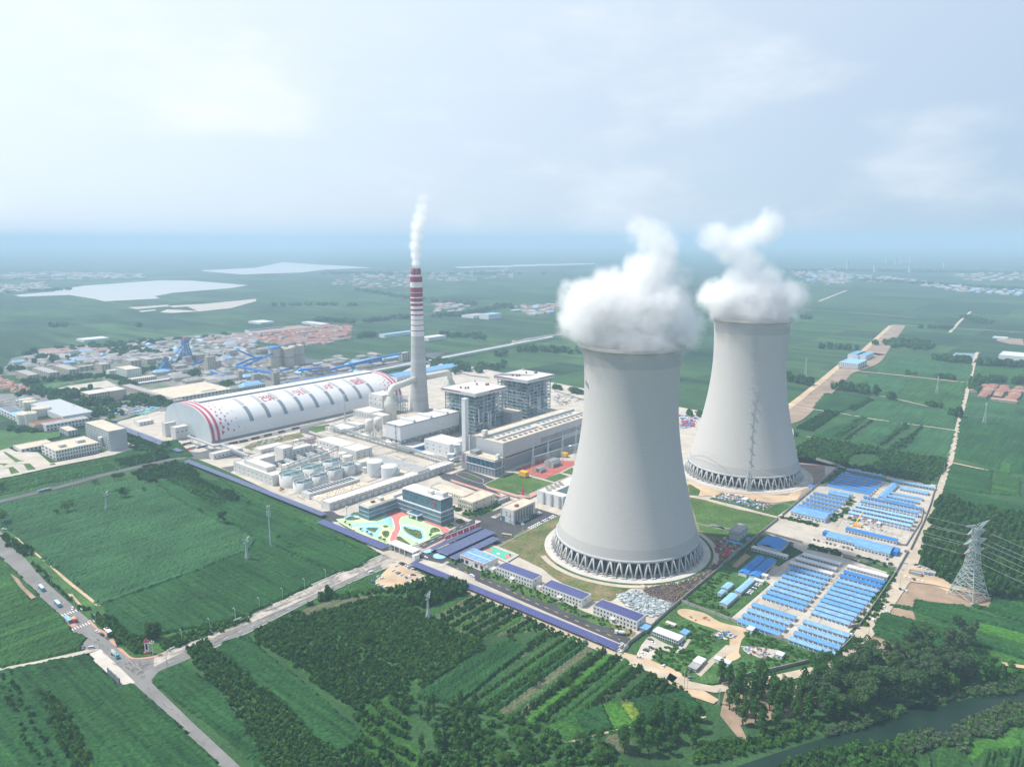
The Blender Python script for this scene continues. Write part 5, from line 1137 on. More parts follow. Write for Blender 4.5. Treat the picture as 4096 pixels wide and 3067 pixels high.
MB().box(8,w*.46,d*.30,d*.30+3.6,h-1,h+1.0).build('roof_ridge',[M_CLADD],t)
MB().box(w*.50,w*.98,d*.30,d*.30+3.6,h-1,h+1.0).build('roof_ridge',[M_CLADD],t)
for i in range(18):
 for yy in(d*.14,d*.50):
  if yy>d*.4 and i%9==8:continue
  q=MB()
  for a in(0,2.6):
   for b in(0,2.6):q.lathe([(1.05,h-.9),(1.05,h+.5)],cx=12+i*10.8+a,cy=yy+b,n=10)
  q.build('roof_fan_set',[M_WALLG if yy<d*.4 else M_STEELB],t)
wins(t,'S',w,14,(4.5,),3.2,1.4,u0=8)
MB().box(w*.42,w*.48,-1.2,-.13,0,9).build('truck_door',[M_GLASSB],t)
MB().box(16,22,d*.78,d*.78+6,h,h+5).build('roof_housing',[M_WALL],t)
cb,w2,d2,h2=bld('control_building','grey control building with a white-framed band of blue glass','C2',(720,10),(1045,118),(1140,80),(1040,300),cat='office building',wall=M_WALLG,roof=M_ROOFC,w=19)
for(u0_,u1_,z0_,z1_)in((.6,d2*.84,h2*.50,h2*.90),):
 MB().box(-.25,0,u0_,u1_,z0_,z1_).build('glass_band',[M_GLASSB],cb)
 q=MB();q.box(-.7,-.0,u0_-.8,u1_+.6,z1_,z1_+.9);q.box(-.7,0,u0_-.8,u1_+.6,z0_-.9,z0_);q.box(-.7,0,u1_-.2,u1_+.7,z0_,z1_);q.build('white_frame',[M_FRAME],cb)
 q=MB();q.box(-.7,14,-.5,0,z1_,z1_+.9);q.box(-.7,14,-.5,0,z0_-.9,z0_);q.box(13,14,-.5,0,z0_,z1_);q.build('white_frame',[M_FRAME],cb)
 MB().box(0,13,-.25,0,z0_,z1_).build('glass_band',[M_GLASSB],cb)
 for i in range(6):
  win(cb,'W',u0_+4+i*(u1_-u0_-6)/5.5,z0_+(z1_-z0_)*.7,5.0,3.6,M_GLASS,x0=-.28);win(cb,'W',u0_+3+i*(u1_-u0_-6)/5.5,z0_+(z1_-z0_)*.26,4.0,3.0,M_GLASS,x0=-.28)
wins(cb,'W',d2*.84,9,(h2*.12,h2*.24,h2*.36),1.9,1.3)
wins(cb,'S',w2,3,(h2*.15,h2*.35,h2*.6),1.6,1.5,u0=12 if w2>26 else 3)
for k,chx in enumerate('集控楼'):sign(cb,chx,3.4,(-.12,d2*.925,h2*.86-k*3.7),'W',M_REDP)
MB().box(4,15,d2*.62,d2*.80,h2-.7,h2+4).build('roof_chiller',[M_WALLG],cb)
MB().box(9,14,3,7,h2-.7,h2+4.4).build('roof_housing',[M_CLAD],cb)
t,w,d,h=bld('dust_filter_house','tall white dust filter box with hoppers and a white roof','A3',(1085,915),(1265,962),(1700,830),h=33.,cat='filter house',wall=M_CLAD,roof=M_ROOFW,parapet=.3,w=118)
bpy.data.objects.remove([c for c in t.children if c.name.startswith('wall')][0])
q=MB();q.box(0,w,0,d,12,h-1.2);q.build('casing',[M_CLAD],t)
q=MB()
for i in range(10):
 for j in range(3):
  x0_,y0_=w*i/10,d*j/3;x1_,y1_=w*(i+1)/10,d*(j+1)/3;cx_,cy_=(x0_+x1_)/2,(y0_+y1_)/2
  q.add([(x0_+.2,y0_+.2,12),(x1_-.2,y0_+.2,12),(x1_-.2,y1_-.2,12),(x0_+.2,y1_-.2,12),(cx_-.6,cy_-.6,5),(cx_+.6,cy_-.6,5),(cx_+.6,cy_+.6,5),(cx_-.6,cy_+.6,5)],[(0,1,5,4),(1,2,6,5),(2,3,7,6),(3,0,4,7),(4,5,6,7)])
q.build('hoppers',[M_STEEL],t)
q=MB()
for i in range(11):
 for y_ in(0,d):q.bar((w*i/10,y_,0),(w*i/10,y_,12),.6)
for y_ in(0,d):q.bar((0,y_,6),(w,y_,6),.4)
q.build('legs',[M_STEEL],t)
for k in(.24,.52,.80):MB().box(w*k-2,w*k+2,d*.05,d*.98,h,h+3).build('roof_duct',[M_CLAD],t)
q=MB()
for z in(h-1.5,):
 q.box(-.5,w,-.5,0,z,z+1.4);q.box(-.5,0,0,d,z,z+1.4)
q.build('eaves_gallery',[M_WALLG],t)
q=MB()
for i in range(5):q.bar((-.6,d*.35-(i%2)*3,14+i*4),(-.6,d*.35-((i+1)%2)*3,18+i*4),.5)
q.build('zigzag_stair',[M_WALLG],t)
for i in range(3):
 c0=g('A3',1400+i*110,1060-i*40,14);e=empty('air_duct',(c0[0],c0[1],0),GA,['first white elbow duct right of the filter house','middle white elbow duct right of the filter house','last white elbow duct right of the filter house'][i],'duct','elbow ducts beside the filter house')
 MB().box(-4,4,-3,5,13,20).build('plenum',[M_CLAD],e);MB().tube([(3,0,16.5),(8,-2,17),(11,-4,14),(12,-5,8),(12,-5,3)],3,n=14).build('elbow',[M_CLAD],e)
 q=MB()
 for x_ in(-4,4,12):
  for y_ in(-6,5):q.bar((x_,y_,0),(x_,y_,13),.5)
 for z_ in(6,13):q.bar((-4,-6,z_),(12,-6,z_),.4);q.bar((-4,5,z_),(12,5,z_),.4);q.bar((-4,-6,z_),(-4,5,z_),.4)
 q.bar((-4,-6,0),(4,-6,13),.3);q.bar((4,-6,0),(-4,-6,13),.3);q.build('support_frame',[M_STEEL],e)
t,w,d,h=bld('transformer_shed','low white shed fronted by a row of bright blue panels','A3',(1225,1195),(1385,1250),(1615,1180),(1385,1305),wall=M_CLADD,roof=M_ROOFW)
for i in range(8):MB().box(w*i/8+.2,w*(i+1)/8-.25,-1.0,-.02,.2,h-.6).build('blue_panel',[M_BLUE2],t)
t,w,d,h=bld('filter_annex','white windowed block below the nearer boiler house','A3',(1620,1105),(1890,1200),(2080,1130),(1885,1340),wall=M_CLAD,roof=M_ROOFW)
wins(t,'W',d,4,(h*.25,h*.62),2.2,1.2)
for i in(0,1):
 c0=g('A3',885+i*110,1125-i*22);e=empty('ash_silo',(c0[0],c0[1],.1),0,['left cream ash silo on a steel frame beside the filter house','right cream ash silo on a steel frame beside the filter house'][i],'silo','twin ash silos')
 MB().lathe([(5.6,17),(6.2,18),(6.2,28),(5.0,30),(1,31)],n=28).build('vessel',[M_DUCT],e);MB().lathe([(5.6,17),(1.2,8)],n=28).build('hopper',[M_DUCT],e)
 q=MB()
 for k in range(8):a=2*pi*k/8;q.bar((5.4*cos(a),5.4*sin(a),0),(5.8*cos(a),5.8*sin(a),19),.55);b=2*pi*(k+1)/8;q.bar((5.4*cos(a),5.4*sin(a),7),(5.4*cos(b),5.4*sin(b),7),.4);q.bar((5.4*cos(a),5.4*sin(a),13),(5.4*cos(b),5.4*sin(b),13),.4)
 q.build('frame',[M_STEEL],e)
def simple(label,code,Lp,Fp,Rp,Fb=None,h=None,nW=0,nS=0,zs=None,ww=1.6,wh=1.3,wall=M_WALL,roof=M_ROOFW,name='service_building',cat='building',**k):
 t,w,d,hh_=bld(name,label,code,Lp,Fp,Rp,Fb,h,cat=cat,wall=wall,roof=roof,**k)
 zs=zs or(.55,)
 if nW:wins(t,'W',d,nW,[z*hh_ for z in zs],ww,wh)
 if nS:wins(t,'S',w,nS,[z*hh_ for z in zs],ww,wh)
 return t
simple('tall white block with three rows of small windows beside the dome','A3',(902,535),(1038,578),(1150,530),h=33,nW=3,nS=1,zs=(.25,.5,.75),ww=2.6,wh=1.8)
t=simple('white hall with tall narrow window slots beside the dome','A3',(688,745),(880,795),(1010,740),(880,895),nW=0)
wins(t,'W',t['d'],10,(t['h']*.5,),1.1,t['h']*.62)
t=simple('second white hall with window slots left of the absorber tower','A3',(885,800),(1045,835),(1080,800),h=14);wins(t,'W',t['d'],8,(8,),1.0,8)
simple('white two storey block near the green oval','A3',(358,960),(510,1020),(670,960),(510,1060),nW=4,nS=4,zs=(.3,.7))
simple('low cream shed between the stack and the ash silos','A3',(600,895),(745,950),(830,930),h=6)
t0=g('A3',570,935);e=empty('vent_stack',(t0[0],t0[1],.1),0,'slim grey stack standing before the dome','stack');MB().lathe([(1.3,0),(1.1,46)],n=12).build('pipe',[M_STEEL],e);MB().lathe([(1.6,46),(1.6,47.2)],n=12).build('tip',[M_STEEL],e)
simple('long white workshop with a row of high windows','A3',(236,1115),(545,1225),(690,1170),(560,1310),nW=8,zs=(.6,),ww=2.4,wh=1.3,name='workshop')
simple('white hall joined to the long workshop','A3',(555,1215),(710,1280),(890,1220),(720,1400),nS=3,zs=(.3,.6))
t=simple('white workshop with a corrugated roof behind the storage tanks','A3',(920,1345),(1490,1540),(1630,1490),(1520,1640),nS=3,zs=(.45,),ww=1.4,wh=6,name='workshop',roof=M_ROOFG,wall=M_WALL)
for i in range(14):MB().box(.5,t['w']-.5,3+i*(t['d']-6)/13-.2,3+i*(t['d']-6)/13+.2,t['h']-.7,t['h']-.35).build('roof_rib',[M_FRAME],t)
simple('low cream wing of the tank workshop','A3',(780,1370),(1330,1590),(1490,1535),h=7,roof=M_ROOFC)
t=simple('very long white garage range with a row of framed doors','C1',(1040,830),(1155,862),(2150,500),(1195,945),name='garage_range',w=190)
L0=t['w']
for i in range(20):
 MB().box(6+i*9,12+i*9,-.14,0,.1,5.2).build('garage_door',[M_WALL],t);q=MB();q.box(5.3+i*9,6+i*9,-.3,0,.1,5.9);q.box(12+i*9,12.7+i*9,-.3,0,.1,5.9);q.box(6+i*9,12+i*9,-.3,0,5.2,5.9);q.build('door_frame',[M_WALLG],t)
wins(t,'S',L0,30,(8.2,),.7,1.3,u0=5)
t=simple('white L-shaped treatment block by the perimeter wall','A2',(1130,1390),(1545,1590),(1640,1540),(1550,1720),wall=M_WALL,nW=9,zs=(.2,.6),ww=1.5,wh=1.2,name='treatment_block',w=16)
simple('raised white hall on the treatment block','A2',(1235,1375),(1470,1490),(1575,1450),h=17.5,name='treatment_hall')
simple('white wing running back from the treatment block','A2',(1130,1385),(1225,1420),(1545,1320),h=14,name='treatment_wing')
simple('white tower block with stacked dark windows','A2',(1565,1215),(1680,1250),(1795,1215),(1680,1410),nS=2,nW=0,zs=(.25,.5,.72),ww=2.2,wh=1.4,name='pump_tower')
simple('white pump hall beside the tower block','A2',(1700,1240),(1790,1262),(2025,1190),(1795,1370),nS=5,zs=(.3,.62),ww=2.2,wh=1.2,name='pump_hall')
simple('white shed behind the treatment works','A2',(1330,1225),(1400,1260),(1660,1175),(1400,1310),nS=4,zs=(.3,),name='shed')
simple('white shed at the dome corner','A2',(765,1290),(800,1315),(1030,1255),(805,1385),nS=5,zs=(.4,),wh=1.8,name='shed')
simple('small white annexe under the coal gallery','A2',(960,1205),(1090,1255),(1170,1235),h=4.5,name='shed')
t=simple('white office with a crimson roof edge near the trucks','A2',(1890,1110),(1975,1140),(2095,1105),(1975,1190),nS=4,zs=(.4,),name='site_office')
q=MB();q.box(-.2,t['w'],-.2,0,t['h']-1.6,t['h']);q.box(-.2,0,0,t['d'],t['h']-1.6,t['h']);q.build('red_trim',[M_PINKR],t)
simple('tall slim white transfer tower at the dome end','A2',(150,915),(185,930),(300,895),(215,1100),name='transfer_tower')
simple('squat white transfer tower at the dome end','A2',(245,965),(320,985),(460,945),(330,1140),nS=3,zs=(.62,),ww=2,wh=1.6,name='transfer_tower')
simple('white two storey gatehouse building left of the dome','A1',(1700,885),(1760,915),(1905,870),(1765,960),nS=4,zs=(.3,.7),name='gatehouse')
def gallery(name,label,pts,w=3.2,h=2.6,m=M_CLADD,legs=True,legm=None,cat='conveyor gallery',group=None,step=22,n_=M_STEEL):
 t=empty(name,(pts[0][0],pts[0][1],0),0,label,cat,group);o=np.array([pts[0][0],pts[0][1],0]);P_=[np.array(p)-o for p in pts]
 q=MB()
 for a,b in zip(P_[:-1],P_[1:]):q.bar(a,b,w,0,h)
 q.build('casing',[m],t)
 if legs:
  q=MB()
  for a,b in zip(P_[:-1],P_[1:]):
   L_=np.linalg.norm(b-a)
   for k in range(int(L_/step)+1):
    p=a+(b-a)*min(1,(k+.5)*step/L_)
    q=MB()
    for s in(-1.3,1.3):q.bar((p[0]+s,p[1],0),(p[0]+s,p[1],p[2]-h/2),.5)
    q.bar((p[0]-1.3,p[1],p[2]*.5),(p[0]+1.3,p[1],p[2]*.5),.35);q.bar((p[0]-1.3,p[1],p[2]-h/2-.2),(p[0]+1.3,p[1],p[2]-h/2-.2),.35);q.build('trestle',[n_],t)
 return t
def g3(k,x,y,z):p=g(k,x,y,z);return(p[0],p[1],z)
gallery('conveyor_gallery','thin grey conveyor gallery leaving the dome end',[g3('A2',475,1085,10),g3('A2',815,1215,9),g3('A2',905,1195,9),g3('A2',1245,1335,8)],2.6,2.2)
M_POOL=mat('pool_water',(.03,.07,.07),.15,.2,.1,spec=.6)
for i in range(4):
 a=(1580+i*140,1455-i*45);e_=g('A2',*a);t=empty('settling_pool',(e_[0],e_[1],.2),GA,['nearest open settling pool with green water','second open settling pool from the left','third open settling pool from the left','farthest open settling pool, in shade'][i],'pool','open settling pools')
 ww_,dd_=13.0,28.;y_=-dd_
 q=MB();q.box(0,ww_,y_,0,0,.6);q.build('water_surface',[M_POOL],t)
 q=MB();q.box(-.9,0,y_,0,0,5);q.box(ww_,ww_+.9,y_,0,0,5);q.box(-.9,ww_+.9,0,1,0,5);q.box(-.9,ww_+.9,y_-1,y_,0,5);q.build('basin_wall',[M_WALL],t)
def clarifier(code,x,y,r,h,label,m2):
 c0=g(code,x,y);t=empty('clarifier_tank',(c0[0],c0[1],.15),GA,label,'clarifier tank','round clarifier tanks')
 MB().lathe([(r,0),(r,h),(r-.5,h),(r-.5,h-1.4)],n=40,cap=False).build('tank_wall',[M_WALL],t)
 MB().lathe([(r-.5,h-1.4),(.01,h-1.4)],n=40,cap=False,sm=False).build('water_surface',[m2],t)
 q=MB();q.lathe([(r*.72,h-1.35),(r*.72,h-.7),(r*.68,h-.7),(r*.68,h-1.35)],n=40,cap=False);q.lathe([(r*.25,h-1.35),(r*.25,h-.3),(.01,h-.3)],n=20,cap=False)
 for k in range(12):a=2*pi*k/12;q.bar((r*.25*cos(a),r*.25*sin(a),h-.9),(r*.97*cos(a),r*.97*sin(a),h-.9),.5)
 q.build('launder_troughs',[M_STEELB],t)
 q=MB();q.bar((-r-1,0,h+.6),(r+1,0,h+.6),1.6,0,.4)
 for s in(-.9,.9):q.bar((-r-1,s,h+1.6),(r+1,s,h+1.6),.18)
 q.build('walkway',[M_STEEL],t)
M_GRW=mat('green_water',(.10,.24,.19),.3,.2,.1,spec=.5)
for x,y,r,h_,lb,m_ in((740,650,14.5,14.2,'front left clarifier tank with green water',M_GRW),(970,575,14.5,14.2,'clarifier tank with the brightest green water, second in the back row',M_GRW),(1175,500,13.5,14.2,'third clarifier of the back row with dark water',M_POOL),(868,725,11.5,12.4,'clarifier nearest the perimeter wall in the front row',M_POOL),(1040,655,11.0,12.4,'second clarifier of the front row',M_POOL),(1205,585,10.5,12.4,'third clarifier of the front row',M_POOL),(1355,535,10.0,12.4,'last clarifier of the front row, behind the long basin',M_POOL),(790,560,6,10,'small clarifier between the pools and the green tank',M_POOL)):
 clarifier('C1',x,y,r,h_,lb,m_)
t,w,d,h=bld('filter_basin_block','long raised basin block with dark open bays','C1',(848,728),(930,765),(1455,580),(930,822),wall=M_WALL,roof=M_CLADD,parapet=.3)
for i in range(14):MB().box(6+i*(w-9)/14,6+(i+.62)*(w-9)/14,d*.25,d*.85,h-.3,h+.1).build('open_bay',[M_DARK],t)
q=MB();q.bar((0,-2.5,h*.4),(w,-2.5,h*.4),.8,n=8);q.bar((0,-3.8,h*.25),(w,-3.8,h*.25),.6,n=8);q.build('side_pipes',[M_SILV],t)
patch('roof_garden_slab',PX('C1',(965,830),(1150,905),(1620,680),(1450,640)),M_ROOFC,z=3.0)
e_=g('C1',1150,905,3);q=MB();q.add([(*p,0)for p in PX('C1',(965,830),(1150,905),(1620,680),(1450,640))]+[(*p,2.99)for p in PX('C1',(965,830),(1150,905),(1620,680),(1450,640))],[(0,1,5,4),(1,2,6,5),(2,3,7,6),(3,0,4,7)])
tag(q.build('sunken_reservoir',[M_WALL]),'low walled reservoir roof speckled with vents beside the garages','reservoir')
q=MB()
for p in rows(PX('C1',(1000,830),(1150,885),(1590,685),(1450,655)),4,4,GA,.3,.4):q.box(p[0]-.25,p[0]+.25,p[1]-.25,p[1]+.25,3,3.9)
kind(q.build('reservoir_vents',[M_RUST]),'stuff')
def stank(code,x,y,r,h,label,grp='white storage tanks',m=M_CLAD):
 c0=g(code,x,y);t=empty('storage_tank',(c0[0],c0[1],.15),R(-60),label,'storage tank',grp)
 MB().lathe([(r,0),(r,h)],n=48,cap=False).build('shell',[m],t);MB().lathe([(r+.15,h-.1),(r+.15,h+.1),(r*.5,h+r*.09),(.01,h+r*.13)],n=48,cap=False).build('roof',[M_WALL],t)
 if r>8:
  q=MB();P_=[((r+.8)*cos(a),(r+.8)*sin(a),h*(i/16))for i,a in enumerate(np.linspace(-.9,.7,17))]
  for a,b in zip(P_[:-1],P_[1:]):q.bar(a,b,1.0,0,.5)
  q.build('stairway',[M_STEEL],t)
stank('A3',965,1575,11.2,17.5,'left large white storage tank with a diagonal stair');stank('A3',1148,1640,11.2,17.5,'right large white storage tank with a diagonal stair')
stank('A3',728,1535,4.2,9.5,'small white tank, leftmost beside the large tanks');stank('A3',805,1500,4.4,10,'small white tank behind the leftmost one');stank('A3',822,1550,2.9,7,'smallest white tank in front of the large tanks')
stank('A3',605,1430,6.8,10,'cream tank with a dark open top behind the clarifiers','cream process tanks',M_DUCT);stank('A3',545,1400,6,11,'cream tank tucked behind the open topped one','cream process tanks',M_DUCT)
for i,(x,y)in enumerate(((150,1250),(205,1240),(255,1262))):stank('A3',x,y,3.2,4.5,['first low white dome tank by the pools','middle low white dome tank by the pools','last low white dome tank by the pools'][i],'low dome tanks')
def rack(label,pts,w=5,h=8.5,m=M_STEEL):
 t=empty('pipe_rack',(*pts[0],0),0,label,'pipe rack','elevated pipe racks');o=np.array(pts[0]);P_=[np.array(p)-o for p in pts];q=MB();pp=MB();a_=MB()
 for a,b in zip(P_[:-1],P_[1:]):
  L_=np.hypot(*(b-a));dd=(b-a)/L_;nn=np.array([-dd[1],dd[0]]);n=max(1,int(L_/9))
  for k in range(n+1):
   p=a+dd*L_*k/n
   for s in(-1,1):c_=p+nn*s*w/2;q.bar((*c_,0),(*c_,h),.45)
   for z in(h*.7,h):q.bar((*(p-nn*w/2),z),(*(p+nn*w/2),z),.4)
  for s in(-1,1):
   for z in(h*.7,h):q.bar((*(a+nn*s*w/2),z),(*(b+nn*s*w/2),z),.35)
  for i,(s,r)in enumerate(((-.36,.55),(-.1,.3),(.12,.25),(.34,.4))):pp.tube([(*(a+nn*s*w),h+.3+r),(*(b+nn*s*w),h+.3+r)],r,n=8)
  for i,s in enumerate((-.3,.05,.32)):a_.tube([(*(a+nn*s*w),h*.7+.5),(*(b+nn*s*w),h*.7+.5)],.25,n=6)
 q.build('frame',[m],t);pp.build('top_pipes',[M_SILV],t);a_.build('lower_pipes',[M_STEEL],t)
rack('main pipe rack crossing in front of the filter house',PX('A3',(395,1030),(610,1085),(960,1185),(1230,1270),(1900,1470)))
rack('short pipe rack joining the turbine hall',PX('A3',(1900,1470),(2090,1395)))
rack('pipe rack toward the garages beside the turning circle',PX('A3',(1900,1480),(1640,1560)),4,7)
rack('pipe rack between workshop and ash silos',PX('A3',(610,1085),(830,1010)),3.5,7)
rack('pipe rack across the clarifier tanks',PX('C1',(640,580),(1130,400),(1250,350)),2.6,14.5)
rack('low pipe rack behind the settling pools',PX('C1',(750,230),(1000,180)),3,7)
c0=g('A3',1985,1400);e=empty('process_column',(c0[0],c0[1],.1),0,'steel clad process column in front of the lift shaft','process column');MB().lathe([(3.4,0),(3.4,20),(2.6,22)],n=18).build('vessel',[M_STEEL],e);MB().box(-4.5,4.5,-4.5,4.5,22,23).build('platform',[M_CLAD],e);MB().box(-12,-3,-8,0,0,11).build('pump_box',[M_CLAD],e)
simple('tan roofed link block between the two boiler houses','A4',(580,760),(780,800),(935,765),h=26,wall=M_WALLG,roof=M_ROOFC,name='link_block')
t,w,d,h=bld('long_shed','long white shed with a pale blue roof behind the chimney','A3',(1110,310),(1225,345),(1690,215),h=10,wall=M_CLAD,roof=M_BLUE4,parapet=0,w=185);gable(t,w,d,h,3,M_BLUE,'x');wins(t,'S',w,20,(3,),2.4,1.8)
def aframe(x,y,h,label):
 t=empty('gantry_mast',(x,y,.1),GA+R(20),label,'gantry mast','lattice gantry masts of the switchyard');q=MB()
 for s in(-1,1):
  for u in(-1,1):q.bar((s*4,u*1.2,0),(s*.5,u*.3,h*.85),.32)
  for k in range(8):
   z0,z1=h*.85*k/8,h*.85*(k+1)/8;x0_,x1_=s*(4-3.5*k/8),s*(4-3.5*(k+1)/8);q.bar((x0_,-1.2+.9*k/8,z0),(x1_,1.2-.9*(k+1)/8,z1),.2)
 q.bar((0,0,h*.8),(0,0,h),.3);q.build('lattice',[M_STEEL],t)
for x,y,h_,lb in((1050,1580,42,'nearest gantry mast of the switchyard'),(1240,1530,44,'second gantry mast of the switchyard'),(1420,1440,44,'third gantry mast of the switchyard'),(1590,1350,44,'gantry mast farthest from the yellow box')):
 p=g('A4',x,y);aframe(p[0],p[1],h_,lb)
for x,y,s,lb in((1145,1535,6,'smaller dark transformer on the red paving'),(1300,1460,9,'larger dark transformer on the red paving')):
 p=g('A4',x,y);t=empty('transformer',(p[0],p[1],.2),GA,lb,'transformer','power transformers');MB().box(-s,s,-s*.5,s*.5,0,s*.9).build('tank',[M_WALLG],t)
 q=MB()
 for i in range(8):q.box(-s+i*s*.25,-s+i*s*.25+.4,-s*.8,s*.8,.6,s*.8)
 for i in range(3):q.lathe([(.4,s*.9),(.2,s*1.5)],cx=-s*.5+i*s*.5,cy=0,n=8)
 q.build('cooling_fins',[M_STEEL],t)
for x,y,s,lb in((935,1600,5.2,'yellow equipment box on legs beside the lawn'),(1450,1350,4.2,'yellow equipment box behind the transformers')):
 p=g('A4',x,y);t=empty('equipment_box',(p[0],p[1],.2),GA,lb,'equipment box','yellow equipment boxes');MB().box(-s*.7,s*.7,-s,s,1.2,1.2+s*1.1).build('housing',[M_ORANGE],t)
 q=MB()
 for a in(-.6,0,.6):
  for b in(-.9,-.3,.3,.9):q.bar((a*s,b*s,0),(a*s,b*s,1.2),.4)
 q.build('feet',[M_STEEL],t)
rack('overhead busbar gallery in front of the turbine hall',PX('A4',(1060,1440),(1500,1300),(1700,1250)),3,9)
t,w,d,h=bld('fan_cooler_building','white ribbed fan cooler building with four fans on top','C2',(1572,415),(1800,520),(1900,470),(1780,655),wall=M_CLAD,roof=M_ROOFW,cat='cooler building',w=62)
for i in range(3):MB().box(-1.6,0,d*(.1+.3*i),d*(.1+.3*i)+2,0,h).build('buttress',[M_CLADD],t)
for i in range(4):MB().lathe([(3,h-.6),(2.6,h+2.2),(2.8,h+2.6)],cx=8+i*8,cy=d*.75,n=20,cap=False).build('fan_cowl',[M_DUCT],t)
MB().box(12,50,d*.08,d*.5,h-.6,h-.2).build('open_basin',[M_POOL],t)
def curtain(t,x0,x1,y0,y1,z0,z1,bands,fin=1.5,nm='glass_wall',gm=None):
 MB().box(x0,x1,y0,y1,z0,z1).build(nm,[gm or M_GLASSB],t)
 q=MB()
 for z,hb in bands:q.box(x0-.25,x1+.25,y0-.25,y1+.25,z,z+hb)
 q.build('white_band',[M_FRAME],t);q=MB()
 n=int((x1-x0)/fin)
 for i in range(n+1):
  x=x0+(x1-x0)*i/n;q.box(x-.14,x+.14,y0-.32,y0-.01,z0,z1)
 n=int((y1-y0)/fin)
 for i in range(n+1):
  y=y0+(y1-y0)*i/n;q.box(x0-.32,x0-.01,y-.14,y+.14,z0,z1)
 q.build('facade_fins',[M_STEELB],t)
hO=28.;Fo=g('C3',1700,367,hO);Lo=g('C3',1150,185,hO);Ro=g('C3',1868,300,hO)
dO,wO=float(np.dot(Lo-Fo,BY)),float(np.dot(Ro-Fo,BX))
of=empty('office_block',(Fo[0],Fo[1],.2),GA,'glass office block with white bands, a low wing and a red emblem','office building')
curtain(of,0,wO,0,dO,14.6,hO-2.2,((14.4,.9),(hO-1.0,1.3)))
curtain(of,-.8,wO+.6,-.8,dO+12,0,14.6,((4.6,.6),(9.4,.6),(13.9,1.0)))
MB().box(.6,wO-.6,.6,dO-.6,hO-.6,hO-.1).build('roof',[M_ROOFC],of)
rooftop(of,[(wO*.35,wO*.8,2.5,12,hO,hO+4.5),(wO*.2,wO*.5,17,23,hO,hO+4)])
Fw=g('C3',640,482,14.4);Lw=g('C3',495,432,14.4)
p=Fw-Fo;wx,wy=float(np.dot(p,BX)),float(np.dot(p,BY));dW=float(np.dot(Lw-Fw,BY))
curtain(of,wx,-.8+wO,wy,wy+dW,0,13.4,((4.2,.6),(8.6,.6),(13.2,1.4)))
MB().box(wx+.6,wO-1,wy+.6,wy+dW-.6,14.8,15.2).build('roof',[M_ROOFC],of)
q=MB();q.box(wx-.4,wO,wy+dW-.2,wy+dW+.5,15,16.1);q.build('parapet',[M_FRAME],of)
rooftop(of,[(wx+19,wx+24,wy+4,wy+9,15,18.5),(wx+36,wx+50,wy+1.5,wy+4,15,17.5)])
MB().box(wx+10,wx+14,wy+6,wy+9,15,16.6).build('roof_unit',[M_DARK],of)
q=MB();N=22;cyy,czz=dO*.145,21.6
for s,(a0_,a1_)in enumerate(((100,170),(10,80),(200,340))):
 v=[(-.75,cyy,czz)]+[(-.75,cyy+2.1*cos(R(a)),czz+2.3*sin(R(a)))for a in np.linspace(a0_,a1_,9)];q.add(v,[tuple(range(len(v)))])
q.lathe([(.9,-.05),(.9,.05)],n=12);nv=24;
for i in range(len(q.v)-nv-24,len(q.v)):pass
q.v=[v if i<30 else(-.75+v[2],cyy+v[0],czz+v[1])for i,v in enumerate(q.v)]
q.build('red_emblem',[M_REDP],of)
ca=g('C3',1240,590);cn=empty('entrance_canopy',(ca[0],ca[1],.2),GA,'square glass canopy at the office entrance','canopy')
pc=g('C3',1335,560,6)-ca;cx_,cy_=float(np.dot(pc,BX)),float(np.dot(pc,BY))
MB().box(cx_-5,cx_+5,cy_-8,cy_+8,5.8,6.1).build('glass_roof',[M_GLASSB],cn);q=MB()
for a in(-5,5):q.box(cx_+a-.5,cx_+a+.5,cy_-8,cy_+8,5.6,6.7)
for b in(-8,8):q.box(cx_-5,cx_+5,cy_+b-.5,cy_+b+.5,5.6,6.7)
for b in(-6,6):q.box(cx_-4.8,cx_-3.4,cy_+b-.7,cy_+b+.7,0,5.6)
q.build('frame',[M_FRAME],cn)
M_PG=mat('plaza_green',(.44,.60,.37),.85,.06,.2);M_PB=mat('plaza_blue',(.30,.56,.80),.85,.06,.2);M_PR=mat('plaza_red',(.62,.20,.17),.85,.08,.2);M_PY=mat('plaza_lime',(.54,.66,.36),.85,.06,.2)
S3=lambda*p:smooth(PX('C3',*p),5)
patch('plaza',PX('C3',(160,655),(290,640),(500,620),(900,560),(1080,520),(1250,580),(1480,690),(1840,830),(1560,950),(1340,1040),(1060,1060),(850,1060),(500,880),(230,720)),M_PY)
patch('plaza',PX('C3',(160,655),(290,670),(460,690),(700,710),(870,650),(880,620),(1000,560),(1130,600),(1500,690),(1840,830),(1560,950),(1340,1040),(1130,1040),(1080,960),(1000,800),(700,745),(400,740),(230,720)),M_PG)
patch('plaza_path',S3((290,650),(330,600),(400,595),(500,605),(505,625),(400,620),(340,625),(310,660)),M_PB)
patch('plaza_path',S3((365,740),(640,712),(820,690),(870,650),(880,610),(960,625),(1000,690),(1005,745),(900,730),(700,740),(480,765),(420,772)),M_PB)
patch('plaza_path',S3((480,800),(600,765),(740,755),(830,780),(820,820),(790,860),(775,940),(700,900)),M_PB)
patch('plaza_path',S3((1110,760),(1200,740),(1330,770),(1440,800),(1470,860),(1478,940),(1430,980),(1340,975),(1230,920),(1150,850)),M_WHITE)
patch('plaza_path',S3((1118,765),(1200,748),(1330,778),(1430,808),(1462,860),(1468,935),(1425,970),(1345,965),(1240,915),(1158,850)),M_PB)
patch('plaza_path',S3((1095,860),(1115,920),(1065,930),(1070,880)),M_PB)
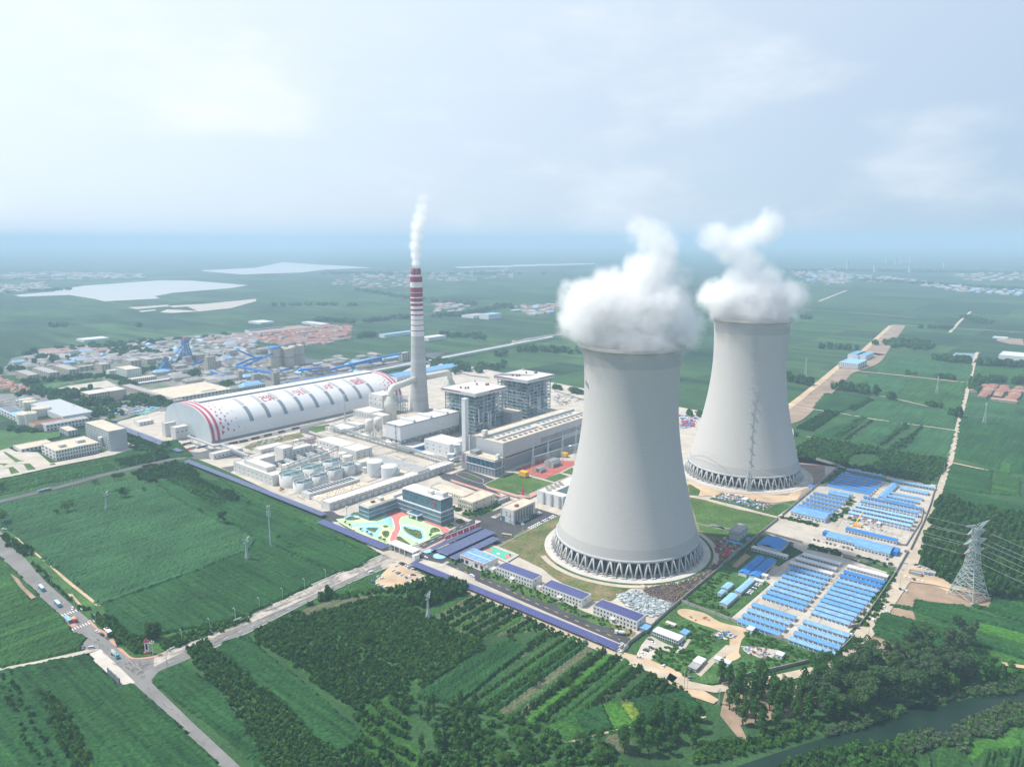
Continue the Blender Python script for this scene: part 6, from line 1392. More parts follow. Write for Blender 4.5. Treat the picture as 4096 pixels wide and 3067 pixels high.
rp=((900,600),(1080,530),(1240,590),(1150,610),(1110,640),(1090,700),(1105,760),(1100,830),(1060,910),(1065,990),(1130,1030),(1040,1020),(965,1000),(965,920),(1010,830),(1030,780),(1010,690),(980,630))
patch('plaza_path',smooth(PX('C3',*[(x+(-9 if i>9 else 6),y)for i,(x,y)in enumerate(rp)]),4),M_WHITE)
patch('plaza_path',smooth(PX('C3',*rp),4),M_PR)
patch('plaza_path',S3((1460,695),(1500,680),(1740,770),(1840,830),(1730,865),(1690,790),(1560,740)),M_PR)
beds=((((295,660),(330,630),(420,630),(530,645),(440,670),(340,672)),),(((600,795),(680,780),(785,785),(760,820),(720,850)),),(((850,760),(890,745),(935,760),(890,782)),),(((838,850),(880,825),(945,840),(945,880),(910,928),(860,905)),),(((1155,790),(1180,768),(1260,800),(1390,825),(1420,860),(1432,930),(1380,945),(1280,900),(1200,850)),),(((1060,920),(1110,915),(1170,960),(1260,1030),(1150,1030),(1065,990)),),(((1548,860),(1560,800),(1600,778),(1660,790),(1700,830),(1620,850)),),(((1550,935),(1640,880),(1710,880),(1640,910),(1560,940)),),(((1790,760),(1830,725),(1900,745),(1840,785)),),(((1920,680),(1990,650),(2065,690),(1990,720)),),(((390,570),(500,550),(505,590),(420,595)),),(((230,715),(500,860),(930,1030),(900,1060),(500,890),(240,740)),))
M_BED=mat('bed_grass',(.05,.12,.03),.95,0,.3,col2=(.16,.17,.06))
for i,(b,)in enumerate(beds):
 patch('planting_bed',smooth(PX('C3',*b),4),M_BED)
 scatter('bed_shrubs',rows(PX('C3',*b),2.6,2.6,CA,.5,.55),1.2,1.0,[M_F1,M_F2,M_F3],(.3,.5,.2))
patch('blue_island',S3((1420,1125),(1480,1090),(1600,1095),(1570,1140),(1500,1158),(1440,1150)),M_PB,dz=.1)
patch('blue_island',S3((1595,1190),(1640,1165),(1700,1175),(1780,1210),(1740,1240),(1660,1245),(1600,1225)),M_PB,dz=.1)
patch('pavement',PX('C3',(1385,1120),(1560,1060),(1770,950),(1780,965),(1580,1080),(1420,1140)),M_PINK)
kerb(S3((165,655),(290,640),(300,600),(500,590))[:-4],.4,.25,M_FRAME)
for i,(x,y)in enumerate(((955,655),(970,640),(985,650))):
 p=g('C3',x,y+140);e=empty('flagpole',(p[0],p[1],.2),0,'slim grey flagpole on the plaza beside the red path','flagpole','flagpoles on the plaza');MB().lathe([(.14,0),(.08,14)],n=6).build('pole',[M_STEEL],e);MB().box(-.5,.5,-.5,.5,0,.4).build('base',[M_RED],e)
a,b=g('C3',935,1110),g('C3',1325,1255);Lg=float(np.hypot(*(b-a)));gt=empty('gatehouse',(b[0],b[1],.1),GA,'long flat-roofed entrance gate with grey piers','gate')
MB().box(-.5,8.5,2,Lg+1,6.2,7.4).build('roof',[M_FRAME],gt);q=MB();q.box(.3,7.5,Lg-3,Lg,0,6.2);q.box(1,6,6,12,0,4);q.build('pier',[M_WALLG],gt)
MB().box(-2,4,-2,2,0,5.5).build('end_wall',[M_FRAME],gt);q=MB()
for i in range(3):q.bar((0,14+i*7,0),(0,14+i*7,6.2),.5)
q.build('post',[M_FRAME],gt)
def canopy(name,label,Lp,Fp,Rp,z=3.4,tilt=.5,m=None,group='solar canopies',posts=6.,code='G1',w=None,cat='solar canopy'):
 F=g(code,*Fp,z=z);d=float(np.dot(g(code,*Lp,z=z)-F,BY));w=w or float(np.dot(g(code,*Rp,z=z)-F,BX))
 t=empty(name,(F[0],F[1],.15),GA,label,cat,group);q=MB()
 q.add([(0,0,z-tilt/2),(w,0,z+tilt/2),(w,d,z+tilt/2),(0,d,z-tilt/2),(0,0,z-tilt/2-.2),(w,0,z+tilt/2-.2),(w,d,z+tilt/2-.2),(0,d,z-tilt/2-.2)],[(0,1,2,3),(7,6,5,4),(0,4,5,1),(1,5,6,2),(2,6,7,3),(3,7,4,0)])
 q.build('solar_roof',[m or M_PV],t);q=MB();n=max(1,int(max(d,w)/posts));
 for i in range(n+1):
  if d>w:
   q.bar((w*.75,d*i/n,0),(w*.75,d*i/n,z-.3),.3);q.bar((w*.1,d*i/n,z-tilt/2-.35),(w*.95,d*i/n,z+tilt/2-.35),.25)
  else:
   for yy in((.5,)if d<9 else(.25,.75)):q.bar((w*i/n,d*yy,0),(w*i/n,d*yy,z-.3),.3)
   q.bar((w*i/n,0,z-.35),(w*i/n,d,z-.35),.25)
 q.build('frame',[M_STEEL],t);return t,w,d
canopy('solar_carport','longest solar carport along the dirt road below the dormitories',(1652,2247),(2459,2594.5),(2469,2573),3.2)
canopy('solar_carport','solar carport left of the entrance gate with cars beneath',C('C1',1045,1058),C('C1',1733,1366),C('C1',1756,1310),3.2)
canopy('solar_wall_canopy','long solar strip along the plant wall beside the field',(768,1836),C('C1',1060,998),C('C1',1085,962),3.6,m=M_PV2)
canopy('solar_wall_canopy','solar strip on the wall in front of the dome end',(452,1693),(652,1783),(672,1771),3.6,m=M_PV2)
canopy('solar_wall_canopy','short piece of solar strip by the coal gate',(690,1795),(712,1806),(722,1797),3.6,m=M_PV2)
for lb,Lp,Fp,Rp in(('upper solar canopy of the car park, below the red boards',(325,1078),(372,1100),(905,862)),('widest solar canopy in the middle of the car park',(412,1103),(525,1156),(1052,908)),('lower solar canopy of the car park by the blue-roofed hall',(558,1168),(628,1206),(1088,975))):
 canopy('car_park_canopy',lb,Lp,Fp,Rp,3.8,.4,M_PV2,'solar canopies of the office car park',8,'C2')
a,b=g('C2',500,985,4),g('C2',895,822,4);Lb=np.hypot(*(b-a));dd=(b-a)/Lb
for i in range(6):
 p=a+dd*(i*Lb/6);t=empty('red_billboard',(p[0],p[1],0),math.atan2(dd[1],dd[0]),['first red billboard from the lower end','second red billboard from the lower end','third red billboard from the lower end','fourth red billboard from the lower end','fifth red billboard from the lower end','red billboard nearest the roundabout'][i],'billboard','red billboards over the carport')
 L_=Lb/6-1;MB().box(0,L_,-.1,.1,3.2,7.2).build('board',[M_PINKR],t);MB().box(0,L_,-.2,.2,7.2,7.5).build('top_rail',[M_FRAME],t)
 q=MB();q.bar((0,0,0),(0,0,7.2),.3);q.bar((L_,0,0),(L_,0,7.2),.3);q.build('post',[M_STEEL],t)
 me=text_mesh('大',2.6);me.materials.clear();me.materials.append(M_FRAME);me.name='pale_mark';
 q=MB();q.add([(L_*.45,-.13,4.2),(L_*.58,-.13,4.2),(L_*.53,-.13,5.9),(L_*.5,-.13,5.9)],[(0,1,2,3)]);q.add([(L_*.38,-.13,5.9),(L_*.65,-.13,5.9),(L_*.515,-.13,6.4)],[(0,1,2)]);q.build('pale_mark',[mat('faded_print',(.70,.42,.44),.6)],t)
t,w,d,h=bld('training_hall','white hall with a flat light blue roof and red lettering','C2',(667,1150),(935,1255),(1078,1180),(935,1335),wall=M_CLAD,roof=M_BLUE,cat='hall')
MB().box(.5,w-.5,.5,d-.5,h-.6,h-.45).build('blue_roof_sheet',[M_BLUE],t);MB().box(w*.48,w*.52,.5,d-.5,h-.45,h-.2).build('ridge_strip',[M_FRAME],t)
for i in range(4):
 for xx in(.18,.72):MB().box(w*xx,w*(xx+.2),d*(.14+.22*i),d*(.14+.22*i)+1.0,h-.45,h-.35).build('roof_light',[M_PINK if False else M_CONC],t)
for u in(.12,.34,.72,.90):win(t,'W',d*u,2.0,3.4,3.4,M_GLASS,'door')
for i,c_ in enumerate('安全为天'):sign(t,c_,2.6,(-.12,d*.36-i*3.4,h-2.2),'W',M_REDP)
q=MB()
for i in range(12):q.box(-.1,0,d-1.6-i*1.35,d-.7-i*1.35,h-1.9,h-.9)
q.build('small_lettering',[M_REDP],t)
dorm=(((235,180),(635,330),(745,275),(635,425),'solar-roofed white dormitory nearest the basketball court'),((738,385),(1180,550),(1290,485),(1180,640),'middle solar-roofed white dormitory'),((1297,610),(1790,790),(1890,715),(1795,890),'solar-roofed white dormitory nearest the boundary wall'))
for Lp,Fp,Rp,Fb,lb in dorm:
 t,w,d,h=bld('dormitory',lb,'C4',Lp,Fp,Rp,Fb,wall=M_WALL,roof=M_ROOFW,group='three solar-roofed dormitories',cat='dormitory')
 MB().box(1.0,w-.8,1.2,d-1.2,h-.45,h-.15).build('solar_array',[M_PV],t)
 wins(t,'W',d,13,(h*.25,h*.70),1.3,1.5,u0=1.8);win(t,'S',w*.35,h*.7,1.2,1.4)
 q=MB();q.box(-2.5,0,d*.48,d*.58,2.8,3.1);q.build('porch',[M_FRAME],t);win(t,'W',d*.53,1.4,2.2,2.6,M_GLASS,'door')
for pp,lb in(((1010,1300),'brick red lean-to between blue hall and first dormitory'),):
 simple(lb,'C2',(985,1300),(1025,1320),(1065,1290),h=3.2,name='lean_to')
simple('tiny white hut beside the middle dormitory','C4',(680,395),(715,410),(745,395),h=3,name='hut')
simple('white bus stop sized hut at the end of the carport','C4',(1570,1050),(1600,1065),(1655,1030),h=3.2,name='hut')
t,w,d,h=bld('lean_to','blue sheet lean-to at the end of the last dormitory','C4',(1825,850),(1890,880),(1950,840),h=3.0,wall=M_WALLG,roof=M_BLUE,parapet=0,w=7);MB().box(-.5,w+.5,-.5,d+.5,3.0,3.15).build('blue_roof',[M_BLUE],t)
t,w,d,h=bld('mural_office','white three storey office with a wind turbine mural','G1',(2003.5,2026.6),(2053.8,2042.9),(2140,2004.8),(2055,2097),cat='office building',roof=M_ROOFC)
for i in range(12):
 MB().box(2+i*(w-5)/12,2+i*(w-5)/12+(w-5)/24,-.2,-.0,1,h-1.6).build('window_strip',[M_GLASS if i else M_GLASSB],t)
win(t,'W',d*.52,h*.52,1.4,1.5);win(t,'W',d*.52,h*.73,1.4,1.5);win(t,'W',d*.80,h*.2,d*.28,h*.34,M_GLASSB)
q=MB();q.bar((-.12,d*.24,.5),(-.12,d*.24,h*.6),.3);
for a in(95,195,310):q.bar((-.12,d*.24,h*.6),(-.12,d*.24+3.6*cos(R(a)),h*.6+3.6*sin(R(a))),.28)
q.build('mural_turbine',[M_WALLG],t);MB().box(-.1,0,.4,d*.36,.8,3.6).build('mural_panels',[mat('mural_blue',(.35,.45,.66),.7)],t);MB().box(-.12,0,.2,d*.6,.1,.9).build('mural_grass',[mat('mural_green',(.42,.56,.25),.7)],t)
q=MB()
for i in range(7):
 q.box(-.1,0,d*.94,d*.985,h*.9-i*1.55-.9,h*.9-i*1.55)
 if i<5:q.box(-.1,0,d*.875,d*.92,h*.9-i*1.55-.9,h*.9-i*1.55)
q.build('vertical_lettering',[M_DARK],t);MB().box(w*.3,w*.42,d*.3,d*.45,h-.5,h+1.4).build('roof_unit',[M_RUST],t)
simple('cream two storey canteen with a roof the colour of sand','C2',(665,520),(800,580),(1030,475),(800,685),nW=8,nS=3,zs=(.3,.75),ww=1.0,wh=2.0,wall=M_WALLC,roof=M_ROOFC,name='canteen')
simple('sand roofed wing behind the glass office','C2',(345,395),(700,515),(800,470),h=11,nW=14,zs=(.8,),wall=M_WALLC,roof=M_ROOFC,name='canteen_wing')
simple('grey roofed canopy garage next to the canteen','C2',(1070,540),(1095,560),(1215,510),h=4,wall=M_WALLG,roof=M_ROOFG,name='garage')
simple('small white kiosk behind the glass office','C2',(355,375),(375,385),(400,370),h=4,name='kiosk');simple('small white kiosk beside the sand roofed wing','C2',(395,355),(420,365),(445,350),h=4,name='kiosk')
M_CG=mat('court_green',(.10,.42,.30),.8,.05,.3)
patch('court_surround',PX('C2',(880,1115),(1010,1045),(1320,1165),(1180,1250)),M_CONC);patch('court',PX('C2',(925,1115),(1015,1075),(1265,1165),(1170,1225)),M_CG)
for pl in(((945,1105),(985,1085),(1025,1105),(985,1130)),((1145,1180),(1190,1160),(1235,1180),(1185,1205))):patch('court_key',PX('C2',*pl),M_PR)
patch('court_circle',smooth(PX('C2',(1065,1150),(1085,1142),(1105,1150),(1085,1162)),4),M_WHITE)
for i,(x,y)in enumerate(((958,1100),(1222,1190))):
 p=g('C2',x,y);e=empty('basketball_hoop',(p[0],p[1],.3),GA+pi*i,['basketball hoop nearer the carports','basketball hoop nearer the dormitories'][i],'basketball hoop');MB().bar((0,0,0),(1,0,3.2),.3).build('post',[M_DARK],e);MB().box(1,1.15,-.9,.9,2.8,4).build('backboard',[M_DARK],e)
t=simple('three storey pale grey pump house in the grass','G1',(2918,2116.5),(2957,2128),(2991,2100),(2958,2166.5),nS=3,zs=(.25,.75),ww=1.6,wh=.9,wall=M_CLADD,roof=M_ROOFG,name='pump_house')
MB().box(-.15,t['w'],-.15,0,t['h']*.62,t['h']*.70).build('grey_band',[M_WALLG],t);MB().box(-.15,0,0,t['d'],t['h']*.62,t['h']*.70).build('grey_band',[M_WALLG],t)
def hut(label,k,x,y,w,d,h,wall=M_CLAD,roof=M_CLAD,name='portable_hut',ang=GA,cat='hut',group='scattered portable huts'):
 p=g(k,x,y);t=empty(name,(p[0],p[1],.1),ang,label,cat,group);MB().box(-w/2,w/2,-d/2,d/2,0,h).build('wall',[wall],t);MB().box(-w/2-.2,w/2+.2,-d/2-.2,d/2+.2,h,h+.25).build('roof',[roof],t)
 win(t,'W',0,h*.5,1.2,1.2,x0=-w/2);win(t,'S',0,h*.5,1.2,1.2,y0=-d/2);return t
hut('small hut with a bright blue roof by the pump house','B1',1360,1280,4,3.5,3.4,M_CLADD,M_BLUE2)
hut('white hut among the red rubble','B1',1325,845,8,5,3.6)
hut('blue-roofed hut against the camp wall below the right tower','B1',2050,700,8,6,3.2,M_CLAD,M_BLUE2)
hut('white cube hut at the corner of the camp wall','B3',1110,905,6,4.5,3.2);hut('lone white hut in the weeds by the gravel','B3',1435,1190,5.5,4.5,3.4)
hut('white cube hut beside the twin blue sheds','B3',1265,310,4.5,5,3.2);hut('cream low hut in the weeds above the container office','B3',230,835,3,7.5,2.2,M_WALLC,M_WALLC)
hut('white container left of the parked cars','B3',1200,365,4,8,3,M_CLAD,M_CLAD);hut('white container end of the grey shed by the lower gate','B3',545,1255,8,6,3.0);hut('grey container with a sloping roof by the lower gate','B3',495,1310,9,6,2.8,M_WALLG,M_ROOFG)
hut('long white container with an open frame in the weeds','B3',800,1255,4,11,3);hut('blue-topped annexe of the container office','B3',385,945,7,5,3.2,M_CLADD,M_BLUE)
hut('dark cabin at the road checkpoint','B2',1050,1012,3,3,2.6,M_WALLG,M_ROOFG);hut('grey shelter beside the sand lot','B2',1310,1235,5,4,3,M_CLADD,M_ROOFG);hut('blue cabin beside the sand lot','B2',1250,1230,3.5,4,3,M_BLUE,M_ROOFG)
simple('long grey shelter beside the sand lot','B2',(1080,1185),(1200,1225),(1235,1205),h=3,wall=M_WALLG,roof=M_ROOFG,name='shelter',w=5)
t,w,d,h=bld('container_office','two storey white container office with glass fronts','B3',(35,880),(312,1000),(368,945),(315,1062),wall=M_CLAD,roof=M_CLAD,parapet=.2,cat='office building')
for i in range(12):
 for z in(h*.25,h*.72):win(t,'W',d*(i+.5)/12,z,d/12-.45,h*.33,M_GLASS)
M_BLUEB=mat('blue_sheet_faded',(.19,.36,.56),.65,.22,.3);M_BLUEC=mat('blue_sheet_newer',(.11,.29,.55),.55,.15,.3)
def prefab(label,code,Lp,Fp,w=5.3,h=3.0,roof=M_BLUE,nd=9,rise=.9,group='blue-roofed prefab houses of the camp',two=False,name='prefab_house',wall=M_CLAD,doors=True,flat=False):
 F=g(code,*Fp,z=h);d=float(np.dot(g(code,*Lp,z=h)-F,BY));t=empty(name,(F[0],F[1],.12),GA,label,'prefab house',group)
 MB().box(0,w,0,d,0,h).build('wall',[wall],t)
 if roof is M_BLUE:roof=[M_BLUE,M_BLUEB,M_BLUEC][int(rng.integers(3))]
 if flat:MB().box(-.25,w+.25,-.25,d+.25,h,h+.3).build('roof',[roof],t)
 else:gable(t,w,d,h,rise,roof,'y')
 if doors:
  for f in range(2 if two else 1):
   zb_=f*h/2
   for i in range(nd):
    u=d*(i+.5)/nd
    win(t,'W',u-d/nd*.22,zb_+1.1,.95,2.1,M_BLUE2 if roof not in(M_CLAD,)else M_WALLG,'door');win(t,'W',u+d/nd*.16,zb_+1.5,1.3,1.0,M_GLASS)
 return t
ORD=['first','second','third','fourth','fifth','sixth','seventh','eighth','ninth','tenth']
def prow(n,code,L0_,F0_,L1_,F1_,lab,**k):
 for i in range(n):
  s=i/max(1,n-1);prefab(lab%ORD[i],code,(L0_[0]+(L1_[0]-L0_[0])*s,L0_[1]+(L1_[1]-L0_[1])*s),(F0_[0]+(F1_[0]-F0_[0])*s,F0_[1]+(F1_[1]-F0_[1])*s),**k)
prow(8,'B3',(1235,512),(1688,652),(1548,192),(1968,318),'%s blue house from the bottom in the left middle block of the camp')
prow(4,'B3',(965,782),(1422,940),(1128,600),(1592,760),'%s blue house from the wall in the lower left block of the camp')
prow(4,'B3',(1540,978),(2030,1158),(1688,790),(2188,955),'%s blue house from the wall in the lower right block of the camp')
prow(9,'B4',(-123,324),(206,425),(99,44),(449,145),'%s light blue house from the bottom in the right middle block of the camp')
prow(2,'B4',(134,-2),(484,106),(169,-37),(510,68),'%s strongly blue house under the white row of the right block',roof=M_BLUE2)
prow(3,'F6',(150,632),(575,758),(280,545),(655,655),'%s white container row from the bottom above the left block',roof=M_CLAD,flat=True,w=5.5,nd=12)
prefab('white container row above the right camp block','F6',(735,672),(1138,785),roof=M_CLAD,flat=True,w=5.5,nd=12)
prow(3,'B2',(495,600),(1090,752),(558,540),(1128,675),'%s pale blue two storey house from the building site',roof=M_BLUE4,h=5.6,two=True,nd=16)
prefab('two storey house whose blue roof has white patches','B2',(600,500),(1165,622),h=5.6,two=True,nd=16)
prefab('topmost two storey house with a blue-grey roof','B2',(625,465),(1212,585),h=5.4,two=True,nd=16,roof=M_BLUE3)
prow(4,'F7',(375,425),(718,515),(482,338),(822,415),'%s dark blue patched house from the arched hall',roof=M_BLUE3)
prefab('fifth dark blue patched house, farthest from the arched hall','F7',(515,308),(852,380),roof=M_BLUE3)
prefab('twin-roofed light blue house by the upper camp lane','F7',(678,300),(868,350),w=7,h=3.6);prefab('upper half of the twin-roofed house','F7',(682,280),(905,330),w=7,h=4.4)
prow(7,'F7',(660,235),(1090,322),(812,100),(1222,188),'%s bright blue house from below in the tightly packed top block',roof=M_BLUE2,doors=False)
prefab('thin blue strip house along the top wall','F7',(855,65),(1225,138),w=4,h=2.8,nd=14);prefab('thin blue strip house in the top right corner','B2',(910,290),(1335,378),w=5,h=3,nd=14)
prefab('wide blue house inside the top right yard','B2',(1000,362),(1258,430),w=9,h=3.2);prefab('lower blue house of the top right yard','B2',(835,462),(1118,540),w=5.5);prefab('middle blue house of the top right yard','B2',(868,440),(1165,515),w=5.5);prefab('upper blue house of the top right yard','B2',(895,412),(1205,485),w=5.5,doors=False)
t,w,d,h=bld('prefab_block','blue block running uphill beside the top right yard','B2',(770,462),(832,478),(950,330),h=3.6,wall=M_CLAD,roof=M_BLUE,parapet=0,cat='prefab house');gable(t,w,d,h,1.2,M_BLUE,'x')
def hall(label,code,Lp,Fp,Rp,h,roof,rise=2.2,nW=10,**k):
 t,w,d,h=bld('camp_hall',label,code,Lp,Fp,Rp,h=h,wall=M_CLAD,roof=roof,parapet=0,cat='hall',**k);gable(t,w,d,h,rise,roof,'y');wins(t,'W',d,nW,(h*.45,),1.8,1.4);return t
hall('arched blue hall behind the camp gate','F6',(163,112),(507,195),(572,135),5.2,M_BLUE)
hall('left half of the long blue canteen hall in the parking yard','F6',(527,358),(812,440),(850,390),4.2,M_BLUE);hall('right half of the long blue canteen hall in the parking yard','F6',(815,450),(1158,545),(1197,470),4.6,M_BLUE)
hall('long strongly blue hall beside the building site','F6',(718,292),(1236,418),(1255,395),4.2,M_BLUE2,1.0,16)
hut('deep blue cube at the right end of the canteen hall','F6',1205,545,12,8,4.4,M_BLUE2,M_BLUE2);hut('deep blue cube at the left end of the canteen hall','F6',518,360,7,5,4,M_BLUE2,M_BLUE2)
t,w,d,h=bld('tent_hall','bright blue tent roofed hall beside the gravel yard','B1',(1480,1300),(1695,1378),(1788,1290),h=4.5,wall=M_CLAD,roof=M_BLUE2,parapet=0,cat='hall');gable(t,w,d,h,2.6,M_BLUE2,'x',over=1)
prefab('white container row beside the tent hall','B1',(1400,1345),(1785,1455),roof=M_CLAD,flat=True,w=5,nd=11)
for Lp,Fp,Rp,lb in(((985,232),(1066,266),(1243,82),'left of the twin bright blue sheds'),((1102,262),(1186,300),(1360,105),'right of the twin bright blue sheds')):
 t,w,d,h=bld('long_shed',lb,'B3',Lp,Fp,Rp,h=3.4,wall=M_CLAD,roof=M_BLUE2,parapet=0,cat='shed',group='twin bright blue sheds');gable(t,w,d,h,1.4,M_BLUE2,'x');wins(t,'S',w,9,(1.7,),1.2,1.2)
for Lp,Fp,Rp,lb in(((795,402),(855,432),(920,372),'small light blue shed in the grass'),((748,470),(790,490),(832,450),'smallest light blue shed in the grass'),((770,575),(850,605),(960,492),'light blue shed nearest the orange soil'),((945,440),(1000,470),(1142,322),'narrow light blue shed beside the parked cars')):
 t,w,d,h=bld('storage_shed',lb,'B3',Lp,Fp,Rp,h=3.4,wall=M_CLADD,roof=M_BLUE4,parapet=0,cat='shed',group='light blue storage sheds');gable(t,w,d,h,.7,M_BLUE4,'x',.2)
for i in range(7):hut(['white box at the left end of the rusty row','second box of the rusty row','third box of the rusty row','fourth box of the rusty row','fifth box of the rusty row','sixth box of the rusty row','box at the right end of the rusty row'][i],'F7',905+i*45,565+i*12,5.5,4.5,3,M_CLAD,M_RUST if i%2 else M_CLAD,group='rusty container boxes of the building site')
p=g('F7',960,655);e=empty('mobile_crane',(p[0],p[1],.1),GA,'orange mobile crane on the camp building site','crane');MB().box(-1.3,1.3,-4,4,.8,2.6).build('carrier',[M_ORANGE],e);MB().bar((0,2,2.4),(10,-2,14),.9).build('boom',[M_ORANGE],e)
def wall(label,pts,h=2.6,w=.45,m=None,name='boundary_wall',group='concrete boundary walls',cat='wall'):
 q=MB()
 for a,b in zip(pts[:-1],pts[1:]):
  d=(b-a)/np.hypot(*(b-a));nn=np.array([-d[1],d[0]])*w/2;P_=[a+nn,a-nn,b-nn,b+nn];q.prism([tuple(x)for x in P_],0,h)
  L_=np.hypot(*(b-a))
  for k in range(int(L_/6)+1):c_=a+d*k*6;q.box(c_[0]-.35,c_[0]+.35,c_[1]-.35,c_[1]+.35,0,h+.2)
 return tag(q.build(name,[m or M_WALLW]),label,cat,group)
M_WALLW=mat('wall_concrete',(.30,.29,.27),.9,.15,.2)
wall('long grey wall between the scrap yard and the camp',PX('B3',(60,805),(740,232),(920,60))+PX('B1',(1690,1045)),3)
wall('grey wall below the lower camp blocks',PX('B3',(350,582),(640,690),(1100,860),(1460,1000),(2035,1185)),3)
wall('wall from the camp corner up to the right tower',PX('B1',(1740,1000),(2208,600))+PX('E1',(575,1035),(205,925)),3)
wall('wall along the east road beside the camp',PX('B4',(80,710),(185,610),(255,535)),3);wall('wall from the checkpoint down the east road',PX('B4',(200,462),(300,445),(480,185),(610,-10))+PX('B2',(1065,1010)),3)
wall('wall on the upper east side of the camp',PX('B2',(1340,360),(1285,550),(1220,720),(1090,990)),3);wall('wall between the two camp yards',PX('B2',(95,945),(430,1050),(950,1180)),2.6);wall('low wall round the concrete storage yard',PX('B1',(1540,1190),(1960,1310)),2.6)
wall('wall between the blue hall and the camp gate',PX('B2',(0,705),(190,750)),2.6);wall('inner camp wall beside the lane',PX('B2',(1220,600),(1190,720),(1045,950),(980,945)),2.4)
wall('grey roadside wall below the weedy lot',PX('B3',(760,1460),(1300,1345),(1850,1215),(2035,1185)),2.6);wall('wall closing the dormitory yard',PX('C4',(1640,1120),(1700,1040),(1950,850),(2208,620)),2.8);wall('white wall at the solar carport end',PX('C4',(1560,1100),(1630,1130),(1690,1070)),2.0,m=M_WALL)
wall('wall along the far side of the tower field',PX('E1',(205,925),(575,1040)),2.6);wall('white fence wall beside the mural office parking',PX('C2',(1080,1080),(1330,940),(1760,725)),1.0,.3,M_WALL)
wall('dark grey exhibition wall on the roadside apron',PX('D2',(938,870),(1040,965)),6.0,.6,M_ROOFD,'display_wall',None,'display wall')
wall('perimeter wall behind the plant beside the fields',PX('A4',(0,270),(270,330),(500,360)),2.6);wall('pale yard wall by the scrapyard beyond the tower',PX('A4',(1320,520),(1700,640)),2.4)
def paint(n,c):return mat('car_paint_'+n,c,.3,.02,.5,spec=.6)
PAINT=dict(white=paint('white',(.72,.72,.72)),black=paint('black',(.015,.017,.02)),grey=paint('grey',(.16,.17,.18)),silver=paint('silver',(.45,.47,.48)),blue=paint('blue',(.03,.12,.32)),red=paint('red',(.40,.03,.03)),teal=paint('teal',(.10,.38,.46)),pale=paint('pale',(.45,.58,.64)))
M_TYRE=mat('tyre',(.02,.02,.022),.9,.1,.5)
def sect(q,secs,m=0):
 """loft of rectangles: x, halfwidth, z0, z1, top halfwidth"""
 v=[]
 for x,w,z0,z1,wt in secs:v+=[(x,-w,z0),(x,w,z0),(x,wt,z1),(x,-wt,z1)]
 n=len(secs);f=[(i*4+j,i*4+(j+1)%4,(i+1)*4+(j+1)%4,(i+1)*4+j)for i in range(n-1)for j in range(4)]+[(0,3,2,1),(4*n-4,4*n-3,4*n-2,4*n-1)]
 q.add(v,f,m)
def car_meshes():
 b=MB();sect(b,[(-2.35,.78,.35,.78,.72),(-2.2,.9,.3,.95,.82),(-1.6,.92,.28,1.02,.85),(.9,.92,.28,1.0,.86),(2.0,.9,.3,.86,.82),(2.35,.76,.35,.68,.7)])
 sect(b,[(-1.5,.74,1.38,1.42,.70),(-1.2,.74,1.40,1.5,.62),(.15,.74,1.38,1.48,.62),(.35,.72,1.36,1.40,.66)])
 g_=MB();sect(g_,[(-2.0,.80,.98,1.0,.78),(-1.35,.82,.98,1.41,.68),(.3,.82,.98,1.41,.68),(1.15,.80,.96,.99,.78)])
 w=MB();
 for i in range(12):
  pass
 w.lathe([(.05,-.12),(.34,-.12),(.34,.12),(.05,.12)],n=12,cap=True);w.v=[(x,z,y)for x,y,z in w.v]
 return b,g_,w
cb_,cg_,cw_=car_meshes()
GLM=cg_.mesh('car_windows',[M_GLASS]);WM=cw_.mesh('car_wheel',[M_TYRE])
BM={k:cb_.mesh('car_body',[m])for k,m in PAINT.items()}
vb=MB();sect(vb,[(-2.5,.9,.3,1.9,.82),(-2.3,.95,.3,2.0,.84),(1.3,.95,.3,2.0,.84),(1.9,.93,.3,1.2,.84),(2.5,.88,.3,1.0,.8)]);vg=MB();sect(vg,[(-2.2,.97,1.2,1.75,.89),(1.35,.97,1.2,1.75,.89),(1.75,.9,1.2,1.3,.85)])
VBM={k:vb.mesh('van_body',[m])for k,m in PAINT.items()};VGM=vg.mesh('van_windows',[M_GLASS])
NC=[0]
def car(p,rz,col,label,group=None,van=False,near=True,cat=None):
 t=empty('parked_car' if not van else 'van',(p[0],p[1],.22),rz,label,cat or('van' if van else 'car'),group)
 link('body',(VBM if van else BM)[col],t);link('windows',VGM if van else GLM,t);NC[0]+=1
 if near:
  for x in(-1.45,1.45):
   for y in(-.82,.82):o=link('wheel',WM,t);o.location=(x,y,.34)
 return t
CW={'white':'white','black':'black','grey':'dark grey','silver':'silver','blue':'blue','red':'red','teal':'teal','pale':'pale blue'}
def carrow(code,a,b,n,head,cols,place,group,ord_from,near=True,skip=(),van=()):
 A_,B_=g(code,*a),g(code,*b)
 for i in range(n):
  if i in skip:continue
  p=A_+(B_-A_)*(i/max(1,n-1))+rng.uniform(-.25,.25,2);col=cols[i%len(cols)]
  nm=['first','second','third','fourth','fifth','sixth','seventh','eighth','ninth','tenth','eleventh','twelfth','thirteenth','fourteenth','fifteenth','sixteenth','seventeenth','eighteenth','nineteenth','twentieth'][i]if i<20 else 'twenty-%s'%ORD[i-20]
  car(p,head+rng.uniform(-.04,.04),col,' '.join(('%s %s %s, %s from the %s'%(CW[col],'van' if i in van else 'car',place,nm,ord_from)).split()[:16]),group,i in van,near)
W,K,S_,GY='white','black','silver','grey'
GP='cars in the dirt car park'
carrow('C3',(1100,1295),(1290,1390),7,GA,[W,K,K,W,W,GY,W],'in the top row of the dirt car park',GP,'road end')
carrow('C3',(1010,1415),(1130,1475),4,GA,[W,W,GY,W],'in the middle row of the dirt car park',GP,'road end')
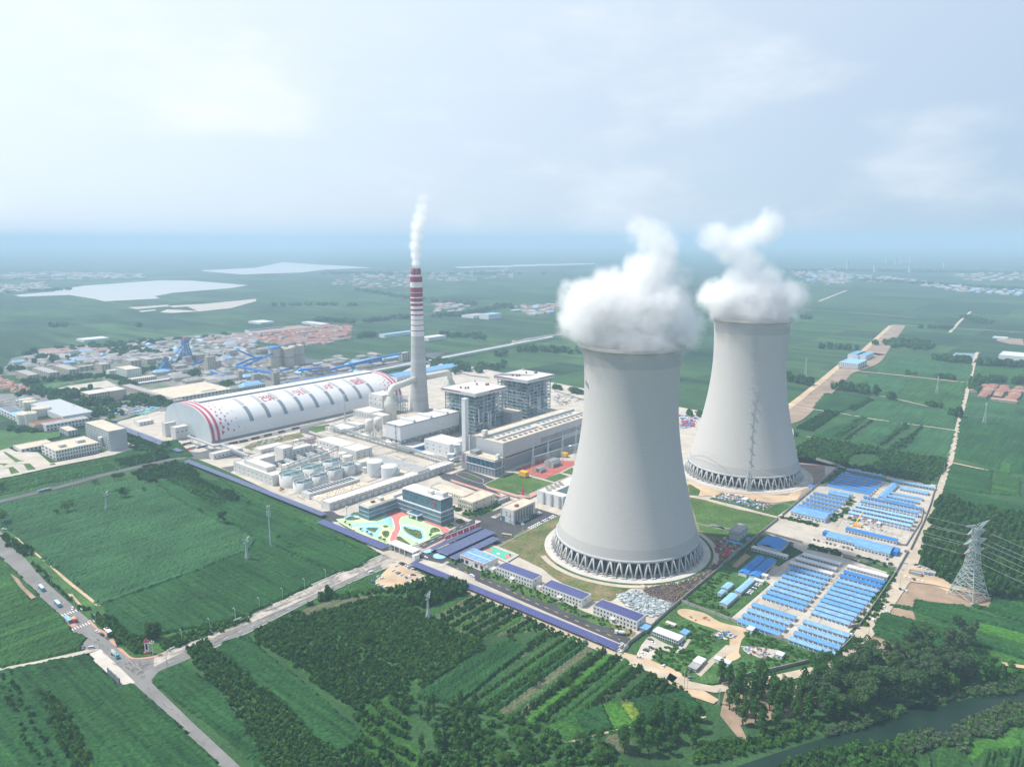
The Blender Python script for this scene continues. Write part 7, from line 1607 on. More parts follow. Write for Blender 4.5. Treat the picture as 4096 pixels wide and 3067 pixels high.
carrow('C3',(1275,1590),(1500,1480),6,GA,[W,W,S_,W,W,K],'in the hedge row of the dirt car park',GP,'lower end')
carrow('C3',(770,1612),(890,1660),3,GA,[W,W,W],'in the corner of the dirt car park',GP,'road end')
for c_,x,y,a_,col,lb,v in(('C3',1050,1345,GA,W,'white car alone on the sand above the middle row',0),('C3',1365,1442,-GA/2,S_,'silver car crossing the dirt car park toward the carport',0),('C3',1195,1515,GA+1.2,'blue','blue car askew in the middle of the dirt car park',0),('C3',1240,1503,GA+1.2,W,'white car beside the askew blue one',0),('C3',1300,1480,R(-10),K,'black car parked sideways on the sand',0),('C3',845,1528,R(20),W,'white car standing alone on the left sand',0),('C3',790,1498,R(60),'teal','teal car under the verge trees',0),('C3',695,1570,R(-40),'blue','blue car at the lower left corner of the dirt lot',0),('C3',1585,1530,R(30),W,'white car at the edge of the solar carport road',0),('C3',1660,1560,R(20),GY,'grey car half hidden by the roadside trees',0),('C3',685,1440,R(35),W,'white van driving on the entry road',1),('C3',575,1232,R(-5),S_,'silver car at the edge of the big field',0),('C3',570,1288,R(70),'pale','pale car in the grass by the entry road',0),('C3',1485,1215,CA,W,'white car turning by the blue island',0),('C3',2165,1495,CA,W,'white van driving past the solar carport',1),('C2',1490,-9,0,W,'white car on the grey canopy yard',0),('B3',150,1285,R(60),W,'white car on the sandy roadside',0),('B3',447,1415,R(10),GY,'dark grey car at the gate of the weedy lot',0),('B3',28,1030,R(-40),W,'white car by the container office corner',0),('B3',5,995,R(-40),K,'black car by the container office corner',0),('B3',212,1088,R(-35),K,'black car in front of the container office',0),('B3',352,1052,R(60),'blue','blue car in the shade of the container office',0),('C4',1845,1150,R(-35),W,'white car, lowest but one in the container office yard',0),('C4',1818,1195,R(-20),S_,'silver car, lowest in the container office yard',0),('C4',1888,1115,R(-35),K,'black car in the middle of the container office yard',0),('C4',1915,1100,R(-35),S_,'small silver car between black ones',0),('C4',1945,1088,R(-35),K,'black car nearest the hedge in the container office yard',0),('C4',1580,1118,R(-35),W,'white car at the open end of the longest carport',0),('D2',627,293,R(-65),W,'white car on the main road before the crossing',0),('D2',840,492,R(-25),W,'white car at the bus shelter',0),('D2',884,520,R(-35),K,'black car at the bus shelter',0),('D2',928,547,R(-40),GY,'dark grey car at the bus shelter',0),('D2',718,632,R(-60),GY,'grey car at the farm road corner',0),('D2',797,634,R(15),S_,'silver van at the farm road corner',1),('D1',35,703,R(10),W,'white car parked at the left frame edge',0),('B4',412,393,R(65),W,'white van driving on the east road',1),('B4',510,280,R(60),W,'white car beside the ploughed field',0),('B4',535,325,R(-5),W,'white car pointing into the field',0),('B4',275,465,R(-5),K,'black car at the lower camp entrance',0),('B4',233,522,R(-50),W,'white car at the lowest camp corner',0),('B2',1008,1185,R(70),'pale','pale car on the east road near the checkpoint',0),('B2',1400,355,R(60),W,'white car far up the east road',0),('B2',1045,1128,R(-30),S_,'silver car parked at the wall below the checkpoint',0),('F6',1140,605,R(60),K,'black car alone in the canteen yard',0),('F6',850,620,R(65),W,'white car on the gravel above the right white row',0),('F6',563,825,R(65),W,'white car between the two upper camp blocks',0)):
 if c_=='C2':continue
 car(g(c_,x,y),a_,col,lb,None,bool(v))
UC=[W,S_,W,K,'teal',W,W,K,'red',W,S_,K,W,W,W,'blue',W,K,W,W,W,S_,W,W,W,K,'teal',W]
carrow('C4',(35,455),(1515,1090),28,CA+.0,UC,'under the longest solar carport','cars along the longest solar carport','gate end',skip=(3,7,11,19))
carrow('C1',(1060,1075),(1640,1345),16,CA,[K,W,W,K,W,W,W,K,W,S_],'under the carport left of the gate','cars under the carport left of the gate','far end',skip=(2,9))
carrow('G1',(2071,2093),(2158,2052),13,CA+.1,[K,'pale','pale','pale','pale','pale','teal',GY,K,K,GY,W,W],'beside the mural office','cars beside the mural office','lower end')
carrow('G1',(2118,2115),(2215,2066),13,CA,[W,W,W,W,W,W,GY,W,W,GY,W,W,W],'along the white fence by the grass','cars along the white fence','lower end')
carrow('F6',(400,408),(780,505),10,R(70),[K,K,W,K,K,GY,W,K,GY,K],'in the canteen yard','cars in the canteen yard','left',near=False)
carrow('F6',(425,500),(680,572),5,R(60),[W,K,W,W,W],'on the gravel above the white rows','cars on the gravel above the white rows','left',near=False)
carrow('F6',(165,440),(160,475),3,R(-10),[K,K,K],'beside the tent hall','black cars beside the tent hall','top',near=False)
carrow('B3',(1070,500),(1185,385),9,R(-12),[K,W,W,W,K,W,K,W,W],'beside the narrow blue shed','cars packed beside the narrow shed','lower end')
carrow('F7',(310,560),(640,620),6,R(-20),[W,K,W,W,K,W],'by the arched hall','cars in front of the arched hall','left',near=False)
carrow('B2',(985,1375),(1045,1395),3,R(70),[K,S_,W],'parked on the ploughed field','cars on the ploughed field','left')
carrow('B2',(1040,1255),(1210,1305),5,R(75),[W,W,K,W,W],'on the sand lot by the shelter','cars on the sand lot by the shelter','left')
carrow('B2',(1195,905),(1235,830),6,R(60),[W,S_,K,W,W,W],'parked along the wood edge of the east road','cars along the wood edge','lower end',near=False)
carrow('B2',(1150,1140),(1260,1180),4,R(10),[K,W,W,W],'by the checkpoint trees','cars by the checkpoint trees','left')
def bus(p,rz,label,c=(.12,.38,.52),L=10.5,roof=None,cat='bus',nm='bus'):
 t=empty(nm,(p[0],p[1],.2),rz,label,cat);m=mat('bus_paint_%d'%int(c[0]*100),c,.4,.05,.4)
 q=MB();sect(q,[(-L/2,1.15,.4,3.0,1.1),(-L/2+.2,1.25,.35,3.1,1.18),(L/2-.3,1.25,.35,3.1,1.18),(L/2,1.15,.4,2.9,1.05)]);q.build('body',[m],t)
 MB().box(-L/2+.3,L/2-.2,-1.28,1.28,1.5,2.45).build('windows',[M_GLASS],t);MB().box(-L/2+.6,L/2-.8,-1.0,1.0,3.1,3.2).build('roof',[roof or M_FRAME],t)
 for x in(-L*.3,L*.32):
  for y in(-1.15,1.15):o=link('wheel',WM,t);o.location=(x,y,.48);o.scale=(1.4,1.4,1.4)
 return t
def truck(p,rz,label,cab=(.35,.04,.04),load='box',lc=(.25,.06,.05),L=11.,cat='truck'):
 t=empty('truck',(p[0],p[1],.2),rz,label,cat);mc=mat('cab_%d_%d'%(int(cab[0]*100),int(cab[2]*100)),cab,.4,.05,.4);ml_=mat('load_%d_%d'%(int(lc[0]*100),int(lc[2]*100)),lc,.7,.15,.4)
 q=MB();sect(q,[(L/2-2.4,1.2,.6,2.9,1.15),(L/2-.5,1.25,.6,2.9,1.15),(L/2,1.2,.6,2.0,1.15)]);q.build('cab',[mc],t);MB().box(L/2-.9,L/2-.02,-1.1,1.1,1.8,2.6).build('windscreen',[M_GLASS],t)
 MB().box(-L/2,L/2-2.4,-.9,.9,.7,1.1).build('chassis',[M_DARK],t)
 if load=='tank':q=MB();q.tube([(-L/2,0,2.3),(-L/2+.5,0,2.35),(L/2-3.2,0,2.35),(L/2-2.8,0,2.3)],[.7,1.2,1.2,.8],n=16);q.build('tank',[ml_],t)
 elif load=='mixer':q=MB();q.tube([(-L/2,0,2.9),(-L/4,0,2.5),(L/2-3.6,0,2.1),(L/2-2.9,0,2.0)],[.6,1.35,1.3,.6],n=16);q.build('tank',[ml_],t)
 else:
  q=MB();q.box(-L/2,L/2-2.7,-1.25,1.25,1.1,1.3);q.box(-L/2,L/2-2.7,-1.25,-1.1,1.3,2.7);q.box(-L/2,L/2-2.7,1.1,1.25,1.3,2.7);q.box(-L/2,-L/2+.15,-1.1,1.1,1.3,2.7);q.box(L/2-2.85,L/2-2.7,-1.1,1.1,1.3,2.7);q.build('bed',[ml_],t)
  MB().box(-L/2+.2,L/2-2.9,-1.08,1.08,1.31,2.1).build('load',[M_SAND if load=='sand' else M_DARK],t)
 for x in(-L*.38,-L*.26,L*.36):
  for y in(-1.05,1.05):o=link('wheel',WM,t);o.location=(x,y,.5);o.scale=(1.45,1.3,1.45)
RD=CA-R(2)
bus(g('D2',360,125),RD,'light blue bus farther up the main road');bus(g('D2',500,260),RD,'light blue bus nearer the zebra crossing')
bus(g('C2',1180,958),R(-20),'cream coach parked on the dark office forecourt',(.55,.44,.28),10,M_CONC)
truck(g('D2',640,395),RD,'red truck with a sand-coloured bed at the zebra crossing',(.45,.05,.06),'sand',(.55,.40,.18),9.5)
truck(g('D2',995,700),RD,'teal concrete mixer entering the road junction',(.08,.42,.52),'mixer',(.42,.42,.38),10.5)
truck(g('D1',395,365),R(50)+pi,'tanker with a bright blue cab on the far left road',(.08,.45,.62),'tank',(.40,.41,.42),14)
truck(g('D1',1310,145),R(50),'dark red dump trailer on the road to the coal gate',(.40,.05,.05),'coal',(.14,.06,.06),15)
truck(g('C4',1605,935),R(-25)+pi,'white tank truck in the dormitory yard',(.65,.68,.66),'mixer',(.48,.50,.50),9)
for i,(x,y,cc,lb)in enumerate(((1055,1185,(.30,.04,.05),'red coal truck at the lower end of the dome queue'),(1185,1160,(.10,.22,.20),'green coal truck second in the dome queue'),(1330,1125,(.20,.05,.06),'dark red coal truck third in the dome queue'),(1490,1085,(.05,.20,.18),'deep green coal truck fourth in the dome queue'),(1670,1040,(.62,.62,.62),'coal truck with a white cab in the dome queue'),(1840,998,(.45,.04,.06),'bright red coal truck leading the dome queue'),(470,1195,(.28,.05,.04),'rust red coal truck at the dome end'))):
 truck(g('A2',x,y),GA,lb,cc,'coal',(.10,.14,.15)if i%2 else(.14,.07,.07),13)
p=g('C1',180,520);truck(p,CA,'red loader by the treatment block',(.45,.03,.05),'sand',(.3,.04,.05),7)
p=g('C1',620,715);e=empty('wheel_loader',(p[0],p[1],.1),1.0,'yellow wheel loader by the clarifiers','loader');MB().box(-2.6,2.2,-1.1,1.1,.8,2.0).build('body',[M_ORANGE],e);MB().box(-.8,.7,-.8,.8,2.0,3.2).build('cab',[M_GLASS],e);MB().box(2.2,3.4,-1.4,1.4,.2,1.4).build('bucket',[M_DARK],e)
p=g('A2',500,1260);e=empty('crane_truck',(p[0],p[1],.1),.6,'red crane truck by the white container at the dome end','crane truck');MB().box(-4,4,-1.3,1.3,.8,2.2).build('carrier',[M_REDP],e);MB().bar((-3,0,2.4),(5,0,4),.9).build('boom',[M_CLAD],e)
hut('white container by the red crane truck','A2',545,1240,7,4,3);
q=MB();a,b=g('A2',600,1245),g('A2',725,1215);dd=(b-a)/np.hypot(*(b-a));q.bar((*a,1.2),(*b,1.2),.3,0,2.4);tag(q.build('blue_site_fence',[mat('fence_navy',(.09,.08,.34),.7)]),'navy blue hoarding beside the white container at the dome end','fence')
p=g('D2',590,400);e=empty('bus_shelter',(p[0],p[1],.1),RD,'pale bus shelter left of the main road','bus shelter','bus shelters');MB().box(-5,5,-1.4,1.4,2.8,3.1).build('roof',[M_BLUE4],e);MB().box(-5,5,-1.3,-1.1,0,2.8).build('back_wall',[M_CLADD],e)
p=g('D2',935,505);e=empty('bus_shelter',(p[0],p[1],.1),RD,'white-roofed bus shelter right of the main road','bus shelter','bus shelters');MB().box(-4.5,4.5,-1.5,1.5,2.9,3.3).build('roof',[M_FRAME],e);MB().box(-4.5,4.5,1.1,1.3,0,2.9).build('back_wall',[M_WALLG],e)
p=g('D2',1272,672);hS=hgt(C('D2',1272,672),C('D2',1262,545)[1]);e=empty('entrance_pylon_sign',(p[0],p[1],.1),R(20),'tall white sign pylon with a red cap and black characters','sign')
MB().box(-1.4,1.4,-.5,.5,1,hS-3).build('shaft',[M_FRAME],e);MB().box(-2.2,2.2,-1.2,1.2,0,1).build('plinth',[M_RED],e);q=MB();q.add([(-1.9,-.6,hS-3),(1.9,-.6,hS-3),(1.9,.6,hS-3),(-1.9,.6,hS-3),(0,-.6,hS),(0,.6,hS)],[(0,1,4),(2,3,5),(1,2,5,4),(3,0,4,5),(0,3,2,1)]);q.build('red_cap',[M_PINKR],e)
q=MB()
for i in range(8):q.box(-.6,.6,-.56,-.5,3+i*(hS-7.5)/8,3+i*(hS-7.5)/8+1.1)
q.build('black_lettering',[M_DARK],e)
p=g('C2',1357,495);e=empty('red_column_sign',(p[0],p[1],.2),GA,'dark red column with notice boards at the lawn corner','sign');MB().box(-.8,.8,-.8,.8,0,7.5).build('column',[M_REDP],e);MB().box(-.1,.1,-9,-1.5,1,3).build('notice_board',[M_WALLG],e);MB().box(-.1,.1,1.5,9,1,3).build('notice_board',[M_WALLG],e)
M_POLE=mat('pole_grey_green',(.45,.56,.53),.6,.05,.5);M_GLOBE=mat('lamp_globe',(.85,.80,.62),.4,.03,.5)
pm=MB().lathe([(.14,0),(.09,9)],n=6).mesh('lamp_pole',[M_POLE]);am=MB().bar((0,0,8.9),(1.7,0,9.2),.14).box(1.3,2.4,-.2,.2,9.1,9.3).mesh('lamp_arm',[M_POLE])
def lamp(p,rz,label,group='street lamps along the entry road',s=1.0):
 e=empty('street_lamp',(p[0],p[1],.1),rz,label,'street lamp',group);e.scale=(s,s,s);link('pole',pm,e);link('lamp_arm',am,e)
for code,lst,lb,gr in(('D3',((90,385),(300,292),(500,207),(690,123),(873,42)),'street lamp on the field side of the entry road, %s from the left','street lamps on the field side of the entry road'),('D2',((1575,578),(1815,478),(2035,388)),'street lamp near the junction bend, %s from the left','street lamps at the junction bend'),('D3',((220,462),(430,367),(635,282),(825,197),(1008,113)),'street lamp on the island of the entry road, %s from the left','street lamps on the island of the entry road'),('D1',((115,885),(270,995),(450,1185),(655,1372),(850,1556)),'grey pole beside the main road, %s from the top','poles beside the main road'),('D1',((285,415),(640,330),(575,300),(742,258),(905,215),(1212,145),(1363,112)),'lamp beside the far left road, %s from the left','lamps beside the far left road')):
 for i,(x,y)in enumerate(lst):lamp(g(code,x,y),GA+pi/2,lb%ORD[i],gr,1.0)
gm_=MB()
for k in range(6):gm_.lathe([(.01,9.4),(.55,9.9),(.01,10.5)],cx=1.3*cos(k*pi/3),cy=1.3*sin(k*pi/3),n=8)
gm_.lathe([(.01,10.4),(.6,11),(.01,11.6)],n=8);gm_=gm_.mesh('lamp_globes',[M_GLOBE]);gp_=MB().lathe([(.22,0),(.14,9.5)],n=8);
for k in range(6):gp_.bar((0,0,8.8),(1.3*cos(k*pi/3),1.3*sin(k*pi/3),9.4),.12)
gp_=gp_.mesh('lamp_post',[M_POLE])
for c_,x,y,lb in(('D2',1322,690,'globe lamp beside the tall sign pylon'),('D2',1443,795,'globe lamp at the lower side of the junction'),('C2',1355,920,'globe lamp at the white fence by the tower grass'),('C2',960,1405,'globe lamp between blue-roofed hall and first dormitory'),('C4',1160,738,'globe lamp in the garden of the middle dormitory'),('C3',1350,1145,'globe lamp by the zebra crossing inside the gate'),('C3',325,600,'globe lamp at the left tip of the plaza'),('C2',750,715,'globe lamp before the canteen'),('C3',1008,990,'globe lamp at the foot of the red path'),('C1',1345,1010,'globe lamp by the garage road')):
 p=g(c_,x,y);e=empty('globe_lamp',(p[0],p[1],.1),0,lb,'street lamp','globe lamps');link('post',gp_,e);link('globes',gm_,e)
def utility(p,h,label,group='utility poles'):
 e=empty('utility_pole',(p[0],p[1],.05),GA,label,'utility pole',group);MB().lathe([(.2,0),(.13,h)],n=6).build('pole',[M_COL],e);MB().bar((-1,0,h-.8),(1,0,h-.8),.18).build('crossarm',[M_STEEL],e)
for i,(x,y)in enumerate(((376,1530),(412,1535))):utility(g('B3',x,y),13,['left of the twin poles at the road bend','right of the twin poles at the road bend'][i],'twin poles at the road bend')
for i,(x,y)in enumerate(((228,725),(375,530),(522,275),(648,90))):utility(g('B4',x,y),12,'pole on the east road beside the camp, %s from below'%ORD[i],'poles on the east road')
for i,(x,y)in enumerate(((1195,960),(1385,330),(1420,220),(1452,100))):utility(g('B2',x,y),12,'pole along the wood side lane, %s from below'%ORD[i],'poles along the wood side lane')
for i,(x,y)in enumerate(((1530,990),(1555,900),(1580,820),(1605,720),(1635,600))):utility(g('E1',x,y),11,'distant pole on the east road, %s from below'%ORD[i],'distant poles on the east road')
def lattice(q,pts0,pts1,n,w,w2):
 """braced mast between a lower and an upper square of corners"""
 P=[mathutils.Vector(p)for p in pts0];Q=[mathutils.Vector(p)for p in pts1]
 for a,b in zip(P,Q):q.bar(a,b,w)
 ks=[1-(1-i/n)**1.25 for i in range(n+1)]
 for k in range(n):
  a0=[p.lerp(q_,ks[k])for p,q_ in zip(P,Q)];a1=[p.lerp(q_,ks[k+1])for p,q_ in zip(P,Q)]
  for i in range(4):j=(i+1)%4;q.bar(a0[i],a1[j],w2);q.bar(a0[j],a1[i],w2);q.bar(a1[i],a1[j],w2)
def sq(r,z,cx=0,cy=0):return[(cx-r,cy-r,z),(cx+r,cy-r,z),(cx+r,cy+r,z),(cx-r,cy+r,z)]
def pylon(p,h,rz,label,base=8.,s=1.0,arms=((.62,11),(.75,12.5),(.88,10)),group=None,w=.42,ins=True):
 t=empty('power_pylon',(p[0],p[1],0),rz,label,'pylon',group);q=MB();wz=h*.42
 lattice(q,sq(base,0),sq(base*.42,wz),5,w,w*.6);lattice(q,sq(base*.42,wz),sq(1.1*s,h*.95),9,w*.85,w*.5)
 for i in range(4):
  c_=sq(base,0)[i];pass
 q.build('mast',[M_STEEL],t)
 for k,(f,L)in enumerate(arms):
  for sd_ in(-1,1):
   a=MB();z=h*f;r=1.8*s;tip=(sd_*L*s,0,z+1.2)
   for yy in(-r,r):
    a.bar((sd_*r,yy,z),tip,w*.7);a.bar((sd_*r,yy,z+3.4*s),tip,w*.7)
    for j in range(1,5):
     u=j/5;xx=sd_*(r+(L*s-r)*u);y1=yy*(1-u);a.bar((xx,y1,z+1.2*u),(xx,y1,z+3.4*s+(1.2-3.4*s)*u),w*.4);a.bar((xx,y1,z+1.2*u),(sd_*(r+(L*s-r)*(u-.2)),yy*(1-u+.2),z+3.4*s+(1.2-3.4*s)*(u-.2)),w*.4);a.bar((xx,y1,z+1.2*u),(xx,-y1,z+1.2*u),w*.4)
   a.build('crossarm',[M_STEEL],t)
   if ins:q2=MB();q2 .bar(tip,(tip[0],5.5,tip[2]-1.5),.45);q2 .bar(tip,(tip[0]+1.5,-5.0,tip[2]-2.5),.45);q2 .build('insulator',[mat('insulator_brown',(.22,.07,.05),.5,.1,.5)],t)
 a=MB();
 for sd_ in(-1,1):
  for yy in(-1.1,1.1):a.bar((sd_*1,yy,h*.94),(sd_*13*s,0,h+1.5),w*.7);a.bar((sd_*1,yy,h),(sd_*13*s,0,h+1.5),w*.6)
  for j in range(1,5):u=j/5;a.bar((sd_*13*s*u,1.1*(1-u),h*.94+(h*.06+1.5)*u),(sd_*13*s*(u-.15),-1.1*(1-u),h+1.5*u),w*.45)
 a.build('top_arm',[M_STEEL],t);return t
pb=(g('B4',1075,135)+g('B4',1410,215)+g('B4',1235,240)+g('B4',1235,140))/4
BP=pylon(pb,62,R(25),'huge grey lattice pylon at the edge of the dark wood',10.5,1.15,w=.62)
q=MB()
for c_ in sq(10.5,0):q.lathe([(1.3,0),(1.3,.7)],cx=c_[0],cy=c_[1],n=8)
q.build('footing',[M_CONC],BP)
for(k,x,y,yt,lb)in(('D3',1755,385,165,'small lattice pylon rising from the large orchard'),('C1',245,1500,1255,'small lattice pylon in the big left field'),('D1',945,530,375,'lattice pylon among the bushes far up the big left field'),('E1',268,235,80,'lattice pylon in the fields right of the far tower'),('E1',1435,390,240,'lattice pylon in the middle of the right fields'),('E1',1858,655,480,'lattice pylon right of the east road'),('B3',760,1700,1560,'lattice pylon half hidden by the canal trees')):
 p=g(k,x,y);hh_=hgt(C(k,x,y),C(k,x,yt)[1]);pylon(p,hh_,R(60),lb,hh_*.085,hh_/75,((.80,11),(.90,9)),'smaller lattice pylons',.22+hh_*.003,False)
q=MB()
def cable(a,b,sag,w=.17,n=18):
 P_=[tuple(np.array(a)*(1-t)+np.array(b)*t-np.array([0,0,sag*4*t*(1-t)]))for t in np.linspace(0,1,n)];q.path(P_,w)
cR,sR=cos(R(25)),sin(R(25))
for f,L in((.62,11),(.75,12.5),(.88,10)):
 for sd_ in(-1,1):
  x,y=pb[0]+sd_*L*1.15*cR,pb[1]+sd_*L*1.15*sR
  cable((x-2,y+5,62*f),(x-330+sd_*30,y+560,45+62*f*.1),16);cable((x+1.5,y-5,62*f),(x+190,y-330,62*f),12)
tag(q.build('power_cable',[mat('cable_grey',(.35,.38,.38),.5,.05,.5)]),'grey sagging power cables strung from the huge pylon','power cable')
p=g('C1',505,1350);hM=hgt(C('C1',505,1350),C('C1',475,890)[1]);e=empty('telecom_mast',(p[0],p[1],0),0,'slender grey telecom mast standing in the left field','mast');MB().lathe([(.75,0),(.4,hM)],n=8).build('pole',[M_POLE],e);q=MB()
for z in(.78,.86,.98):
 for k in range(6):a=k*pi/3;q.box(1.6*cos(a)-.25,1.6*cos(a)+.25,1.6*sin(a)-.25,1.6*sin(a)+.25,hM*z-2,hM*z+1);q.bar((0,0,hM*z),(1.6*cos(a),1.6*sin(a),hM*z),.15)
q.build('antenna_ring',[M_POLE],e)
def heap(poly,n,sz,mats,h=1.5,name='scrap_pile',label=None,tube=False):
 P=np.array(poly);q=MB();c_=0
 while c_<n:
  x,y=rng.uniform(P[:,0].min(),P[:,0].max()),rng.uniform(P[:,1].min(),P[:,1].max())
  if not inpoly(np.array([x]),np.array([y]),poly)[0]:continue
  c_+=1;s=sz*rng.uniform(.4,1.4);a=rng.uniform(0,3.1);z=rng.uniform(.2,h);m=int(rng.integers(len(mats)))
  if tube:q.bar((x-s*cos(a),y-s*sin(a),z*rng.uniform(.2,1)),(x+s*cos(a),y+s*sin(a),z),rng.uniform(.25,.6),m)
  else:
   b=MB();b.box(-s*.7,s*.7,-s*.4,s*.4,0,z);q.add([(x+v[0]*cos(a)-v[1]*sin(a),y+v[0]*sin(a)+v[1]*cos(a),v[2])for v in b.v],b.f,m)
 return kind(q.build(name,mats),'stuff',label)
M_SC1=mat('scrap_steel',(.30,.36,.37),.6,.3,.5);M_SC2=mat('scrap_dark',(.10,.10,.11),.8,.3,.5);M_SC3=mat('scrap_brown',(.20,.14,.10),.85,.3,.5);M_SC4=mat('scrap_pale',(.48,.52,.50),.6,.2,.5)
heap(PX('C4',(1560,500),(1800,440),(1850,480),(2180,590),(2060,720),(1900,740),(1680,620)),620,1.9,[M_SC1,M_SC4,M_SC1,M_WALLG],1.6,label='grey steel boxes stacked beside the last dormitory')
heap(PX('C4',(1860,430),(2060,400),(2208,390),(2208,560),(2000,540),(1880,480))+[],500,1.6,[M_SC2,M_SC3,M_SC3],2.2,label='rusty tangle of scaffold parts by the tower ring',tube=True)
heap(PX('B3',(0,430),(180,390),(380,350),(560,270),(700,160),(830,130),(830,160),(700,240),(560,390),(400,520),(280,600),(0,520)),900,1.7,[M_SC2,M_SC3,M_SC3,M_SC2],2.4,name='scaffold_pile',label='long rusty heap along the scrap yard wall',tube=True)
heap(PX('B1',(980,1290),(1100,1240),(1290,1330),(1240,1400),(1150,1480),(1020,1460)),160,2.0,[M_SC1,M_SC2,M_RUST,M_REDP],1.8,label='mixed pipes and boxes below the pump house')
heap(PX('B1',(960,800),(1050,745),(1300,790),(1640,890),(1560,945),(1250,880)),300,1.9,[M_SC1,M_BLUE3,M_RUST,M_WALL,M_SC3],1.8,label='jumble of coloured site stores below the right tower')
heap(PX('B3',(660,940),(760,900),(900,900),(980,960),(900,980),(780,990)),70,1.5,[M_SC4,M_BLUE2,M_WALL,M_SC3],1.4,label='rubble and sheets on the sand lot')
heap(PX('B3',(1000,1060),(1250,1080),(1400,1130),(1300,1200),(1080,1150)),90,1.3,[M_SC4,M_BLUE2,M_RUST,M_SC2],1.2,label='scattered rubbish on the gravel lot')
heap(PX('B3',(340,690),(560,700),(780,790),(760,830),(520,790)),26,3.0,[M_RUST,M_SC3],.6,label='rusty plates laid on the orange soil')
heap(PX('A4',(1330,560),(1500,550),(1690,620),(1650,650),(1400,700),(1310,650)),90,3.0,[M_SC1,M_SC4,M_RUST,M_WALL],2.0,label='materials yard beyond the turbine hall')
heap(PX('E2',(920,570),(1100,600),(1050,680),(930,700)),120,3.2,[M_SC1,M_BLUE,M_WALL,M_BLUE2,M_REDP],2.6,label='crowded yard seen between the two cooling towers')
heap(PX('F7',(760,640),(900,560),(1180,640),(1269,700),(1180,720),(900,640)),150,1.8,[M_SC4,M_SC3,M_WALL],1.2,label='building rubbish in the upper camp yard')
heap(PX('A2',(1180,1220),(1320,1165),(1700,1080),(1760,1100),(1300,1250)),120,2.2,[M_SC1,M_SC3,M_RUST,M_SC4],1.2,label='stored ironwork along the coal dome road')
e0=g('B1',1120,1275,1.2);e1=g('B1',1300,1320,1.2);q=MB();q.tube([(*e0,1.2),(*e1,1.2)],1.3,n=12);tag(q.build('cyan_pipe',[mat('pipe_cyan',(.05,.42,.62),.5,.05,.4)]),'long cyan pipe lying below the pump house','pipe')
heap(PX('A1',(1720,790),(1900,740),(2000,760),(1800,830)),60,4,[mat('net_green',(.22,.45,.38),.9,.2,.2)],1.2,name='netting_heaps',label='green netting over heaps behind the dome')
def stand(pts,h,typ,label,group,var=.25,wid=1.0):
 for x,y in pts:tree(x,y,h*rng.uniform(1-var,1+var),typ,label,group,wid)
stand(rows(PX('G1',(2870,2730),(3000,2745),(3200,2750),(3330,2735),(3480,2750),(3500,2850),(3340,2890),(3180,2900),(3080,2965),(2970,2930),(2910,2830)),7.5,7,CA,.4,.08),16,'poplar','dark narrow tree in the dense stand below the road bend','dark narrow trees below the road bend',wid=1.25)
stand(rows(PX('B4',(0,700),(120,760),(260,800),(240,900),(60,1000),(-150,980),(-120,760)),10,9,CA,.4,.1),13,'round','broad tree at the left end of the canal wood','broad trees at the left end of the canal wood')
stand(rows(PX('B4',(280,720),(480,700),(720,680),(900,640),(1220,620),(1260,760),(1330,880),(1250,950),(1000,1000),(820,1060),(600,1130),(400,1180),(100,1250),(-80,1280),(-40,1100),(160,960)),11,10,CA,.42,.12),20,'loose','loose grey-green willow in the canal wood','grey-green willows of the canal wood',wid=1.1)
stand(rows(PX('B4',(200,900),(560,850),(900,900),(1240,820),(1280,930),(820,1060),(560,1130),(200,1230)),10,10,CA,.4,.15),14,'round','dark understorey tree in the canal wood','dark understorey trees of the canal wood')
stand(rows(PX('D4',(1430,1060),(1480,1000),(1600,940),(1760,890),(2212,830),(2260,960),(2212,1080),(1900,1160),(1560,1170)),7.5,7.5,CA,.4,.08),15,'poplar','dark poplar in the dense belt right of the bottom centre','dark poplars right of the bottom centre',wid=1.3)
stand(rows(PX('D3',(1570,1120),(1900,1130),(2159,1120),(2250,1500),(2159,1640),(1980,1560),(1700,1540),(1620,1330)),7,11,CB,.3,.22),12,'poplar','narrow tree in the gappy plantation at the bottom centre','plantation trees at the bottom centre',wid=1.2)
stand(rows(PX('D4',(360,1150),(820,1130),(940,1254),(300,1280)),9,9,CA,.4,.3),9,'round','bushy tree at the bottom frame edge','bushy trees at the bottom frame edge')
stand(rows(PX('D4',(1000,1080),(1380,1000),(1480,1150),(1400,1254),(1040,1254)),9,9,CA,.4,.3),9,'round','round tree left of the dark poplar belt','round trees left of the dark poplar belt')
for i,(x,y)in enumerate(((1285,545),(1305,550),(1325,548),(1350,550),(1370,545),(1298,560),(1340,562))):tree(*g('D2',x,y),13,'poplar','tall dark tree in the clump behind the sign pylon','tall dark clump behind the sign pylon',1.5)
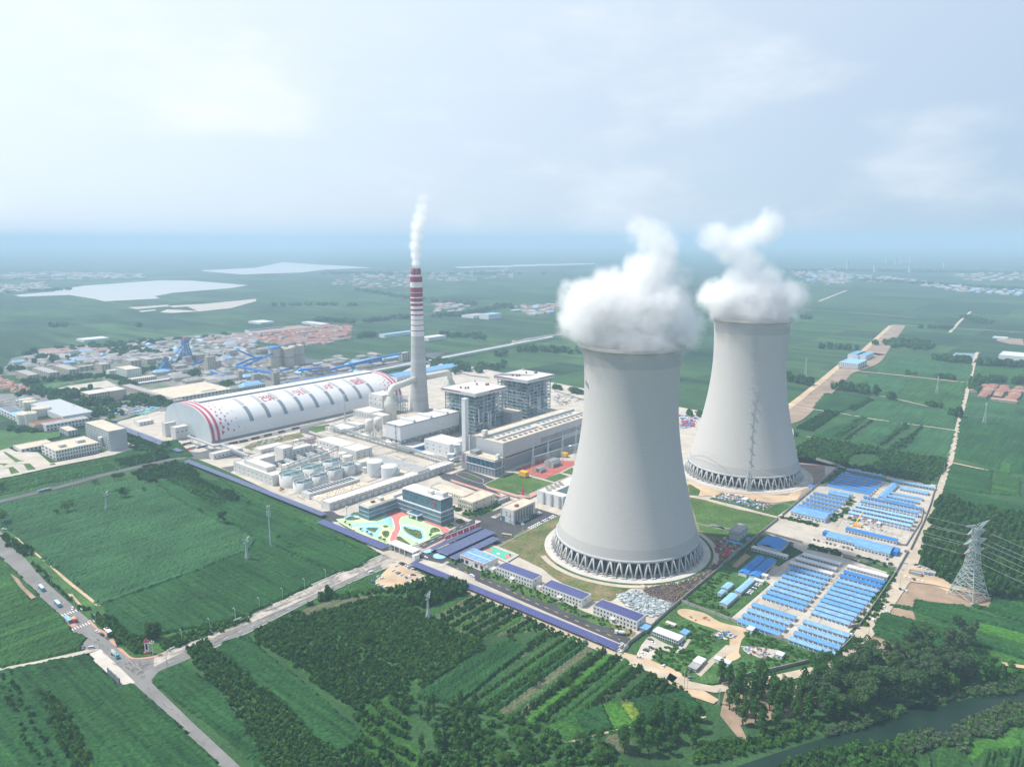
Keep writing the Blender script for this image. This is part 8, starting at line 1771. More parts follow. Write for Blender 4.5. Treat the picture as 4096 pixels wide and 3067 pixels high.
for k,x,y,h,ty,lb in(('D1',600,550,15,'round','tall tree alone in the upper part of the big left field'),('D1',500,575,8,'round','low bushy tree left of the tall lone tree'),('D1',1070,430,14,'round','left of the two big trees by the upper pylon'),('D1',1110,425,12,'round','right of the two big trees by the upper pylon'),('D1',1275,375,7,'round','low tree right of the upper field pylon'),('D1',1970,650,15,'loose','pale tree on the field path left of the mast'),('D1',1765,550,6,'round','small tree on the field path'),('D1',1375,310,11,'loose','grey tree at the head of the field path'),('D1',15,650,16,'round','big tree cut by the left frame edge'),('D1',10,350,10,'round','tree beside the far left road at the frame edge'),('D1',840,310,8,'round','left bush of the pair below the far left road'),('D1',1010,270,10,'round','first tree in the short row below the far left road'),('D1',1040,265,10,'round','second tree in the short row below the far left road'),('D1',1080,260,10,'round','last tree in the short row below the far left road'),('A1',2060,1310,17,'round','largest dark tree at the coal gate'),('A1',2120,1280,16,'round','dark tree right of the largest at the coal gate'),('A1',2000,1340,13,'round','dark tree left of the largest at the coal gate'),('A1',1890,1240,10,'round','single tree before the solar wall strip'),('A1',1400,910,14,'round','dark tree beside the grey office tower'),('C1',262,895,7,'round','small dark tree at the top of the mast field'),('C1',595,1260,5,'round','small round tree right of the telecom mast'),('C1',710,1330,5,'round','lower small tree right of the telecom mast'),('D3',1210,590,10,'round','dark tree rising over the large orchard'),('D3',1425,145,6,'round','small tree on the sandy spur of the car park'),('D4',530,130,6,'round','lone round tree in the strip fields'),('D4',735,530,8,'round','round tree beside the little sandy square'),('D4',790,490,6,'round','smaller tree beside the little sandy square'),('C4',390,985,5,'round','lone dark bush in the upper strip fields'),('B4',1010,410,4,'round','dark bush in the right fields'),('C3',300,720,4,'round','first young tree along the plaza edge'),('C3',365,765,4,'round','second young tree along the plaza edge'),('C3',530,830,4,'round','third young tree along the plaza edge'),('C3',620,870,4,'round','fourth young tree along the plaza edge'),('C3',680,900,4,'round','fifth young tree along the plaza edge'),('C3',815,955,4.5,'round','sixth young tree along the plaza edge'),('C3',875,985,4.5,'round','seventh young tree along the plaza edge'),('C3',1555,920,4.5,'round','young tree beside the lower plaza bed'),('C3',2000,690,4,'round','young tree in the plaza bed by the road')):
 tree(*g(k,x,y),h,ty,lb)
stand(rows(PX('D4',(950,560),(1000,590),(1310,250),(1270,230)),5.5,5,CB,.3,.1),6,'round','bushy fruit tree in the thick dark strip','fruit trees of the thick dark strip')
def far(label,code,Lp,Fp,Rp,Fb=None,h=None,wall=M_WALLB,roof=M_ROOFC,nW=0,nS=0,fl=0,name='office_building',par=.8,**k):
 t,w,d,hh_=bld(name,label,code,Lp,Fp,Rp,Fb,h,wall=wall,roof=roof,parapet=par,**k);fl=fl or max(1,int(hh_/3.6))
 zs=[hh_*(i+.55)/fl-(.3 if fl>1 else 0)for i in range(fl)]
 if nW:wins(t,'W',d,nW,zs,d/nW*.5,hh_/fl*.48)
 if nS:wins(t,'S',w,nS,zs,w/nS*.5,hh_/fl*.48)
 return t
patch('pale_yard',PX('A1',(-100,1290),(100,1240),(200,1290),(480,1300),(640,1440),(1200,1330),(1500,1240),(1600,1170),(1730,1215),(1640,1290),(1300,1360),(700,1480),(0,1640),(-300,1700)),M_CONC)
for i,pts in enumerate((((40,1300),(70,1293),(250,1400),(320,1405),(200,1425)),((245,1450),(375,1440),(460,1515),(350,1530),(300,1450)),((35,1505),(165,1480),(250,1555),(140,1578),(110,1500)),((620,1455),(690,1435),(710,1455),(640,1465)),((-60,1440),(110,1440),(60,1470)))):patch('planted_strip',PX('A1',*pts),M_GRASS)
patch('grass_ground',PX('A1',(-100,1010),(400,1050),(560,1050),(760,1030),(760,1100),(470,1160),(100,1250),(-100,1300)),M_WEED)
far('grey office tower of eight storeys with fins, left of the dome','A1',(1095,905),(1370,1030),(1585,985),(1380,1290),wall=M_CLADD,nW=14,nS=0,fl=8)
t=far('long cream three storey school building with a courtyard','A1',(465,1195),(700,1275),(1250,1165),(700,1405),wall=M_WALL,roof=M_ROOFC,nS=16,nW=4,fl=3)
rooftop(t,[(10,18,14,22,t['h'],t['h']+3),(34,44,20,30,t['h'],t['h']+3),(60,68,12,20,t['h'],t['h']+3),(24,38,2,7,t['h']-.5,t['h']+.2)])
far('low flat annexe left of the school building','A1',(170,1200),(265,1255),(600,1135),(265,1300),roof=M_ROOFC,nS=8,wall=M_WALL)
far('small block between the school and the factory','A1',(755,970),(860,1025),(975,1000),(860,1095),wall=M_CLADD,nW=5,nS=3,fl=3)
t=far('factory with grey roof and pale tanks at the left','A1',(15,710),(235,855),(350,790),h=9,wall=M_WALL,roof=M_BLUE4,nW=8);far('dark solar roofed shed of the left factory','A1',(15,710),(120,780),(300,740),h=9.5,roof=M_ROOFD)
far('long white shed roof of the left factory','A1',(410,665),(790,840),(880,770),h=10,wall=M_CLAD,roof=M_CLADD,w=46)
far('white four storey wing at the end of the left factory','A1',(780,800),(840,830),(1065,775),(840,880),wall=M_WALL,nS=5,fl=3);far('lower white wing of the left factory','A1',(540,915),(580,950),(1110,855),(580,1035),wall=M_WALL,roof=M_ROOFG,nS=12,fl=2);far('rusty roofed link of the left factory','A1',(405,905),(440,950),(780,855),h=10,roof=M_RUST)
for x,y,r,h_,lb in((340,700,11,12,'flat grey tank, farthest of the factory tanks'),(385,730,11,12,'flat grey tank, second of the factory tanks'),(530,820,14,13,'wide tan tank of the factory'),(350,920,14,16,'large cream tank at the factory front'),(375,945,5,18,'slim cream silo at the factory front')):
 p=g('A1',x,y);t=empty('factory_tank',(p[0],p[1],.1),0,lb,'storage tank','tanks of the left factory');MB().lathe([(r,0),(r,h_)],n=28,cap=False).build('shell',[M_DUCT],t);MB().lathe([(r,h_),(.01,h_+2)],n=28,cap=False).build('roof',[M_ROOFC],t)
t=far('cultural hall with a white sagging roof and glass front','A1',(1010,525),(1120,560),(1560,490),(1130,690),wall=M_WALLB,roof=M_ROOFW,nW=6,nS=14,fl=4)
far('white swept roof block of the cultural hall','A1',(1300,480),(1390,520),(1560,480),(1400,650),wall=M_WALLB,roof=M_CLAD)
patch('plaza',PX('A1',(600,520),(870,460),(1350,390),(1560,500),(1250,480),(1000,510),(900,560),(700,545)),M_CONC);patch('garden',PX('A1',(470,460),(700,410),(900,420),(600,520)),M_WEED);patch('garden',PX('A1',(900,405),(1300,360),(1290,390),(960,420)),M_WEED)
for Lp,Fp,Rp,Fb,lb,n in(((200,260),(365,320),(480,300),(365,415),'leftmost peach apartment slab',9),((460,215),(620,290),(740,270),(640,365),'second peach apartment slab',9),((710,185),(870,250),(985,230),(890,335),'third peach apartment slab',9),((1175,165),(1280,185),(1395,170),(1290,290),'peach slab behind the plaza',6),((1565,110),(1650,140),(1770,120),(1670,235),'tallest peach slab above the mine office',6),((965,200),(1000,215),(1170,185),(1010,270),'long low peach arcade block',6),((1755,85),(1860,120),(1965,105),(1870,185),'flat roofed block near the headframe',6)):
 far(lb,'A1',Lp,Fp,Rp,Fb,wall=M_WALLB,roof=M_ROOFG,nW=n,nS=3,fl=5,group='peach mine buildings')
far('pale green mine office with stepped roofs','A1',(1480,210),(1600,250),(1780,225),(1600,385),wall=M_WALLGR,nW=6,nS=7,fl=5);far('left wing of the pale green mine office','A1',(1355,250),(1380,265),(1490,245),(1400,350),wall=M_WALLGR,nS=6,fl=3);far('lower front block of the pale green mine office','A1',(1640,350),(1670,370),(1950,320),(1670,415),wall=M_WALLGR,nS=12,fl=2)
far('long terracotta front of the courtyard works building','A1',(1640,425),(2212,640),(2300,620),(2212,700),wall=mat('rosy_render',(.46,.36,.33),.85,.08,.1),roof=M_ROOFG,nW=33,fl=3,w=16)
far('long pink range with a white roof at the back of the courtyard','F2',(195,715),(225,725),(745,640),(345,745),wall=mat('rosy_render',(.46,.36,.33),.85,.08,.1),roof=M_CLAD,nS=22,fl=2)
far('wide flat workshop roof at the front of the courtyard','F2',(345,790),(620,870),(1190,765),(625,930),wall=M_WALL,roof=M_ROOFC,nS=16,fl=2,name='workshop')
far('narrow dark roofed range inside the courtyard','F2',(480,765),(500,775),(840,700),h=8,wall=M_WALLB,roof=M_ROOFD);far('second dark roofed range inside the courtyard','F2',(560,800),(590,810),(895,735),h=8,wall=M_WALLB,roof=M_ROOFD)
far('cream workshop with a grey roof right of the courtyard','F2',(880,655),(1055,700),(1090,665),(1060,740),wall=M_WALLB,roof=M_ROOFG,nW=10,fl=2,w=24);far('cream shed with a pale blue roof behind the dome','A2',(1040,450),(1160,475),(1430,420),(1160,525),wall=M_WALLB,roof=M_BLUE4,nS=12,fl=2)
for Lp,Fp,Rp,Fb,lb in(((700,80),(720,90),(820,75),(745,290),'tallest beige winding tower block'),((680,150),(700,160),(980,150),(745,280),'long beige block beside the winding tower'),((295,190),(330,205),(470,185),(370,285),'beige block right of the small headframe'),((550,55),(580,65),(700,50),(600,160),'beige block right of the tall headframe'),((425,80),(440,90),(530,80),(470,190),'beige block below the tall headframe'),((950,0),(1000,10),(1100,-5),(1045,115),'tall stepped beige plant block'),((1290,300),(1310,310),(1410,300),(1320,410),'small beige transfer house behind the dome'),((1545,280),(1560,290),(1645,280),(1600,445),'beige loading tower with braced legs'),((1100,260),(1120,268),(1160,260),(1130,400),'slim beige conveyor tower'),((990,235),(1010,240),(1080,230),(1010,330),'low beige conveyor house'),((2175,205),(2190,210),(2212,205),(2190,310),'beige transfer house at the end of the blue conveyor')):
 far(lb,'A2',Lp,Fp,Rp,Fb,wall=M_WALLB,roof=M_ROOFG,nW=2,nS=5,group='beige mine plant buildings')
far('beige transfer house over the long blue conveyor','A3',(275,210),(305,215),(385,205),(305,310),wall=M_WALLB,nS=4);far('beige conveyor head house left of the chimney','A3',(1265,30),(1290,40),(1350,20),(1290,150),wall=M_WALLB,nS=3,nW=1);far('pale blue roofed coal shed beyond the conveyor','A3',(560,150),(680,160),(980,95),h=12,wall=M_BLUE3,roof=M_BLUE4)
far('blue fenced coal store behind the dome','A2',(1750,400),(1780,420),(2300,300),h=9,wall=M_BLUE3,roof=M_BLUE3);far('white roofed hut row in the fields right of the village','Z2',(440,830),(560,855),(585,845),h=6,wall=M_CLAD,roof=M_CLAD)
for x,y,r,h_,lb in((1590,232,14,0,'largest beige coal silo with a blue top'),(1690,215,11,0,'beige silo behind the front pair'),(1765,222,12,0,'front beige silo right of the largest'),(1830,195,11,0,'beige silo second from the right'),(1900,185,11,0,'rightmost beige coal silo')):
 p=g('A2',x,y);H_=50 if r==14 else 46;t=empty('coal_silo',(p[0],p[1],0),0,lb,'silo','beige coal silos');MB().lathe([(r,0),(r,H_*.52)],n=28,cap=False).build('shell',[M_WALLB],t);MB().lathe([(r+.3,H_*.52),(r+.3,H_*.57)],n=28,cap=False).build('band',[M_WALLG],t);MB().lathe([(r,H_*.57),(r,H_*.93)],n=28,cap=False).build('upper_shell',[M_WALLB],t);MB().lathe([(r+.4,H_*.93),(r+.4,H_),(.01,H_)],n=28,cap=False).build('top',[M_BLUE2 if r==14 else M_WALLB],t)
def headframe(p,h,label,s=1.0):
 t=empty('headframe',(p[0],p[1],0),GA,label,'headframe','blue pit headframes');q=MB();b=9*s
 for sx in(-1,1):
  for sy in(-1,1):q.bar((sx*b,sy*b,0),(sx*b*.35,sy*b*.35,h*.85),1.5*s)
 for k in range(1,8):
  z=h*.85*k/8;r=b*(1-.65*k/8)
  for i in range(4):c_=sq(r,z);q.bar(c_[i],c_[(i+1)%4],.9*s);d_=sq(b*(1-.65*(k-1)/8),h*.85*(k-1)/8);q.bar(d_[i],c_[(i+1)%4],.7*s)
 q.build('tower',[M_BLUE3],t);q=MB()
 for sy in(-1,1):q.bar((-b*2.8,b*1.1*sy+6*s,0),(-b*.2,sy*b*.3,h*.8),1.6*s)
 for k in range(6):u=k/6;x=-b*2.8+b*2.6*u;q.bar((x,b*1.1*(1-u)-0+6*s*(1-u),h*.8*u),(x,-b*1.1*(1-u)+6*s*(1-u),h*.8*u),1.0*s)
 q.build('back_stays',[M_BLUE],t);MB().box(-b*.6,b*.6,-b*.6,b*.6,h*.85,h).build('sheave_house',[M_BLUE3],t);MB().box(-b*.3,b*.3,-b*.3,b*.3,h,h+3*s).build('roof_light',[M_PINKR],t);MB().box(-b*.75,b*.75,-b*.75,b*.75,0,h*.35).build('shaft_house',[M_BLUE3],t)
p=g('Z1',1615,1190);headframe(p,hgt(C('Z1',1615,1190),C('Z1',1600,985)[1]),'taller blue pit headframe with a red cap',1.35)
p=g('Z1',1440,1280);headframe(p,hgt(C('Z1',1440,1280),C('Z1',1440,1145)[1]),'smaller blue pit headframe in front',1.0)
def conv(label,k,pts,w=5.5,m=None):gallery('blue_conveyor',label,[g3(k,x,y,z)for x,y,z in pts],w,3.6,m or M_BLUE2,True,group='blue coal conveyors',step=34,n_=M_WALLB,cat='conveyor')
conv('long blue conveyor running behind the dome to the chimney','A3',((385,245,16),(850,130,20),(1280,40,26)));conv('blue conveyor segment left of the transfer house','A3',((-20,258,14),(270,222,16)))
conv('blue conveyor sloping down from the silos to the loading tower','A2',((1100,205,18),(1540,285,18)));conv('blue conveyor climbing to the largest silo','A2',((1180,205,16),(1430,95,34),(1540,50,48)));conv('blue conveyor leaving the stepped plant block','A2',((1110,0,40),(1330,95,20)))
conv('second blue conveyor climbing toward the silos','A2',((1090,190,18),(1250,120,28),(1420,85,34)));conv('blue conveyor right of the loading tower','A2',((1640,265,14),(1760,230,18)));conv('low blue conveyor passing the silos on the right','A2',((1900,245,12),(2180,225,14)));conv('pale blue conveyor below the winding tower','A2',((740,265,10),(950,330,8),(1110,330,8)),4);conv('blue conveyor between headframe and winding tower','A2',((530,190,12),(700,120,22)),4)
patch('coal_yard',PX('Z2',(190,1190),(420,1150),(720,1190),(780,1260),(560,1300),(200,1240)),mat('coal_ground',(.09,.10,.11),.95,.3,.02));patch('mine_yard',PX('A1',(1500,330),(1750,300),(2212,130))+PX('A2',(500,100),(900,60),(1500,60),(1960,130),(2212,200),(2212,360),(900,560),(300,470),(0,330)),M_ASPH2,z=.08)
patch('coal_yard',PX('Z2',(1460,1110),(1650,1100),(1560,1150),(1470,1150)),MATS['coal_ground'])
rl=PX('A3',(-100,420),(700,260))+PX('Z2',(1000,1250),(1340,1190),(1480,1170),(1800,1110),(2212,1030))+PX('Z3',(150,985),(470,940))
road('railway_bed',rl,26,M_ASPH2);q=MB()
for off in(-9,-6.4,-3,-.4,3,5.6):
 Lf_,_=ribbon(rl,2*abs(off)+.01)if off>0 else(ribbon(rl,2*abs(off)+.01)[1],0);q.path([(*p,.5)for p in Lf_],.35,h=.3)
kind(q.build('railway_tracks',[M_STEEL]),'structure')
r2=PX('Z2',(1000,1290),(1340,1222),(1480,1200),(1800,1135),(2212,1055))+PX('Z3',(0,1052),(350,985));q=MB();q.path([(*p,6.0)for p in r2],8,h=3.4)
tag(q.build('enclosed_conveyor',[M_CLAD]),'white enclosed conveyor running beside the railway to the right','conveyor gallery')
hb=MB();hb.box(-.5,.5,-.5,.5,0,1);HW_={}
def house_mesh(wm,rm):
 k=(wm.name,rm.name)
 if k not in HW_:
  w_=MB().box(-.5,.5,-.5,.5,0,.62).mesh('house_walls',[wm]);r_=MB().add([(-.55,-.55,.6),(.55,-.55,.6),(.55,.55,.6),(-.55,.55,.6),(-.4,0,1),(.4,0,1)],[(0,1,5,4),(1,2,5),(2,3,4,5),(3,0,4),(0,3,2,1)]).mesh('house_roof',[rm]);HW_[k]=(w_,r_)
 return HW_[k]
M_T2=mat('pink_roof_tile',(.34,.22,.18),.9,.2,.25);M_T3=mat('grey_roof_tile',(.30,.28,.27),.9,.2,.25)
def village(code,poly,n,sz,label,group,mats=((0,.6),(1,.3),(2,.1)),ang=GA,obj=0,h=6.,grid=None):
 """rows of pitched-roof houses; the obj nearest ones are things of their own, the rest one mass"""
 P=gl(code,poly);rm=[M_TILE,M_T2,M_T3,M_ROOFG,M_BLUE4];pts=rows(P,grid or sz*1.7,(grid or sz*1.7)*.9,ang,.18,.12)
 idx=sorted(rng.permutation(len(pts))[:n],key=lambda i:pts[i][1]);V,F,Mi=[],[],[];k0=0
 bx=np.array([(-.5,-.5,0),(.5,-.5,0),(.5,.5,0),(-.5,.5,0),(-.5,-.5,.62),(.5,-.5,.62),(.5,.5,.62),(-.5,.5,.62),(-.55,-.55,.6),(.55,-.55,.6),(.55,.55,.6),(-.55,.55,.6),(-.4,-.02,1),(.4,-.02,1),(.4,.02,1),(-.4,.02,1)],float)
 bf=np.array([(0,1,5,4),(1,2,6,5),(2,3,7,6),(3,0,4,7),(8,9,13,12),(9,10,14,13),(10,11,15,14),(11,8,12,15),(12,13,14,15)])
 for k,i in enumerate(idx):
  x,y=pts[i];mi=int(rng.choice([m[0]for m in mats],p=[m[1]for m in mats]));wm=M_WALL if rng.random()<.5 else M_WALLB
  rz=ang+(pi/2 if rng.random()<.25 else 0);sc=(sz*rng.uniform(.8,1.5),sz*rng.uniform(.55,.8),h*rng.uniform(.8,1.3))
  if k<obj:
   w_,r_=house_mesh(wm,rm[mi]);e=empty('village_house',(x,y,0),rz,label,'house',group);e.scale=sc;link('walls',w_,e);link('roof',r_,e)
  else:
   p=bx*sc;c_,s_=cos(rz),sin(rz);V.append(np.stack([p[:,0]*c_-p[:,1]*s_+x,p[:,0]*s_+p[:,1]*c_+y,p[:,2]],1));F.append(bf+k0);k0+=16;Mi+=[5 if wm is M_WALL else 6]*4+[mi]*5
 if V:kind(link('far_houses',npmesh('far_houses',np.concatenate(V),np.concatenate(F),rm+[M_WALLC,M_WALLB],Mi)),'stuff',label)
 return pts
MS=((0,.45),(1,.45),(2,.1))
village('F3',((0,250),(250,230),(560,200),(700,190),(900,140),(1150,130),(1269,150),(1269,270),(960,340),(700,330),(560,340),(300,290),(0,310)),230,17,'small red-roofed house in the packed village beyond the silos','red-roofed village beyond the silos',MS,grid=21,obj=150)
village('A1',((-150,340),(60,350),(440,500),(420,540),(200,560),(0,480),(-150,470)),90,15,'terracotta-roofed house in the dense estate at the left edge','terracotta estate at the left edge',MS,grid=19,obj=90)
village('E1',((1740,400),(1800,300),(2200,340),(2212,480),(1960,470)),46,22,'long low brick-red house row right of the east road','brick-red house rows right of the east road',((0,.7),(1,.3)),grid=24,h=5,obj=46)
village('Z4',((200,400),(500,380),(700,430),(900,440),(1300,480),(1500,520),(1200,500),(780,490),(560,520),(300,490)),170,34,'pale far-off house at the foot of the haze, right of the far tower','far-off town right of the far tower',((1,.35),(3,.45),(4,.2)),grid=46,h=10)
village('Z4',((1320,525),(1560,510),(1960,560),(2212,570),(2212,620),(1700,585)),60,36,'pale far-off shed on the right below the haze','far-off sheds on the right',((3,.7),(4,.2),(1,.1)),grid=50,h=9)
village('Z4',((1560,440),(2212,400),(2212,480),(1800,500)),60,45,'faint house near the right horizon','faint houses near the right horizon',((3,.6),(1,.4)),grid=90,h=12)
village('Z3',((560,500),(700,480),(950,460),(960,500),(660,520)),40,34,'faint house behind the steam of the nearer tower','faint houses behind the steam',((3,.5),(1,.5)),grid=60,h=10)
village('Z2',((820,430),(1330,400),(1340,540),(1000,560),(600,520)),90,30,'faint village house left of the chimney top','faint village left of the chimney top',((1,.5),(3,.4),(2,.1)),grid=60,h=9)
village('Z2',((1500,420),(2212,380),(2212,470),(1500,500)),60,32,'faint village house right of the chimney top','faint village right of the chimney top',((1,.4),(3,.6)),grid=70,h=9)
village('Z1',((0,520),(400,500),(440,560),(0,590)),50,34,'faint village house beside the left lake','faint village beside the left lake',((1,.4),(3,.6)),grid=60,h=8)
village('Z1',((0,420),(600,410),(1300,430),(1300,460),(500,480),(0,480)),90,45,'faint roof behind the left lake','faint roofs behind the left lake',((1,.4),(3,.6)),grid=100,h=10)
village('Z2',((1500,690),(1850,660),(1850,760),(1530,780)),22,26,'low shed in the yard right of the chimney','sheds in the yard right of the chimney',((3,.8),(1,.2)),grid=44,h=7)
village('Z3',((0,700),(390,690),(380,760),(200,790),(0,770)),40,26,'low house in the hamlet left of the nearer steam','hamlet left of the nearer steam',((1,.5),(3,.3),(4,.2)),grid=34,h=8)
village('Z1',((350,1080),(850,1040),(1200,1100),(1360,1060),(1560,1100),(1300,1190),(700,1200),(340,1140)),60,30,'grey shed in the old mine quarter above the apartments','sheds of the old mine quarter',((2,.4),(3,.4),(1,.2)),grid=46,h=9)
village('Z1',((1650,980),(2212,940),(2212,1060),(1900,1060)),50,24,'mixed house between headframe and village','mixed houses between headframe and village',((1,.5),(2,.3),(3,.2)),grid=36,h=8)
def bigshed(label,k,Lp,Fp,Rp,h,roof,wall=M_CLAD,**kw):far(label,k,Lp,Fp,Rp,h=h,wall=wall,roof=roof,name='shed',**kw)
bigshed('white tent-like greenhouse in the far fields','F3',(255,85),(360,103),(468,85),7,M_CLAD);bigshed('long white greenhouse left of the chimney','F3',(830,92),(985,120),(1000,105),7,M_CLAD);bigshed('long shed with a blue roof before the red village','F3',(240,180),(360,205),(680,165),8,M_T2,w=190);bigshed('blue roofed strip shed behind the red village','F3',(240,175),(258,188),(580,145),8,M_BLUE)
bigshed('white pool roofed hut strip in the far left fields','F1',(785,262),(850,280),(1060,245),7,M_CLAD);bigshed('large pale blue-edged market roof at the left','F1',(405,385),(490,418),(990,365),9,M_T2);bigshed('blue and white roofed works right of the village','Z2',(1080,940),(1110,948),(1330,912),10,M_BLUE4);bigshed('white warehouse right of the chimney','Z2',(1455,960),(1490,975),(1617,950),10,M_ROOFW)
bigshed('pale blue works block in the fields right of the chimney','Z2',(1955,765),(2010,775),(2100,760),18,M_BLUE4);bigshed('grey shed beside the pale blue works block','Z2',(1825,770),(1880,785),(1960,765),10,M_ROOFG);bigshed('first blue vaulted shed of the corridor factory','Z4',(718,1105),(780,1125),(820,1090),12,M_BLUE);bigshed('second blue vaulted shed of the corridor factory','Z4',(780,1110),(845,1130),(880,1095),12,M_BLUE);bigshed('pale blue two storey building of the corridor factory','Z4',(632,1175),(780,1200),(850,1165),13,M_BLUE4,nW=10,nS=4)
bigshed('long white warehouse at the right edge','Z4',(2005,1110),(2240,1140),(2300,1110),12,M_CLAD);bigshed('flat white shed row behind the right edge warehouse','Z4',(1950,960),(2070,975),(2080,968),5,M_CLAD)
for i,(x,y,h_)in enumerate(((685,360,95),(920,380,70),(1225,380,62),(1520,340,60),(1100,310,90),(1020,300,90),(1150,305,90),(1230,300,90))):
 p=g('Z4',x,y+30);e=empty('far_tower',(p[0],p[1],0),0,'faint tower block or stack on the hazy horizon at the right','tower','faint towers on the hazy horizon');MB().box(-9,9,-9,9,0,h_*.9).build('shaft',[M_CLADD],e);MB().box(-9.5,9.5,-9.5,9.5,h_*.9,h_*.9+3).build('top',[M_WALLG],e)
patch('pale_yard',PX('F1',(790,440),(960,410),(1180,450),(900,480)),M_CONC);patch('pale_yard',PX('F1',(560,470),(680,445),(700,465),(590,485)),M_CONC);patch('fish_ponds',PX('Z1',(1100,715),(1450,690),(1460,705),(1180,730)),M_CONC2);patch('fish_ponds',PX('Z1',(1200,745),(1340,732),(1350,740),(1220,755)),M_LAKE);patch('pale_yard',PX('Z1',(1450,700),(1830,680),(1830,692),(1500,715)),M_CONC2);patch('pale_yard',PX('Z1',(1600,700),(2212,640),(2212,660),(2000,720),(1720,750)),M_CONC2);patch('pale_yard',PX('F2',(480,0),(600,8),(900,-10),(560,-30)),M_CONC)
patch('bare_yard',PX('Z3',(0,1000),(100,1010),(0,1040)),M_RAW);patch('pond',PX('E1',(1570,55),(1600,25),(1770,30),(1760,80)),mat('pond_water',(.16,.24,.26),.2,.1,.02),z=.4);patch('bare_yard',PX('Z4',(1970,1000),(2000,970),(2200,985),(2212,1040),(2100,1030)),M_RAW,z=.4)
def belt(code,pts,w,n,size,h,label,mats=(.7,.3,0)):
 P_=gl(code,pts);out=[]
 for a,b in zip(P_[:-1],P_[1:]):
  L=np.hypot(*(b-a));k=max(1,int(n*L/100))
  for _ in range(k):t=rng.uniform();out.append(tuple(a+(b-a)*t+rng.normal(0,w/2.5,2)))
 return scatter('tree_belt',out,size,h,[M_F1,M_F2,M_F3],mats,label)
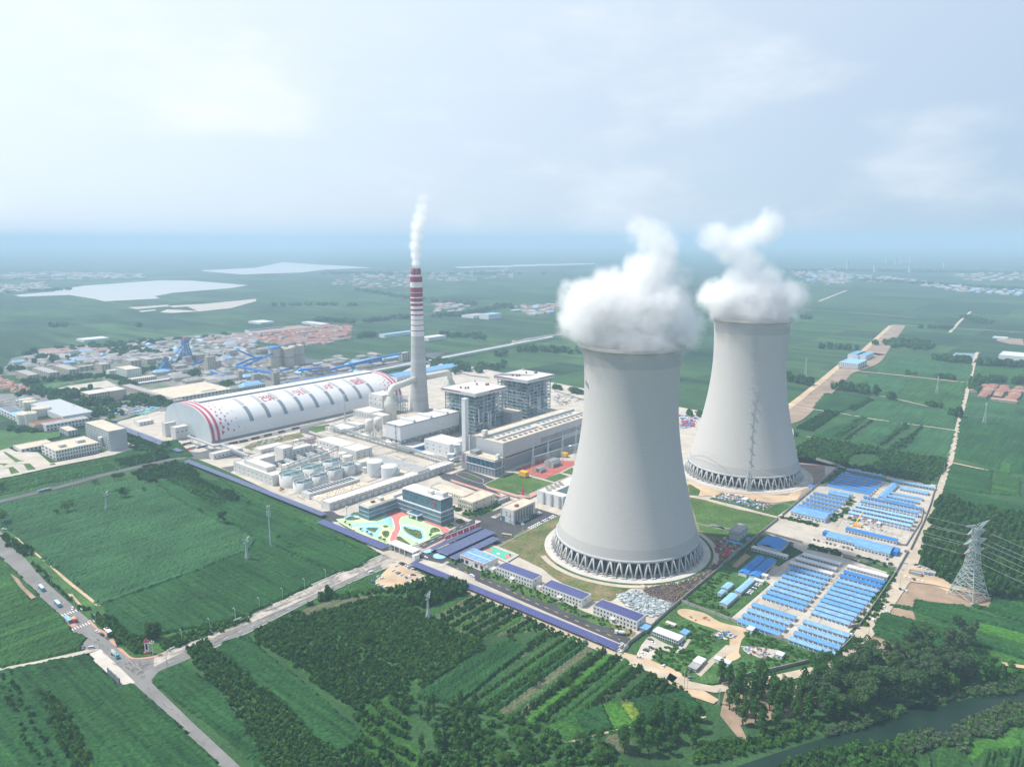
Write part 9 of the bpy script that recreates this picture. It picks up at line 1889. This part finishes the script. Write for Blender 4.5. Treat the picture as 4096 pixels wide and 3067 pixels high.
for k,pts,w,n,s,h,lb in(('E1',((100,260),(330,320)),14,26,9,13,'dark tree belt right of the far tower'),('E1',((530,350),(720,370),(900,400)),14,22,9,14,'tree belt below the corridor factory'),('E1',((960,430),(1060,440)),12,26,9,12,'tree clump in the right fields'),('E1',((1390,80),(1560,100),(1740,110)),16,28,10,13,'tree belt before the right pond'),('E1',((1820,130),(2212,150)),16,26,10,13,'tree belt before the right warehouse'),('E1',((1740,380),(1800,280),(2212,300)),12,22,9,12,'trees round the brick-red houses'),('E1',((1540,580),(1640,600)),10,26,8,14,'dark clump at the east road'),('E1',((1160,215),(1240,225)),10,26,8,9,'small clump in the right fields'),('E1',((1380,500),(1480,530)),8,20,7,9,'bushes by the farm track'),('E1',((1460,250),(1600,270)),8,20,8,9,'low trees by the straight track'),('Z4',((1040,1050),(1240,1030),(1340,1080)),50,26,13,14,'round wood beyond the corridor'),('Z4',((440,1065),(760,1080)),14,18,9,13,'long tree row above the corridor factory'),('Z4',((280,810),(380,810)),14,20,10,12,'dark clump right of the far steam'),('Z4',((1290,890),(1560,900)),14,16,10,10,'trees along the far lane'),('Z4',((1680,800),(1880,850)),20,14,11,11,'trees by the far lane end'),('Z4',((800,480),(1500,520),(2212,560)),60,9,20,14,'trees in front of the far town'),('Z4',((200,400),(1000,400),(2212,420)),160,7,34,18,'blurred trees of the far plain at the right'),('Z3',((0,1090),(250,1090),(620,1110)),26,16,11,13,'dark trees left of the nearer tower top'),('Z2',((1480,1180),(1700,1240),(2212,1230)),50,13,11,9,'thick trees beside the coal railway'),('Z2',((1480,800),(1800,780),(2180,700)),26,9,14,13,'trees right of the chimney'),('Z2',((1600,960),(1980,980)),30,13,13,13,'trees around the white warehouse'),('Z2',((450,820),(860,850),(1330,800)),24,10,14,12,'trees behind the red village'),('Z2',((780,990),(1010,960)),18,20,12,12,'wood edge right of the red village'),('Z2',((850,560),(1340,640),(2212,720)),40,5,17,12,'hedgerow trees in the hazy middle'),('Z2',((600,420),(1330,430),(2212,420)),190,5,34,15,'blurred village trees near the horizon'),('Z2',((100,700),(500,690),(900,700)),30,6,16,11,'hedgerow left of the chimney'),('Z1',((850,1040),(1200,1130),(1400,1100)),60,18,12,11,'old trees of the mine quarter'),('A1',((200,260),(100,280)),30,22,12,12,'trees left of the peach slabs'),('A1',((500,150),(850,130)),40,20,12,12,'trees behind the peach slabs'),('A1',((350,420),(700,390),(1200,340)),14,26,8,9,'trees in front of the peach slabs'),('A1',((700,560),(900,620),(980,540)),20,26,9,11,'garden trees below the plaza'),('A1',((1040,680),(1250,720),(1340,690)),20,34,9,12,'dense trees before the cultural hall'),('A1',((660,570),(900,690),(1000,740)),8,30,6,6,'avenue trees left of the hall'),('A1',((1600,480),(1640,440)),8,26,8,9,'trees at the corner of the courtyard building'),('A1',((1760,620),(2050,680)),20,26,9,10,'dark trees below the courtyard building'),('A2',((480,340),(620,300)),14,30,9,10,'trees behind the courtyard workshop'),('A1',((1080,790),(1250,850)),10,26,8,9,'trees beside the grey office tower road'),('Z1',((0,590),(600,560)),20,5,18,12,'faint trees on the lake shore'),('Z1',((400,880),(600,880)),20,8,12,12,'clump in the far left fields'),('Z1',((1180,885),(1250,880)),12,12,12,12,'small clump in the left middle fields'),('A1',((0,1010),(540,1060)),12,14,6,6,'young trees below the left factory'),('A4',((0,200),(300,300)),26,22,10,12,'trees behind the nearer boiler house'),('A4',((600,80),(650,60)),12,22,10,10,'trees at the field edge behind the boilers'),('A4',((1300,480),(1690,560)),10,18,8,8,'bushes at the back of the materials yard'),('E2',((960,570),(1100,590)),8,14,8,8,'bushes between the towers'),('B2',((600,720),(330,640)),3,30,3,2,'clipped shrubs in the camp lane'),('F7',((700,600),(760,560)),3,60,3.4,2,'hedge blocks in the camp lane'),('F7',((780,540),(860,470)),4,60,3.4,2,'second hedge block in the camp lane'),('F7',((870,440),(920,390)),4,60,3.4,2,'third hedge block in the camp lane'),('F6',((75,180),(440,270)),3,60,3,2.4,'hedge along the camp gate wall'),('F6',((350,470),(760,580),(1180,680)),4,50,3,2.6,'weedy hedge between the camp yards'),('B4',((600,0),(480,190),(330,440)),4,44,3.4,2.6,'hedge along the east road wall'),('B4',((250,560),(180,650),(90,720)),4,44,3.4,2.6,'hedge at the lowest camp corner')):
 belt(k,pts,w,n,s,h,lb)
for pts in(((60,1090),(300,1060),(560,1180),(700,1050),(620,1240),(480,1380),(380,1400),(250,1300),(20,1220)),((350,600),(700,700),(860,760),(860,700),(760,600),(900,560),(700,440),(820,330),(950,260),(880,230),(760,260)),((100,850),(360,820),(560,850),(760,960),(700,1000),(640,1100),(460,1180),(420,1000),(380,890)),((1080,880),(1400,1000),(1900,1180),(1800,1230),(1450,1290),(1000,1350),(760,1330),(1000,1250),(1200,1230),(1450,1180),(1440,1100),(1040,1030))):
 scatter('weed_growth',rows(PX('B3',*pts),3.0,3.0,CA,.5,.35),2.2,1.4,[M_F1,M_F2,M_F3],(.35,.5,.15),'rank weeds in the lots below the camp')
scatter('weed_growth',rows(PX('B2',(200,340),(400,175),(470,190),(300,330)),4,4,CA,.5,.3),3,1.6,[M_F1,M_F2,M_F3],(.6,.4,0),'weeds at the top corner of the camp')
ZL[0]=.1
patch('town_ground',PX('Z1',(100,1150),(350,1090),(850,1040),(1500,960),(2212,920),(2212,1296),(0,1296)),mat('town_ground',(.20,.20,.18),.95,0,.012,col2=(.07,.12,.06)),z=-.02)
patch('town_ground',PX('A1',(-200,560),(440,540),(560,560),(1100,760),(700,660),(0,700),(-200,720)),M_ASPH2,z=.03)
for k,pl,n_,gz,hh in(('A2',((0,330),(480,60),(1500,40),(1500,440),(900,620),(600,560)),60,52,11),('A2',((900,60),(1500,0),(1560,300),(1000,420)),40,46,15),('Z1',((700,1100),(1500,1000),(2212,940),(2212,1100),(1500,1180),(900,1200)),120,40,9),('Z1',((150,1160),(700,1100),(900,1200),(400,1290),(100,1250)),60,36,9),('A1',((-100,640),(300,590),(700,610),(400,640),(0,690)),50,14,2.5),('A3',((500,330),(0,300),(300,100),(1100,60),(1300,180)),26,44,8),('F3',((350,600),(700,560),(1000,600),(800,680),(420,720)),22,34,7)):
 village(k,pl,n_,gz*.55,'mixed works building of the old mine quarter','works',((3,.22),(2,.6),(4,.18)),grid=gz,h=hh)
for k,pts,w,n,s_,h,lb in(('A2',((0,300),(450,150),(900,100)),40,16,9,9,'trees between the mine works'),('A2',((900,420),(1100,500)),20,20,8,8,'trees behind the coal dome'),('Z1',((200,1130),(1000,1050),(2000,960)),60,9,13,10,'old trees at the edge of the mine quarter'),('A1',((200,560),(500,560)),20,20,8,8,'roadside trees by the estate')):belt(k,pts,w,n,s_,h,lb)
print('counts',NC,NT,NWIN)
patch('town_ground',PX('A1',(440,450),(900,400),(1300,330),(2100,300),(2212,620),(2212,760),(1700,820),(1480,900),(1240,860),(1050,740),(760,640)),mat('town_ground_green',(.05,.11,.04),.95,0,.02,col2=(.24,.23,.19)),z=.01)
village('A1',((1150,740),(1500,700),(2000,700),(2212,760),(1700,800),(1400,860)),60,9,'site sheds and stores between hall and dome','sheds',((3,.4),(4,.3),(2,.3)),grid=13,h=3)
for pts in(((1180,760),(1700,700),(2100,720)),((1000,800),(1250,780),(1500,840)),((1600,620),(2100,690)),((700,560),(980,600)),((1240,330),(1560,380),(1620,470)),((430,470),(800,690),(1050,760))):belt('A1',pts,16,26,6,7,'trees scattered round the mine offices')
heap(PX('A1',(1100,760),(1700,700),(2150,740),(1600,830),(1250,850)),160,3.0,[M_SC1,M_SC4,M_BLUE3,M_SC3],1.5,label='stores and netting on the strip behind the dome end')
